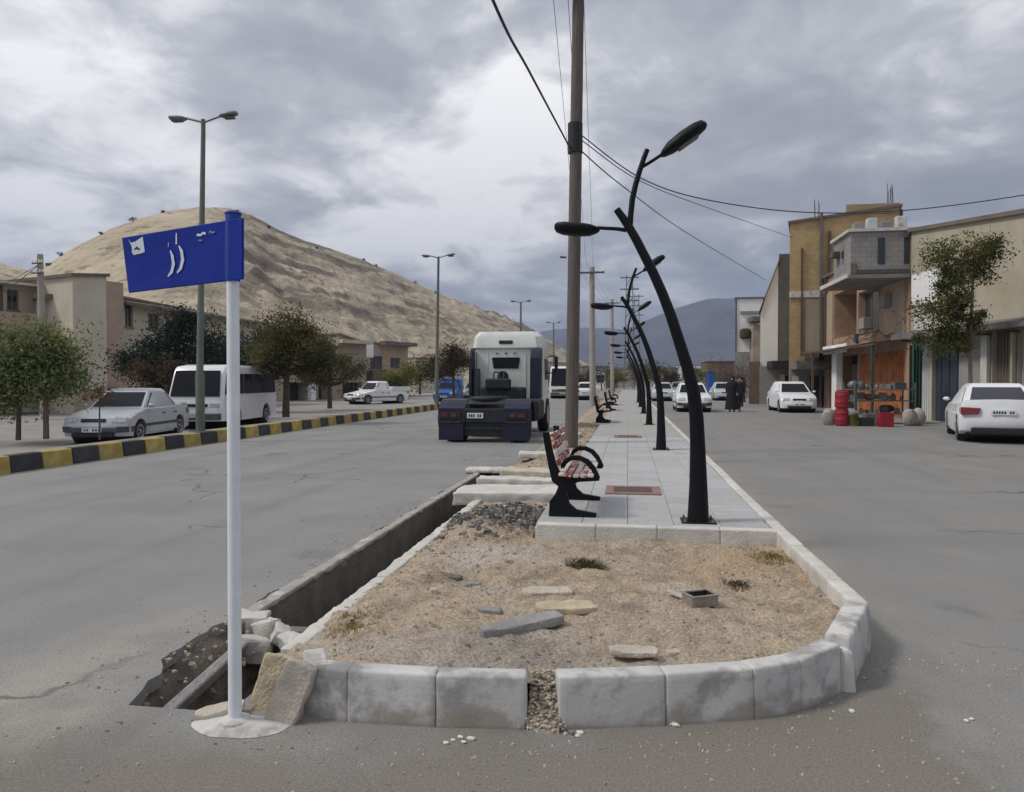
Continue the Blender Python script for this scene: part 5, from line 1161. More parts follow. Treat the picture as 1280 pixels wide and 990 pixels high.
def hillpt(px, v):
    i = min(nu, max(0, round((px + 420) / 1220 * nu))); j = round(v * 120); return Vector(vs[i * (nv + 1) + j])
def range_(name, tab, dist, depth, seed, m_):
    x0, x1 = tab[0][0], tab[-1][0]; n = 300; vv = []; k = 24
    for i in range(n + 1):
        px = x0 + (x1 - x0) * i / n; d = ray(px, 476); h = Vector((d.x, d.y, 0)).normalized(); cy = smooth_tab(tab, px, 12)
        dd = ray(px, cy); crest = max(0, dd.z / math.hypot(dd.x, dd.y) * dist)
        for j in range(k + 1):
            f = j / k; s = f / .7 if f < .7 else 1 - (f - .7) / .3 * 1.1
            p = h * (dist - depth * (.7 - f)); g = mn.fractal((p.x * .004, p.y * .004, seed), .9, 2.0, 6)
            vv.append((p.x, p.y, crest * s + crest * .10 * g * math.sin(min(1, max(0, s)) * 3.1) + crest * .02 * g))
    me = bpy.data.meshes.new(name); me.from_pydata(vv, [], [(i * (k + 1) + j, (i + 1) * (k + 1) + j, (i + 1) * (k + 1) + j + 1, i * (k + 1) + j + 1) for i in range(n) for j in range(k)])
    me.materials.append(m_); me.polygons.foreach_set('use_smooth', [True] * len(me.polygons)); ob = bpy.data.objects.new(name, me); COL.objects.link(ob); return tag(ob, kind='structure')
range_('mountain', [(560, 470), (640, 432), (700, 421), (750, 416), (790, 405), (820, 392), (850, 378), (885, 368), (930, 369), (990, 374), (1060, 392), (1200, 420), (1500, 450), (1700, 476)], 2300, 900, 4, M['mountain'])
range_('mountain', [(500, 470), (620, 424), (690, 410), (740, 406), (800, 412), (880, 440), (960, 470)], 2900, 700, 9, M['mountain'])

ORD = ['first', 'second', 'third', 'fourth', 'fifth', 'sixth', 'seventh', 'eighth', 'ninth', 'tenth', 'eleventh', 'twelfth', 'thirteenth']
# ------------------------------------------------------------------ plants
def leaves(mb, cs, n, size, seed, spread=.16, flat=1.0):
    g = np.random.default_rng(seed); cs = np.array(cs); idx = g.integers(0, len(cs), n)
    n = int(n * 1.9); size *= .74; idx = g.integers(0, len(cs), n)
    c = cs[idx, :3] + np.clip(g.normal(0, 1, (n, 3)), -1.7, 1.7) * (cs[idx, 3:4] * np.array([1, 1, flat]) * spread * 2.2)
    a = g.normal(0, 1, (n, 3)); a /= np.linalg.norm(a, axis=1)[:, None]
    b = np.cross(a, g.normal(0, 1, (n, 3))); b /= np.linalg.norm(b, axis=1)[:, None]
    s = size * g.uniform(.6, 1.3, (n, 1)); a *= s; b *= s * .45
    v = np.stack([c - a, c + b, c + a, c - b], 1).reshape(-1, 3)
    base = len(mb.v); mb.v += [tuple(p) for p in v.tolist()]; mb.f += [(base + 4 * i, base + 4 * i + 1, base + 4 * i + 2, base + 4 * i + 3) for i in range(n)]; mb.mi += [0] * n
def tree(name, label, loc, trunk, blobs, nl, size, lm_, bark='bark', r0=.09, group=None, clumps=9, seed=1, cat='tree', spread=.16):
    """trunk: points up the stem; blobs: (x, y, z, rx, ry, rz) volumes of foliage, local"""
    rr = random.Random(seed); root = empty(name, loc, 0, label, cat, group)
    m = MB(); n = len(trunk); m.tube(trunk, [r0 * (1 - .6 * i / max(1, n - 1)) for i in range(n)], 9)
    cl = []
    for (x, y, z, rx, ry, rz) in blobs:
        near = min(range(n), key=lambda i: (Vector(trunk[i]) - Vector((x, y, z - rz * .6))).length)
        st = Vector(trunk[near]); c = Vector((x, y, z))
        for k in range(clumps):
            while True:
                q = Vector((rr.uniform(-1, 1), rr.uniform(-1, 1), rr.uniform(-1, 1)))
                if .25 < q.length < 1: break
            e = Vector((x + q.x * rx, y + q.y * ry, z + q.z * rz)); cl.append((e.x, e.y, e.z, (rx + ry + rz) / 3 * rr.choice((.55, .9, 1.2, 1.6))))
            mid = st.lerp(e, .5) + Vector((0, 0, -.12 * rz)); m.tube([st, mid, e], [r0 * .32, r0 * .22, r0 * .07], 5)
    m.build('trunk', M[bark], root, smooth=True, angle=70)
    m = MB(); leaves(m, cl, nl, size, seed, spread)
    me = bpy.data.meshes.new('crown'); me.from_pydata(m.v, [], m.f); me.materials.append(M[lm_]); ob = bpy.data.objects.new('crown', me); COL.objects.link(ob); ob.parent = root
    return root
def tpos(px, yy, z=.1): p = ony(px, 480, yy); p.z = z; return p
tree('young_tree', 'leafy young green tree at the left edge beyond the painted kerb', tpos(22, 15.6, .1), [(0, 0, 0), (.03, 0, .8), (0, 0, 1.6), (.05, 0, 2.3)], [(-.5, 0, 1.55, .85, .8, .65), (.1, .2, 1.95, .75, .8, .65), (-.9, .3, 1.2, .6, .5, .5), (.2, 0, 1.3, .6, .6, .45)], 5200, .07, 'leaf_green', r0=.06, group='young trees on the left verge', seed=2, clumps=11)
tree('young_tree', 'airy light green young tree just left of the silver sedan', tpos(57, 16.0, .1), [(0, 0, 0), (0, 0, .9), (.05, 0, 1.7), (.02, 0, 2.6)], [(.1, 0, 1.7, .75, .65, .7), (.25, .1, 2.3, .55, .55, .6), (-.3, 0, 2.1, .6, .6, .6), (.55, 0, 1.5, .4, .4, .4)], 3600, .065, 'leaf_green', bark='bark_pale', r0=.07, group='young trees on the left verge', seed=3, clumps=11)
tree('young_tree', 'tiny reddish sapling in front of the silver sedan', tpos(124, 14.3, .25), [(0, 0, 0), (0, 0, .6), (.02, 0, 1.1)], [(0, 0, 1.0, .30, .3, .20)], 190, .045, 'leaf_red', r0=.022, group='young trees on the left verge', seed=4)
tree('pine_tree', 'big dark evergreen tree behind the sign post and lamp', tpos(222, 27, .1), [(0, 0, 0), (0, 0, 1.6), (0, 0, 3.0), (0, 0, 3.9)], [(-1.6, 0, 2.5, .9, .9, .75), (0, 0, 3.0, 1.1, 1.0, .9), (1.4, 0, 2.7, 1.1, 1.0, .9), (-.6, -.4, 2.0, 1.2, .8, .7), (1.1, -.3, 1.9, 1.1, .9, .7), (.3, 0, 3.7, .6, .6, .4)], 9000, .085, 'leaf_pine', r0=.16, seed=5, clumps=16)
tree('pine_tree', 'smaller dark evergreen filling the gap right of the white post', tpos(318, 33, .1), [(0, 0, 0), (0, 0, 1.6), (0, 0, 3.0)], [(-1.2, 0, 2.6, 1.0, .9, .9), (.2, 0, 2.9, 1.0, 1.0, .8), (0, 0, 1.8, 1.3, .9, .7)], 5200, .095, 'leaf_pine', r0=.14, seed=6, clumps=14)
tree('shade_tree', 'rusty brown low tree beneath the dark evergreen by the minibus', tpos(205, 25, .1), [(0, 0, 0), (0, 0, .9), (.1, 0, 1.5)], [(-.2, 0, 1.6, .9, .6, .5), (.7, 0, 1.5, .7, .5, .45)], 2600, .075, 'leaf_rust', r0=.08, group='street trees on the left', seed=7, clumps=12)
tree('shade_tree', 'olive autumn tree with dark forked trunk just right of minibus', tpos(357, 24.3, .25), [(0, 0, 0), (.02, 0, .8), (.05, 0, 1.5), (.10, 0, 2.2), (.1, 0, 2.9)], [(-.5, 0, 2.6, .85, .9, .6), (.55, 0, 2.65, .75, .8, .6), (.1, 0, 3.1, .8, .8, .45), (.9, 0, 1.9, .6, .7, .5), (-.75, 0, 2.0, .5, .6, .4), (-.2, 0, 2.1, .7, .7, .45)], 7500, .075, 'leaf_olive', r0=.13, group='street trees on the left', seed=8, clumps=13)
tree('shade_tree', 'dark olive tree overhanging the shaded shop front in mid distance', tpos(412, 36, .1), [(0, 0, 0), (0, 0, 1.1), (.1, 0, 2.0)], [(-.8, 0, 2.0, 1.1, 1.0, .7), (.6, 0, 1.9, 1.1, 1.0, .7), (-.2, 0, 2.7, .9, .8, .6), (-1.3, 0, 2.9, .8, .7, .7)], 5200, .09, 'leaf_olive', r0=.13, group='street trees on the left', seed=9, clumps=13)
tree('shade_tree', 'yellow green bushy tree in front of the far houses', tpos(500, 60, .1), [(0, 0, 0), (0, 0, .7), (0, 0, 1.3)], [(-.7, 0, 1.4, 1.0, .9, .8), (.6, 0, 1.7, 1.1, .9, .8)], 2600, .12, 'leaf_yellow', r0=.1, group='street trees on the left', seed=10, clumps=11)
tree('shade_tree', 'round rusty brown tree between the second street light and truck', tpos(567, 42, .25), [(0, 0, 0), (0, 0, .8), (0, 0, 1.5), (.05, 0, 2.2)], [(-.5, 0, 2.25, .85, .8, .75), (.5, 0, 2.3, .85, .8, .75), (0, 0, 2.8, .7, .7, .45)], 4200, .085, 'leaf_rust', r0=.11, group='street trees on the left', seed=11, clumps=15)
tree('shade_tree', 'small dark leafy tree behind the truck at its left mirror', tpos(525, 75, .1), [(0, 0, 0), (0, 0, 1.2), (0, 0, 2)], [(0, 0, 2.6, 1.6, 1.2, 1.1), (1.6, 0, 2.4, 1.2, 1, .9)], 2200, .15, 'leaf_olive', r0=.13, group='street trees on the left', seed=12)
tree('shop_tree', 'thin tall tree with tiered green crowns before the garages', (ony(1212, 476, 23.6).x, 23.6, 0), [(0, 0, 0), (.03, 0, 1.2), (.0, 0, 2.5), (.04, 0, 3.9), (.07, 0, 5.0), (.1, 0, 5.5)], [(-.75, -.1, 5.15, .60, .6, .42), (.05, 0, 5.3, .55, .6, .38), (.62, 0, 5.3, .42, .5, .30), (-.35, 0, 4.75, .42, .5, .30), (-1.15, -.1, 3.55, .52, .5, .36), (-.70, 0, 3.75, .4, .4, .32), (-.95, 0, 2.75, .55, .5, .28), (-.45, 0, 2.55, .40, .4, .25), (.1, 0, 3.3, .3, .3, .3), (-.5, 0, 4.35, .45, .4, .35), (.25, 0, 4.85, .45, .4, .35), (-.75, 0, 3.15, .5, .4, .35), (-.2, 0, 3.75, .35, .35, .3)], 8200, .06, 'leaf_shop', bark='bark_pale', r0=.065, seed=13, clumps=9, cat='tree')
far = [('bare grey brown tree beside the far white building', 908, 62, 'leaf_rust', 2.0, 3.4), ('leafless dark tree behind the two walkers', 930, 55, 'leaf_rust', 1.4, 2.7), ('bright green roadside tree behind the nearest lamp post', 872, 95, 'leaf_green', 2.0, 3.6),
       ('hazy dark tree at the end of the road', 845, 120, 'leaf_olive', 2.6, 3.6), ('hazy olive tree left of the far lamps', 812, 130, 'leaf_olive', 3.0, 4.6), ('dark round tree far behind the pale utility pole', 752, 120, 'leaf_pine', 3.0, 3.8), ('brownish tree far behind the bus', 722, 110, 'leaf_rust', 2.5, 3.4), ('pale rusty tree at far right of road end', 893, 140, 'leaf_rust', 2.6, 3.6), ('low bushy tree at the road vanishing point', 780, 150, 'leaf_olive', 3.4, 4.0), ('dark tree above the second bench in the distance', 735, 150, 'leaf_pine', 3.5, 4.2)]
for i, (lb, px, yy, lf, r, h) in enumerate(far):
    tree('distant_tree', lb, tpos(px, yy, 0), [(0, 0, 0), (0, 0, h * .4), (0, 0, h * .7)], [(-r * .4, 0, h * .62, r * .6, r * .6, h * .3), (r * .4, 0, h * .66, r * .6, r * .6, h * .3)], 520 if 'lea' in lb and 'bare' not in lb else 900, .18 if i > 1 else .07, lf, r0=.12, group='trees far down the road', seed=30 + i, clumps=9)
for i, (px, v, s) in enumerate(((170, .985, .55), (78, .98, .5), (130, .985, .4), (456, .99, .6), (470, .985, .7), (62, .97, .5), (205, .99, .35), (335, .93, .5), (398, .95, .4), (300, .97, .4), (520, .97, .8), (545, .975, .8), (610, .985, 1.0))):
    p = hillpt(px, v); s *= 2.1; p.z -= s * .22
    root = empty('shrub', p, 0, ('%s dark shrub from the left along the bare ridge of the hill' % ORD[[62, 78, 130, 170, 205, 300, 335, 398, 456, 470, 520, 545, 610].index(px)]), 'shrub', 'shrubs on the hill')
    m = MB(); m.tube([(0, 0, -.3), (0, 0, s * .4)], .06, 5); m.build('stem', M['bark'], root)
    m = MB(); leaves(m, [(random.gauss(0, s * .3), random.gauss(0, s * .3), s * .5 + random.gauss(0, s * .15), s * .5) for _ in range(6)], 140, .18, 70 + i); me = bpy.data.meshes.new('foliage'); me.from_pydata(m.v, [], m.f); me.materials.append(M['leaf_pine']); ob = bpy.data.objects.new('foliage', me); COL.objects.link(ob); ob.parent = root

# ------------------------------------------------------------------ buildings: a front wall with real openings, side and back walls, roof
class Bldg:
    def __init__(s, name, label, p0, p1, z0, z1, depth, m_, group=None, z1b=None, roof='roofing', parapet=0.0, name_wall='wall', uvs=1.0, holes=(), skew=0.0):
        """p0 -> p1 runs along the front seen from outside with the outward side to the right-hand of the walk reversed; z1 / z1b: top at p0 / p1"""
        s.p0 = Vector((*p0, 0)); s.p1 = Vector((*p1, 0)); s.a = (s.p1 - s.p0).normalized(); s.L = (s.p1 - s.p0).length
        s.up = Vector((0, 0, 1)); s.n = Vector((s.a.y, -s.a.x, 0)); s.z0 = z0
        s.root = empty(name, s.p0 + Vector((0, 0, z0)), 0, label, 'building', group); s.o = s.p0 + Vector((0, 0, z0))
        zb = z1 if z1b is None else z1b
        top = lambda u: (z1 + (zb - z1) * u / s.L) - z0
        s.top = top; s.depth = depth
        us = sorted({0, s.L, *[h[0] for h in holes], *[h[1] for h in holes]}); zs = sorted({0, *[h[2] for h in holes], *[h[3] for h in holes]}); zs.append(None)
        m = MB(s.o); P = lambda u, v, d=0: s.o + s.a * (u - (skew * d if d < -1.6 else 0)) + s.up * v + s.n * d
        s.P = P; uvl = []
        def q(a, b, c, d): m.quad(P(*a), P(*b), P(*c), P(*d)); uvl.append([a[:2] if abs(a[2] - b[2]) < 1e-6 else (a[2], a[1]) for a in (a, b, c, d)] if abs(a[0] - b[0]) > 1e-6 else [(x[2], x[1]) for x in (a, b, c, d)])
        for i in range(len(us) - 1):
            for j in range(len(zs) - 1):
                u0, u1, v0 = us[i], us[i + 1], zs[j]; v1 = zs[j + 1]
                if v1 is not None and any(h[0] <= u0 + 1e-6 and u1 <= h[1] + 1e-6 and h[2] <= v0 + 1e-6 and v1 <= h[3] + 1e-6 for h in holes): continue
                q((u0, v0, 0), (u1, v0, 0), (u1, top(u1) if v1 is None else v1, 0), (u0, top(u0) if v1 is None else v1, 0))
        for h in holes:
            u0, u1, v0, v1 = h[:4]; r = -(h[4] if len(h) > 4 else .22)
            q((u0, v0, 0), (u0, v1, 0), (u0, v1, r), (u0, v0, r)); q((u1, v0, r), (u1, v1, r), (u1, v1, 0), (u1, v0, 0))
            q((u0, v1, 0), (u1, v1, 0), (u1, v1, r), (u0, v1, r)); q((u0, v0, r), (u1, v0, r), (u1, v0, 0), (u0, v0, 0))
        D = -depth; L_ = s.L
        q((0, 0, D), (0, 0, 0), (0, top(0), 0), (0, top(0), D)); q((L_, 0, 0), (L_, 0, D), (L_, top(L_), D), (L_, top(L_), 0)); q((L_, 0, D), (0, 0, D), (0, top(0), D), (L_, top(L_), D))
        me = bpy.data.meshes.new(name_wall); me.from_pydata(m.v, [], m.f); me.materials.append(M[m_]); uv = me.uv_layers.new(name='UVMap'); k = 0
        for f in uvl:
            for c in f: uv.data[k].uv = c; k += 1
        ob = bpy.data.objects.new(name_wall, me); COL.objects.link(ob); ob.parent = s.root; s.wall = ob
        m = MB(s.o); e = .12
        m.hexa([P(-e, top(0) - .02, e), P(L_ + e, top(L_) - .02, e), P(L_ + e, top(L_) - .02, D), P(-e, top(0) - .02, D), P(-e, top(0) + .12, e), P(L_ + e, top(L_) + .12, e), P(L_ + e, top(L_) + .12, D), P(-e, top(0) + .12, D)])
        s.roof = m.build('roof', M[roof], s.root)
    def box(s, name, u0, u1, v0, v1, d0, d1, m_, par=None, bev=0.0, v0b=None, v1b=None):
        P = s.P; a = v0 if v0b is None else v0b; b = v1 if v1b is None else v1b
        m = MB(s.o); m.hexa([P(u0, v0, d0), P(u1, v0, d0), P(u1, a, d1), P(u0, a, d1), P(u0, v1, d0), P(u1, v1, d0), P(u1, b, d1), P(u0, b, d1)]); return m.build(name, M[m_], par or s.root, bevel=bev)
    def window(s, u0, u1, v0, v1, nx=2, ny=1, d=-.12, fr='frame', pane='pane'):
        w = .055; P = s.P; m = MB(s.o)
        def bb(a, b, c, e, z=0): m.hexa([P(a, c, d - .03), P(b, c, d - .03), P(b, c, d + .03 + z), P(a, c, d + .03 + z), P(a, e, d - .03), P(b, e, d - .03), P(b, e, d + .03 + z), P(a, e, d + .03 + z)])
        bb(u0 + .002, u1 - .002, v0 + .002, v0 + w); bb(u0 + .002, u1 - .002, v1 - w, v1 - .002); bb(u0 + .002, u0 + w, v0 + w, v1 - w); bb(u1 - w, u1 - .002, v0 + w, v1 - w)
        for k in range(1, nx): x = u0 + (u1 - u0) * k / nx; bb(x - .025, x + .025, v0 + w, v1 - w, -.003)
        f = m.build('window', M[fr], s.root)
        s.box('pane', u0 + .01, u1 - .01, v0 + .01, v1 - .01, d - .012, d - .002, pane, f); s.box('sill', u0 - .05, u1 + .05, v0 - .07, v0 - .002, -.02, .07, fr, f); return f
    def shutter(s, name, u0, u1, v0, v1, m_, d=-.14, step=.11, vert=True, th=.035):
        dd = s.box(name, u0 + .003, u1 - .003, v0 + .002, v1 - .003, d - .04, d, m_); m = MB(s.o); P = s.P
        n = int(((u1 - u0) if vert else (v1 - v0)) / step)
        for k in range(n):
            if vert: a = u0 + step * (k + .25); b = a + step * .5; c, e = v0 + .02, v1 - .02
            else: c = v0 + step * (k + .2); e = c + step * .55; a, b = u0 + .02, u1 - .02
            m.hexa([P(a, c, d - .002), P(b, c, d - .002), P(b, c, d + th), P(a, c, d + th), P(a, e, d - .002), P(b, e, d - .002), P(b, e, d + th), P(a, e, d + th)])
        rb = m.build('ribs', M[m_], dd); return dd
def XY(px, yy): p = ony(px, 476, yy); return (p.x, p.y)

# right-hand row -------------------------------------------------
XF = 10.9
def uof(px, y1=15.0): return None
# garages: front along X = XF from Y = 29.6 (far) to Y = 14 (near); seen from the road the far end is on the left
YN = onx(1136, XF); Y0g, Y1g, KG = YN - .12, 13.0, .1524
def yy(px): d = ray(px, 476); return (XF + Y0g * KG) / (d.x / d.y + KG)
def g_(px): return (Y0g - yy(px)) * math.hypot(1, KG)
h_ = lambda px, py: ony(px, py, yy(px)).z
LG = (Y0g - Y1g) * math.hypot(1, KG)
H0, H1 = h_(1135, 290), h_(1280, 266); slope = (H1 - H0) / (g_(1280) - g_(1135)); H_end = H1 + slope * (LG - g_(1280))
dt = 2.95
doors = [(g_(1140), g_(1163), 0.02, dt), (g_(1165), g_(1199), .02, dt + .05), (g_(1240), g_(1268), .02, dt + .2), (g_(1272), g_(1272) + 2.3, .02, dt + .2)]
gr = Bldg('garage_building', 'long ochre plastered building with garage doors behind the parked white car', (XF, Y0g), (XF + (Y0g - Y1g) * KG, Y1g), 0, H0, 9, 'ochre', 'buildings along the right side', z1b=H_end, holes=doors)
for d_, mm, nm in zip(doors, ('door_white', 'door_navy', 'door_brown', 'door_white'), ('roller_door', 'steel_door', 'roller_door', 'roller_door')):
    dd = gr.shutter(nm, *d_[:4], mm, step=.14 if nm == 'roller_door' else .5, vert=True, th=.02)
    dd['label'] = {'door_white': 'white ribbed garage door', 'door_navy': 'dark navy steel double door', 'door_brown': 'brown ribbed garage shutter'}[mm]
gr.box('lower_cladding', g_(1200), g_(1239), .0, dt - .1, .003, .05, 'grey_wall', bev=.01)
gr.box('pier', g_(1231), g_(1239), .0, 3.1, .05, .16, 'concrete_pale', bev=.01)
gr.box('pier', g_(1268.3), g_(1271.5), .0, 3.1, .05, .16, 'ochre', bev=.01)
gr.box('white_panel', g_(1140), g_(1172), 4.4, 5.6, .004, .06, 'white_wall')
gr.box('white_panel', g_(1143), g_(1180), 3.35, 4.3, .004, .05, 'concrete_pale')
gr.box('parapet_cap', 0, gr.L, gr.top(0) + .12, gr.top(0) + .2, -.25, .14, 'roofing') if abs(slope) < .01 else None
def sheets(b, u0, u1, v, d, drop, m_='awning', w=.55, th=.03):
    u = u0; k = 0
    while u < u1 - .05:
        e = min(u + w, u1); j = random.uniform(-.05, .05)
        P = b.P; m = MB(b.o); m.hexa([P(u, v, .02), P(e, v, .02), P(e, v - drop + j, d), P(u, v - drop + j, d), P(u, v + th, .02), P(e, v + th, .02), P(e, v - drop + th + j, d), P(u, v - drop + th + j, d)]); m.build('awning_sheet', M[m_], b.root)
        m = MB(b.o)
        for q in range(3):
            a = u + (e - u) * (q + .3) / 3; c = a + (e - u) * .12
            m.hexa([P(a, v + th - .002, .02), P(c, v + th - .002, .02), P(c, v - drop + th + j - .002, d), P(a, v - drop + th + j - .002, d), P(a, v + th + .025, .02), P(c, v + th + .025, .02), P(c, v - drop + th + j + .025, d), P(a, v - drop + th + j + .025, d)])
        u = e + .004; k += 1
sheets(gr, .2, gr.L - .3, 3.42, .85, .22)
gr.box('awning_edge', .2, gr.L - .3, 3.08, 3.24, .80, .86, 'awning')
for px in (1152, 1200, 1240, 1275): gr.box('bracket', g_(px), g_(px) + .05, 2.98, 3.06, .05, .8, 'rusty')
# rebar on the roofs
def rebar(b, u, n, h, d=-.4, sp=.16):
    m = MB(b.o)
    for k in range(n):
        p = b.P(u + sp * (k % 2), b.top(u) - .05, d - sp * (k // 2)); m.tube([p, p + Vector((random.uniform(-.06, .06), random.uniform(-.06, .06), h * random.uniform(.7, 1)))], .017, 5)
    m.build('rebar', M['rusty'], b.root)
rebar(gr, g_(1275), 4, .8)
# block house with the balcony
Y0h, Y1h = onx(1030, XF), YN
yh = lambda px: onx(px, XF); gh = lambda px: Y0h - yh(px)
zt = lambda px, py: ony(px, py, yh(px)).z
holes = [(gh(1042), gh(1070), 3.75, 6.1, 1.4), (gh(1072), gh(1098), 3.8, 5.7, .5), (gh(1036), gh(1072), .02, 2.85, 1.2), (gh(1074), gh(1130), .02, 2.75, .2)]
bh = Bldg('block_house', 'grey block house with jutting balcony slab above an orange shop shutter', (XF, Y0h), (XF, Y1h), 0, 7.25, 9, 'rbrick', 'buildings along the right side', holes=holes)
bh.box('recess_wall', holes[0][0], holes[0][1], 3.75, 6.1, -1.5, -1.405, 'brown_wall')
bh.shutter('orange_shutter', *holes[3][:4], 'orange', d=-.08, step=.22)
bh.window(*holes[1][:4], nx=3, d=-.3)
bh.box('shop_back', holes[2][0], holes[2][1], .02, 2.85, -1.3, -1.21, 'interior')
bh.box('shop_door', holes[2][0] + .2, holes[2][0] + 1.6, .04, 2.4, -1.2, -1.12, 'door_grey'); bh.box('shop_door', holes[2][0] + 1.7, holes[2][1] - .9, .04, 2.5, -1.2, -1.1, 'door_brown')
bh.box('column', gh(1050), gh(1056), .0, 3.0, .10, .42, 'white_wall', bev=.02); bh.box('column', gh(1050) - .08, gh(1056) + .08, 3.0, 3.2, .04, .5, 'white_wall', bev=.02)
bh.box('brick_panel', gh(1105), gh(1131), 3.4, 6.0, .003, .06, 'pinkish'); bh.box('brick_panel', gh(1032), gh(1041), 3.3, 6.3, .003, .06, 'pinkish')
XL = ony(1062, 476, YN).x; DO = XF - XL; u0_, u1_ = Y0h - onx(1041, XL), Y0h - YN - .02; ZS, ZT = ony(1100, 343, YN).z, ony(1100, 289, YN).z; US = Y0h - onx(1029, XL)                      # upper room jutting over the pavement, its blind end towards the viewer
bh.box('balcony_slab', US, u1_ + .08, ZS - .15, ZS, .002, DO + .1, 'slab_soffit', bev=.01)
bh.box('balcony_edge', US, u1_ + .08, ZS - .12, ZS + .04, DO + .102, DO + .18, 'concrete_pale')
ur = bh.box('upper_room', u0_, u1_, ZS + .003, ZT, .002, DO, 'gblock')
me = ur.data; uvm = me.uv_layers.new(name='UVMap')
for pol in me.polygons:
    for li in pol.loop_indices:
        v = me.vertices[me.loops[li].vertex_index].co; uvm.data[li].uv = (v.x + v.y, v.z)
for (d0, d1) in ((DO * .42, DO * .54), (.02, DO * .1)):
    bh.box('slit_window', u1_ - .02, u1_ + .012, ZS + .4, ZT - .25, d0, d1, 'pane', ur); 
bh.box('slit_window', u0_ + 1.2, u0_ + 1.5, ZS + .6, ZT - .4, DO - .01, DO + .012, 'pane', ur)
bh.box('room_roof', u0_ - .15, u1_ + .10, ZT + .003, ZT + .12, -.3, DO + .12, 'concrete_pale')
bh.box('hanging_box', u0_ + .5, u0_ + 1.0, ZT - .75, ZT - .5, DO + .003, DO + .3, 'trim_grey', bev=.03)
bh.box('corner_post', u1_ + .002, u1_ + .06, ZS + .05, ZS + .45, DO - .22, DO - .01, 'brown_wall')
bh.box('rail', u1_ + .003, u1_ + .05, ZS + .05, ZS + .2, .05, DO - .24, 'trim_grey')
sheets(bh, gh(1030), bh.L - .1, 3.25, 1.3, .28)
bh.box('beam', gh(1030), bh.L - .1, 2.92, 3.06, 1.2, 1.3, 'rusty')
bh.box('steel_post', gh(1131), gh(1132.2), .0, 2.93, 1.18, 1.28, 'green_paint'); bh.box('steel_post', gh(1046), gh(1047), .0, 2.93, 1.18, 1.28, 'rusty')
bh.box('drain_pipe', gh(1033), gh(1034), 3.3, 7.2, .03, .14, 'rusty')
for i, (fd, w, h, mm) in enumerate(((.90, .40, .32, 'grey_wall'), (.66, .36, .50, 'car_silver'), (.42, .36, .36, 'car_grey'), (.16, .34, .55, 'concrete'))):
    bh.box('roof_clutter', u1_ - .75, u1_ - .75 + w, ZT + .122, ZT + .122 + h, DO * fd - .38, DO * fd, mm, bev=.04)
for k, (u, v, d) in enumerate(((7.3, 3.9, .0), (10.2, 4.6, .06))):
    ac = bh.box('air_conditioner', u, u + .75, v, v + .5, d + .004, d + .30, 'grey_wall', bev=.02)
    m = MB(bh.o); m.lathe([(.20, 0), (.20, .012)], (0, 0, 0), 16); m.v = [tuple(bh.P(u + .38 + a, v + .25 + b, d + .30 + c) - bh.o) for a, b, c in m.v]; m.build('fan_grille', M['trim_grey'], ac)
bh.box('meter_box', gh(1070), gh(1070) + .35, 3.35, 3.75, .004, .16, 'trim_grey', bev=.01)
sb = bh.box('shop_sign', gh(1038), gh(1068), 2.92, 3.35, .33, .42, 'white_wall', bev=.01)
for k in range(4): m = MB(bh.o); m.tube([bh.P(3 + 2.1 * k, 3.5 + .2 * (k % 2), .06), bh.P(4 + 2.1 * k, 3.42, .08), bh.P(5.1 + 2.1 * k, 3.5 + .2 * ((k + 1) % 2), .06)], .018, 5); m.build('conduit', M['wire'], bh.root)
# tall yellow brick house, its end wall facing the viewer
Yb = Y0h + .15
xb = lambda px: ony(px, 476, Yb).x; zb = lambda py: ony(1000, py, Yb).z
hb = [(xb(1008) - xb(986), xb(1022) - xb(986), 3.55, 5.4, .4)]
yb = Bldg('brick_house', 'tall unfinished yellow brick house rising behind the balcony', (xb(986), Yb), (xb(1122), Yb), 0, zb(279), 12, 'ybrick', 'buildings along the right side', z1b=zb(262), holes=hb, skew=.235)
ub = lambda px: xb(px) - xb(986)
yb.box('dark_arch_opening', hb[0][0] + .002, hb[0][1] - .002, 3.55, 5.4, -.4, -.3, 'interior')
yb.box('steel_column', ub(1023), ub(1026), 0, zb(268), .01, .2, 'concrete_dark'); yb.box('steel_column', ub(1034), ub(1036.5), 3.2, zb(290), .01, .16, 'rusty'); yb.box('steel_column', ub(1000), ub(1002), 3.2, zb(310), .01, .15, 'rusty')
yb.box('ring_beam', ub(986), ub(1060), zb(372), zb(364), .01, .10, 'concrete'); yb.box('lower_wall', ub(987), ub(1036), .0, zb(455), .003, .09, 'grey_wall')
yb.box('plaster_patch', ub(1005), ub(1034), zb(455) + .01, zb(374), .003, .07, 'tan')
yb.box('shop_canopy', ub(988), ub(1034), zb(462), zb(452), .1, 1.6, 'awning'); yb.box('shop_opening', ub(1012), ub(1034), .03, zb(470), .095, .13, 'interior')
yb.box('shop_door', ub(990), ub(998), .03, zb(470), .095, .14, 'door_white'); yb.box('shop_door', ub(1000), ub(1010), .03, zb(470), .095, .14, 'door_grey')
rebar(yb, ub(1020), 4, 1.3); rebar(yb, ub(1113), 6, 1.6, sp=.2); rebar(yb, ub(1060), 2, .5)
yb.box('roof_tank', ub(1124), ub(1131), zb(275), zb(263), -1.0, -.5, 'trim_grey', bev=.05); yb.box('parapet', ub(1056), ub(1122), zb(270), zb(258), -.12, .05, 'ybrick')
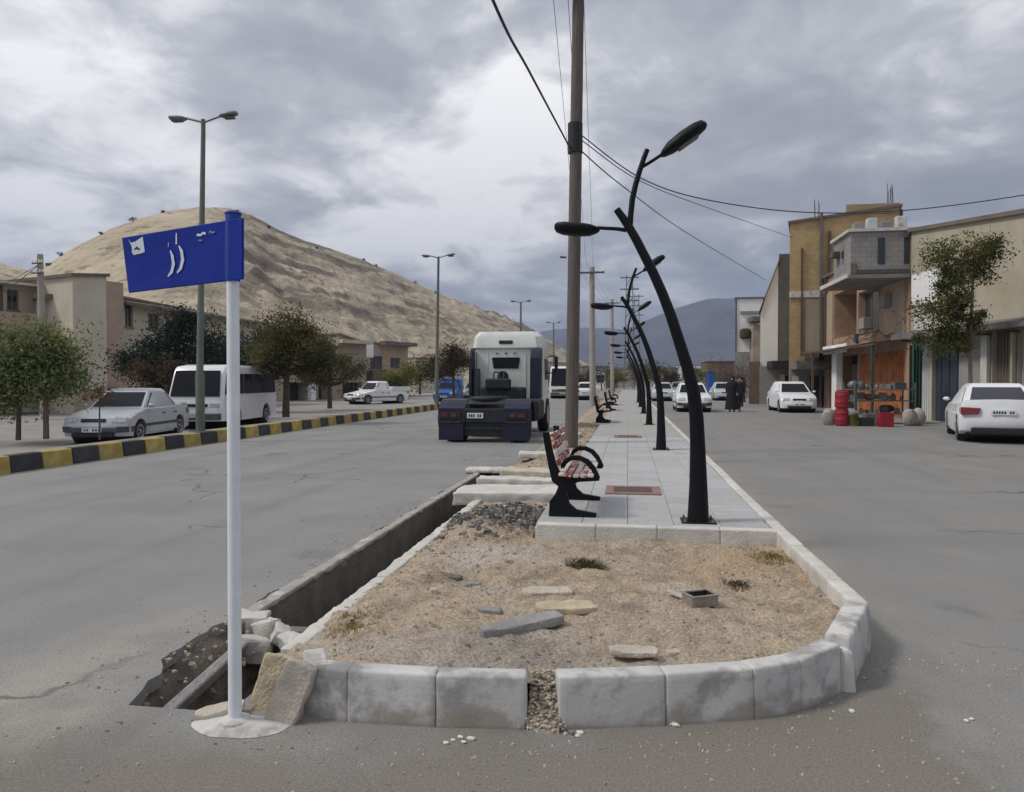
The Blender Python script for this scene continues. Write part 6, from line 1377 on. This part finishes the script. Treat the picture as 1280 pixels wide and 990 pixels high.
# white and grey gabled house beyond
Yw = 50.0
xw = lambda px: ony(px, 476, Yw).x; zw = lambda py: ony(960, py, Yw).z; uw = lambda px: xw(px) - xw(950)
ww = Bldg('white_house', 'narrow white house with slanting roof line left of the brick house', (xw(950), Yw), (xw(972), Yw), 0, zw(392), 14, 'white_wall', 'buildings along the right side', z1b=zw(322), skew=.20)
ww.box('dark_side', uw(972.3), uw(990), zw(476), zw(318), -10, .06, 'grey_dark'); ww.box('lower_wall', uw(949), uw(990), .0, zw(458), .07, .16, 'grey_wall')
ww.box('shop_canopy', uw(958), uw(990), zw(461), zw(452), .1, 2.0, 'trim_black'); ww.box('white_door', uw(974), uw(980), .05, zw(468), .165, .2, 'door_white'); ww.box('shop_opening', uw(981), uw(989), .05, zw(470), .165, .2, 'interior')
ww.box('brown_wall', uw(936), uw(949.6), .0, zw(452), -6, .1, 'brown_wall')
Yv = 68.0
xv = lambda px: ony(px, 476, Yv).x; zv = lambda py: ony(940, py, Yv).z; uv_ = lambda px: xv(px) - xv(919)
wv = Bldg('white_house', 'far white flat roofed house with brown lower wing and small awning', (xv(919), Yv), (xv(953), Yv), 0, zv(373), 12, 'white_wall', 'buildings along the right side', skew=.165)
wv.box('dark_trim', uv_(918.6), uv_(920.4), 0, zv(373), .003, .1, 'grey_dark'); wv.box('brick_wing', uv_(937), uv_(948), 0, zv(408), .003, 1.6, 'rbrick'); wv.box('ledge', uv_(925), uv_(948), zv(392), zv(389), .003, .2, 'grey_wall')
wv.box('awning', uv_(934), uv_(949), zv(404), zv(398), .1, 2.2, 'awning'); wv.box('balcony_plants', uv_(924), uv_(936), zv(424), zv(411), .003, 1.0, 'leaf_olive', bev=.2); wv.box('lower_wall', uv_(919), uv_(937), 0, zv(440), .004, .2, 'grey_wall')
# left-hand row -------------------------------------------------
def LB(name, label, pxa, ya, pxb, yb_, pyt, m_, depth=8, pyt2=None, holes=(), z0=0, roof='roofing', group='buildings along the left side'):
    a, b = XY(pxa, ya), XY(pxb, yb_)
    return Bldg(name, label, a, b, z0, ony(pxa, pyt, ya).z, depth, m_, group, z1b=ony(pxb, pyt2 if pyt2 else pyt, yb_).z, holes=holes, roof=roof)
def wins(pxa, ya, pxb, yb_, lst):
    """window openings given in photo pixels along the front line -> wall coordinates"""
    a, b = Vector((*XY(pxa, ya), 0)), Vector((*XY(pxb, yb_), 0)); t = (b - a); L_ = t.length; out = []
    def hit(px):
        d = ray(px, 476); lo, hi = -.2, 1.2
        for _ in range(40):
            mid = (lo + hi) / 2; p = a + t * mid
            if p.x * d.y - p.y * d.x < 0: lo = mid
            else: hi = mid
        return lo
    for (x0, x1, y0, y1, *r) in lst:
        f0, f1 = hit(x0), hit(x1); p = a + t * ((f0 + f1) / 2); out.append((f0 * L_, f1 * L_, ony((x0 + x1) / 2, y1, p.y).z, ony((x0 + x1) / 2, y0, p.y).z, *r))
    return out
G1 = (-90, 27, 48, 31)
hs = wins(*G1, [(10, 25, 362, 388), (-40, -15, 362, 388), (8, 24, 440, 470)])
b1_ = LB('villa', 'beige two storey house with overhanging eaves at the left edge', -90, 27, 48, 31, 345, 'beige', 9, 357, holes=hs)
for h in hs: b1_.window(*h[:4], nx=2)
b1_.box('eaves', -.3, b1_.L + .4, b1_.top(b1_.L) - .12, b1_.top(0) + .06, -.4, .75, 'beige2'); b1_.box('balcony', b1_.L * .35, b1_.L + .2, hs[0][2] - .95, hs[0][2] - .15, .01, .9, 'pinkish'); b1_.box('brown_pier', b1_.L * .60, b1_.L * .66, 0, b1_.top(b1_.L) - .13, .003, .06, 'brown_wall')
G2 = (46, 30.5, 94, 31.5)
hs = wins(*G2, [(79, 90, 378, 404), (50, 58, 372, 400)])
b2_ = LB('villa', 'cream house wing with dark roof edge behind the pale pole', *[46, 30.5, 94, 31.5], 374, 'beige2', 8, 372, holes=hs)
for h in hs: b2_.window(*h[:4], nx=1)
b2_.box('eaves', -.1, b2_.L + .3, b2_.top(0) - .02, b2_.top(0) + .22, -.4, .6, 'roofing'); b2_.box('balcony', .3, b2_.L - .02, hs[0][2] - 1.0, hs[0][2] - .2, .01, .7, 'tan')
b3_ = LB('stair_tower', 'plain cream stone tower block of the left house, taller than its wings', 92, 30, 134, 31.5, 345, 'beige2', 7, 345)
P3 = b3_.P; b3_.box('pink_side', b3_.L + .002, b3_.L + .9, 1.2, b3_.top(0) - .02, -5, -.05, 'pinkish'); b3_.box('base_course', 0, b3_.L, 0, 1.0, .003, .06, 'pinkish')
hs = wins(148, 33, 320, 46, [(157, 167, 380, 409, .3), (186, 200, 392, 412), (225, 240, 392, 412)])
b4_ = LB('villa', 'long beige house behind the street sign with sloping dark roof edge', 148, 33, 320, 46, 372, 'beige', 9, 405, holes=hs)
for h in hs: b4_.window(*h[:4], nx=2)
b4_.box('eaves', -.1, b4_.L + .2, b4_.top(b4_.L) + .06, b4_.top(b4_.L) + .3, -.2, .6, 'roofing', v0b=b4_.top(b4_.L) - .05, v1b=b4_.top(b4_.L) + .1)
hs = wins(345, 50, 424, 60, [(362, 384, 478, 512, .8), (398, 412, 478, 512, .8), (380, 396, 440, 455)])
b5_ = LB('shop_house', 'shaded low shop with dark openings behind the olive trees', 345, 50, 424, 60, 428, 'tan', 9, 434, holes=hs)
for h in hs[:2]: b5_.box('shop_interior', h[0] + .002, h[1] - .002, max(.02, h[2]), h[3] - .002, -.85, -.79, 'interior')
b5_.window(*hs[2][:4]); b5_.box('pier', hs[0][1] + .1, hs[0][1] + .9, 0, hs[0][3] + .2, .003, .25, 'white_wall')
hs = wins(424, 61, 458, 64, [(430, 440, 445, 457), (428, 452, 478, 503, .6)])
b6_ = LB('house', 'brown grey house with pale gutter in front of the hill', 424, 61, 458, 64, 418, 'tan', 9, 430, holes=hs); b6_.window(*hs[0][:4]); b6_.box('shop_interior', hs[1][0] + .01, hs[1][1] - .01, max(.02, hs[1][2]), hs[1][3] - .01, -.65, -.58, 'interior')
b6_.box('eaves', -.2, b6_.L + .2, b6_.top(b6_.L) - .05, b6_.top(b6_.L) + .25, .13, .7, 'beige')
b6_.box('white_tank', b6_.L + .1, b6_.L + 1.5, b6_.top(b6_.L) - 1.2, b6_.top(b6_.L) + .1, -2, -.5, 'white_wall', bev=.1)
hs = wins(456, 66, 510, 72, [(463, 478, 445, 462, .3), (488, 500, 447, 460), (474, 490, 478, 500, .5)])
b7_ = LB('house', 'two storey far house with dark roof and red brown balcony', 456, 66, 510, 72, 428, 'pinkish', 9, 434, holes=hs)
for h in hs[:2]: b7_.window(*h[:4])
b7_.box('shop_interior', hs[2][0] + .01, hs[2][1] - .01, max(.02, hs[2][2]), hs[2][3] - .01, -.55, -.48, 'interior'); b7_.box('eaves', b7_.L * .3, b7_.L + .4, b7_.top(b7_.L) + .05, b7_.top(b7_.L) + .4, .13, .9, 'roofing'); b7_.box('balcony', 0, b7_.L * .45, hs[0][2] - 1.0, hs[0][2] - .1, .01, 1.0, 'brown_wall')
LB('house', 'small pale house between far house and truck', 520, 90, 580, 100, 448, 'beige2', 8, 452); LB('house', 'low sandy house seen past the right side of the truck', 676, 150, 722, 150, 452, 'tan', 8, 455)
for i, (a, b, y_, t, mm, lb) in enumerate(((726, 760, 170, 458, 'grey_wall', 'tiny grey building at the far left end of the road'), (770, 812, 190, 461, 'tan', 'tiny tan building at the vanishing point of road'), (846, 884, 170, 457, 'white_wall', 'tiny white building at the right end of the road'), (884, 918, 120, 452, 'brown_wall', 'far brown building left of the white houses'))):
    LB('distant_building', lb, a, y_, b, y_, t, mm, 10, group='buildings at the end of the road')
for i, (a, b, y_, t, mm, lb) in enumerate(((604, 640, 150, 456, 'tan', 'low tan far building behind the left side of the truck'), (688, 706, 130, 461, 'beige', 'small beige house right behind the striped bus'), (708, 728, 150, 459, 'pinkish', 'pinkish far house just left of the wooden pole'), (742, 756, 140, 464, 'white_wall', 'tiny white house between the two pale poles'),
        (758, 772, 160, 462, 'brown_wall', 'tiny brown house right of the third utility pole'), (812, 832, 150, 463, 'beige2', 'tiny cream house seen between the lamp posts'), (830, 848, 140, 460, 'grey_wall', 'tiny grey house behind the small pale car'))):
    hs = [(.25 * abs(b - a) * y_ / 930, .25 * abs(b - a) * y_ / 930 + 1.4, 1.2, 2.6, .3)]
    q = LB('distant_building', lb, a, y_, b, y_, t, mm, 8, holes=hs, group='buildings at the end of the road'); q.window(*hs[0][:4])
for i, (px, y_, hd, pt, lb) in enumerate(((733, 60, 90, 'car_white', 'small white car seen from behind past the wooden pole'), (700, 88, 90, 'car_grey', 'small grey car behind the striped bus'), (856, 92, -90, 'car_white', 'tiny white car far off left of the nearest lamp trunk'), (903, 60, -90, 'car_silver', 'silver car parked far off left of the two walkers'), (478, 72, -95, 'car_grey', 'grey car parked behind the white pickup'))):
    make_car(lb, 'cars driving far off', (ony(px, 476, y_).x, y_, 0), R(hd), pt, L=4.1, W=1.64, H=1.42, name='car')
for i, (px, y_, r, h, lf, lb) in enumerate(((690, 115, 2.2, 3.6, 'leaf_rust', 'brown tree right behind the striped bus'), (768, 105, 1.6, 3.2, 'leaf_yellow', 'yellowish tree beside the third utility pole'), (800, 100, 1.8, 4.2, 'leaf_olive', 'slender olive tree among the far lamp posts'), (830, 88, 1.6, 3.4, 'leaf_rust', 'rusty tree behind the far pale car'), (640, 130, 2.6, 4.0, 'leaf_olive', 'olive tree above the far end of the painted kerb'), (455, 78, 2.0, 3.4, 'leaf_olive', 'olive tree between the far houses'))):
    tree('distant_tree', lb, tpos(px, y_, 0), [(0, 0, 0), (0, 0, h * .4), (0, 0, h * .7)], [(-r * .4, 0, h * .62, r * .6, r * .6, h * .3), (r * .4, 0, h * .66, r * .6, r * .6, h * .3)], 700, .17, lf, r0=.12, group='trees far down the road', seed=60 + i, clumps=9)
bb = Bldg('blue_kiosk', 'small bright blue kiosk far down the right roadside', XY(886, 90), XY(894, 90), 0, ony(890, 464, 90).z, 3, 'car_blue', 'buildings at the end of the road')
# low garden wall and concrete pole of the service street
gw = Bldg('garden_wall', 'low grey garden wall along the far side of the service street', XY(-120, 25), XY(330, 44), .09, 1.25, .25, 'grey_wall'); gw.root['category'] = 'wall'
lp = pole('utility_pole', tpos(55, 26, .1), ony(50, 318, 26), .16, .11, 'conc_pole', 'pale concrete pole with insulators before the left houses', [(ony(50, 342, 26).z, .55), (ony(50, 330, 26).z, .45)])
a = ony(50, 330, 26)
for k, (px, py, y_) in enumerate(((-60, 372, 24), (-60, 395, 22))): cable(('upper', 'lower')[k] + ' sagging wire from the pale pole past the left edge', [a, a.lerp(ony(px, py, y_), .5) - Vector((0, 0, .25)), ony(px, py, y_)], .012, 'wires at the pale pole')

# ------------------------------------------------------------------ goods in front of the orange shop
def goods(name, label, loc, cat, rz=0): return empty(name, loc, rz, label, cat, 'goods outside the shop')
for k in range(2):
    c = Vector((7.07, 26.3, .02 + .59 * k)); dr_ = goods('plastic_drum', ('red plastic drum at the bottom of the two drum stack', 'red plastic drum on top of the two drum stack')[k], c, 'drum')
    m = MB(); m.lathe([(.20, 0), (.22, .03), (.215, .18), (.225, .2), (.215, .22), (.215, .40), (.225, .42), (.215, .44), (.21, .53), (.17, .56)], n=22); m.build('shell', M['red_plastic'], dr_, smooth=True, angle=30)
    m = MB(); m.lathe([(.17, .555), (.175, .585), (.0001, .59)], n=18); m.build('lid', M['red_plastic'], dr_)
def open_box(root, w, d_, h, m_, t=.02):
    for nm, c, s in (('floor', (0, 0, t / 2), (w, d_, t)), ('side', (0, -d_ / 2 + t / 2, h / 2), (w, t, h)), ('side', (0, d_ / 2 - t / 2, h / 2), (w, t, h)), ('side', (-w / 2 + t / 2, 0, h / 2), (t, d_ - 2 * t - .004, h)), ('side', (w / 2 - t / 2, 0, h / 2), (t, d_ - 2 * t - .004, h))):
        m = MB(); m.box(c, s); m.build(nm, M[m_], root, bevel=.006, seg=1)
q = goods('crate', 'red plastic crate on the road below the goods rack', (8.35, 26.0, .0), 'crate'); open_box(q, .42, .36, .46, 'red_plastic')
q = goods('crate', 'dark crate between red drums and red crate', (7.85, 26.3, 0), 'crate'); open_box(q, .40, .36, .28, 'crate_dark')
q = goods('crate', 'blue grey crate beside the dark crate', (8.12, 26.9, 0), 'crate'); open_box(q, .36, .4, .4, 'car_grey')
tr = goods('display_rack', 'grey metal rack of shop goods in front of orange shutter', (8.75, 27.9, 0), 'rack', R(12))
for z in (.35, .8, 1.2): m = MB(); m.box((0, 0, z), (2.2, .8, .03)); m.build('shelf', M['steel'], tr)
for sx in (-1.08, 1.08):
    for sy in (-.38, .38): m = MB(); m.box((sx, sy, .72), (.04, .04, 1.44)); m.build('upright', M['steel'], tr)
rr = random.Random(5)
for lvl, (zl, wd) in enumerate(((.37, 'bottom'), (.82, 'middle'), (1.22, 'top'))):
    for k in range(8):
        x = -.96 + .26 * k + rr.uniform(-.07, .07); kind_ = rr.choice(['jar', 'sack', 'carton', 'carton', 'sack']); s_ = rr.uniform(.07, .17); mm = rr.choice(['grey_wall', 'sack', 'grey_dark', 'brown_wall', 'tan', 'steel', 'rusty', 'slab_grey', 'pinkish', 'car_grey', 'trim_grey'])
        m = MB()
        if kind_ == 'jar': m.lathe([(s_ * .7, 0), (s_ * .75, .04), (s_ * .7, s_ * 1.4), (s_ * .3, s_ * 1.7), (s_ * .3, s_ * 1.9)], n=12)
        elif kind_ == 'sack': m.blob((0, 0, s_ * .9), (s_ * 1.1, s_, s_ * rr.uniform(.8, 1.2)), k, .2, 2)
        else: m.box((0, 0, s_ * rr.uniform(.7, 1.2)), (s_ * 1.7, s_ * 1.5, s_ * 1.6), rot=(0, rr.uniform(-.12, .12), rr.uniform(-.6, .6)))
        ob = m.build(kind_, M[mm], None, smooth=kind_ != 'carton', angle=50); ob.location = (8.75 + x * math.cos(R(12)), 27.9 + x * math.sin(R(12)) + rr.uniform(-.22, .2), zl)
        tag(ob, 'small %s, %s item from the left on the %s rack shelf' % (kind_, ORD[k], wd), kind_, 'goods on the rack')
for i, (x, y, z, lb) in enumerate(((6.75, 26.6, 0, 'white sack on the ground left of the red drums'), (7.5, 26.9, 0, 'pale sack behind the gap right of red drums'), (9.3, 26.6, 0, 'grey sack at the right end of the goods rack'), (9.7, 27.0, 0, 'grey sack nearest the white garage door'))):
    m = MB(); m.blob((0, 0, .26), (.24, .2, .32), i + 3, .12, 2); ob = m.build('sack', M['sack'], smooth=True); ob.location = (x, y, z); tag(ob, lb, 'sack', 'goods outside the shop')
q = goods('bucket', 'yellowish bucket beside the red drums', (7.42, 26.2, 0), 'bucket'); m = MB(); m.lathe([(.12, 0), (.16, .34), (.17, .36), (.14, .35), (.11, .03)], n=18); m.build('shell', M['leaf_yellow'], q, smooth=True); m = MB(); m.tube(bezier([(-.16, 0, .34), (0, -.12, .42), (.16, 0, .34)], 6), .008, 5); m.build('handle', M['steel'], q)
q = goods('tarpaulin', 'dark green tarpaulin hung beside the white garage door', (10.2, 28.6, 0), 'tarpaulin'); m = MB(); n = 14
m.add([(-.18 + k * .03, .07 * math.sin(k * 1.7) + .06, z) for z in (.1, 1.4, 2.8) for k in range(n)] + [(-.18 + k * .03, .07 * math.sin(k * 1.7) + .02, z) for z in (.1, 1.4, 2.8) for k in range(n)],
      [(i * n + k, i * n + k + 1, (i + 1) * n + k + 1, (i + 1) * n + k) for i in (0, 1) for k in range(n - 1)] + [(3 * n + i * n + k + 1, 3 * n + i * n + k, 3 * n + (i + 1) * n + k, 3 * n + (i + 1) * n + k + 1) for i in (0, 1) for k in range(n - 1)]); m.build('cloth', M['green_paint'], q, smooth=True)

# ------------------------------------------------------------------ people
def person(loc, rz, label, coat, long_, group='people walking on the right carriageway', stride=.18, hgt=1.0):
    root = empty('person', loc, rz, label, 'person', group)
    J = {'pelvis': (0, 0, .95, .13), 'waist': (0, 0, 1.10, .12), 'chest': (0, -.01, 1.32, .15), 'neck': (0, 0, 1.47, .055), 'head0': (0, .01, 1.56, .085), 'head1': (0, .0, 1.68, .085), 'nose': (0, .095, 1.60, .016)}
    E_ = [('pelvis', 'waist'), ('waist', 'chest'), ('chest', 'neck'), ('neck', 'head0'), ('head0', 'head1'), ('head0', 'nose')]
    for s, t in ((-1, 'a'), (1, 'b')):
        f = s * stride
        J.update({t + 'hip': (s * .10, 0, .90, .10), t + 'knee': (s * .10, f * .6 + .03, .50, .062), t + 'ank': (s * .10, f * 1.2, .09, .042), t + 'toe': (s * .115, f * 1.2 + .17, .035, .035), t + 'sho': (s * .17, 0, 1.40, .065), t + 'elb': (s * .25, -f * .4 - .02, 1.14, .045), t + 'wri': (s * .25, -f * .9 + .06, .92, .030), t + 'palm': (s * .25, -f * .9 + .075, .86, .036)})
        E_ += [('pelvis', t + 'hip'), (t + 'hip', t + 'knee'), (t + 'knee', t + 'ank'), (t + 'ank', t + 'toe'), ('chest', t + 'sho'), (t + 'sho', t + 'elb'), (t + 'elb', t + 'wri'), (t + 'wri', t + 'palm')]
        for k in range(4):
            J[t + 'f%d' % k] = (s * .25 - s * .0, -f * .9 + .045 + .02 * k, .795, .010); J[t + 'g%d' % k] = (s * .235, -f * .9 + .048 + .02 * k, .755 + .008 * abs(k - 1.6), .009)
            E_ += [(t + 'palm', t + 'f%d' % k), (t + 'f%d' % k, t + 'g%d' % k)]
        J[t + 'th'] = (s * .225, -f * .9 + .12, .84, .011); J[t + 'th2'] = (s * .22, -f * .9 + .135, .80, .010); E_ += [(t + 'palm', t + 'th'), (t + 'th', t + 'th2')]
    ks = list(J); me = bpy.data.meshes.new('body'); me.from_pydata([J[k][:3] for k in ks], [(ks.index(a), ks.index(b)) for a, b in E_], []); me.materials.append(M['skin'])
    ob = bpy.data.objects.new('body', me); COL.objects.link(ob); ob.parent = root
    sk = ob.modifiers.new('skin', 'SKIN'); sk.use_smooth_shade = True
    for v, k in zip(me.skin_vertices[0].data, ks): v.radius = (J[k][3], J[k][3]); v.use_root = k == 'pelvis'
    ob.modifiers.new('smooth', 'SUBSURF').render_levels = 1
    n = 20; m = MB()
    prof = [(.14, 1.49), (.235, 1.42), (.25, 1.25), (.23, 1.08), (.255, .9)] + ([(.30, .5), (.34, .12)] if long_ else [(.265, .72)])
    m.lathe(prof, n=n, sy=.78); m.build('coat', M[coat], root, smooth=True, angle=80)
    for s, t in ((-1, 'a'), (1, 'b')):
        m = MB(); m.tube([J[t + 'sho'][:3], J[t + 'elb'][:3], J[t + 'wri'][:3]], [.088, .068, .05], 10); m.build('sleeve', M[coat], root, smooth=True, angle=80)
        m = MB(); m.tube([J[t + 'hip'][:3], J[t + 'knee'][:3], J[t + 'ank'][:3]], [.125, .085, .07], 10); m.build('trouser_leg', M['cloth_navy'], root, smooth=True, angle=80)
        m = MB(); m.blob((J[t + 'ank'][0], J[t + 'ank'][1] + .07, .045), (.05, .14, .045), 1, 0, 2); m.build('shoe', M['cloth_black'], root, smooth=True)
    m = MB(); m.blob((0, -.02, 1.645), (.105, .108, .115), 2, 0, 2); 
    if long_: m.lathe([(.20, 1.40), (.13, 1.50), (.115, 1.6), (.1, 1.70), (.02, 1.77)], (0, -.035, 0), n=16)
    m.build('headscarf' if long_ else 'hair', M['cloth_black' if long_ else 'hair'], root, smooth=True)
    for s in (-1, 1): m = MB(); m.blob((s * .035, .088, 1.635), (.012, .006, .009), 1, 0, 1); m.build('eye', M['ink'], root)
    m = MB(); m.box((0, .088, 1.55), (.045, .01, .012)); m.build('mouth', M['bench_red'], root)
person((5.0, 37.4, 0), R(170), 'person in a long black garment walking toward the viewer by the shops', 'cloth_black', True, stride=.12)
person((5.45, 38.3, 0), R(195), 'person in dark coat walking just right of the black garment', 'cloth_navy', False)
person((6.55, 45.0, 0), R(80), 'person in dark clothes standing by the brown far shop wall', 'cloth_black', False, stride=.05)

# ------------------------------------------------------------------ air
def haze_box():
    m = MB(); m.box((0, 0, 0), (6600, 6600, 1)); 
    z0, z1 = -1.0, 420.0
    m.v = [(x, y, z0 if z < 0 else z1) for x, y, z in m.v]
    ob = m.build('haze', HZ); return tag(ob, kind='stuff')
HZ = bpy.data.materials.new('haze'); HZ.use_nodes = True
HZ.node_tree.nodes.clear()
hv = HZ.node_tree.nodes.new('ShaderNodeVolumePrincipled'); ho = HZ.node_tree.nodes.new('ShaderNodeOutputMaterial')
hv.inputs['Color'].default_value = (.54, .66, .96, 1); hv.inputs['Density'].default_value = .00034; hv.inputs['Anisotropy'].default_value = 0.2
HZ.node_tree.links.new(hv.outputs[0], ho.inputs['Volume'])
haze_box()
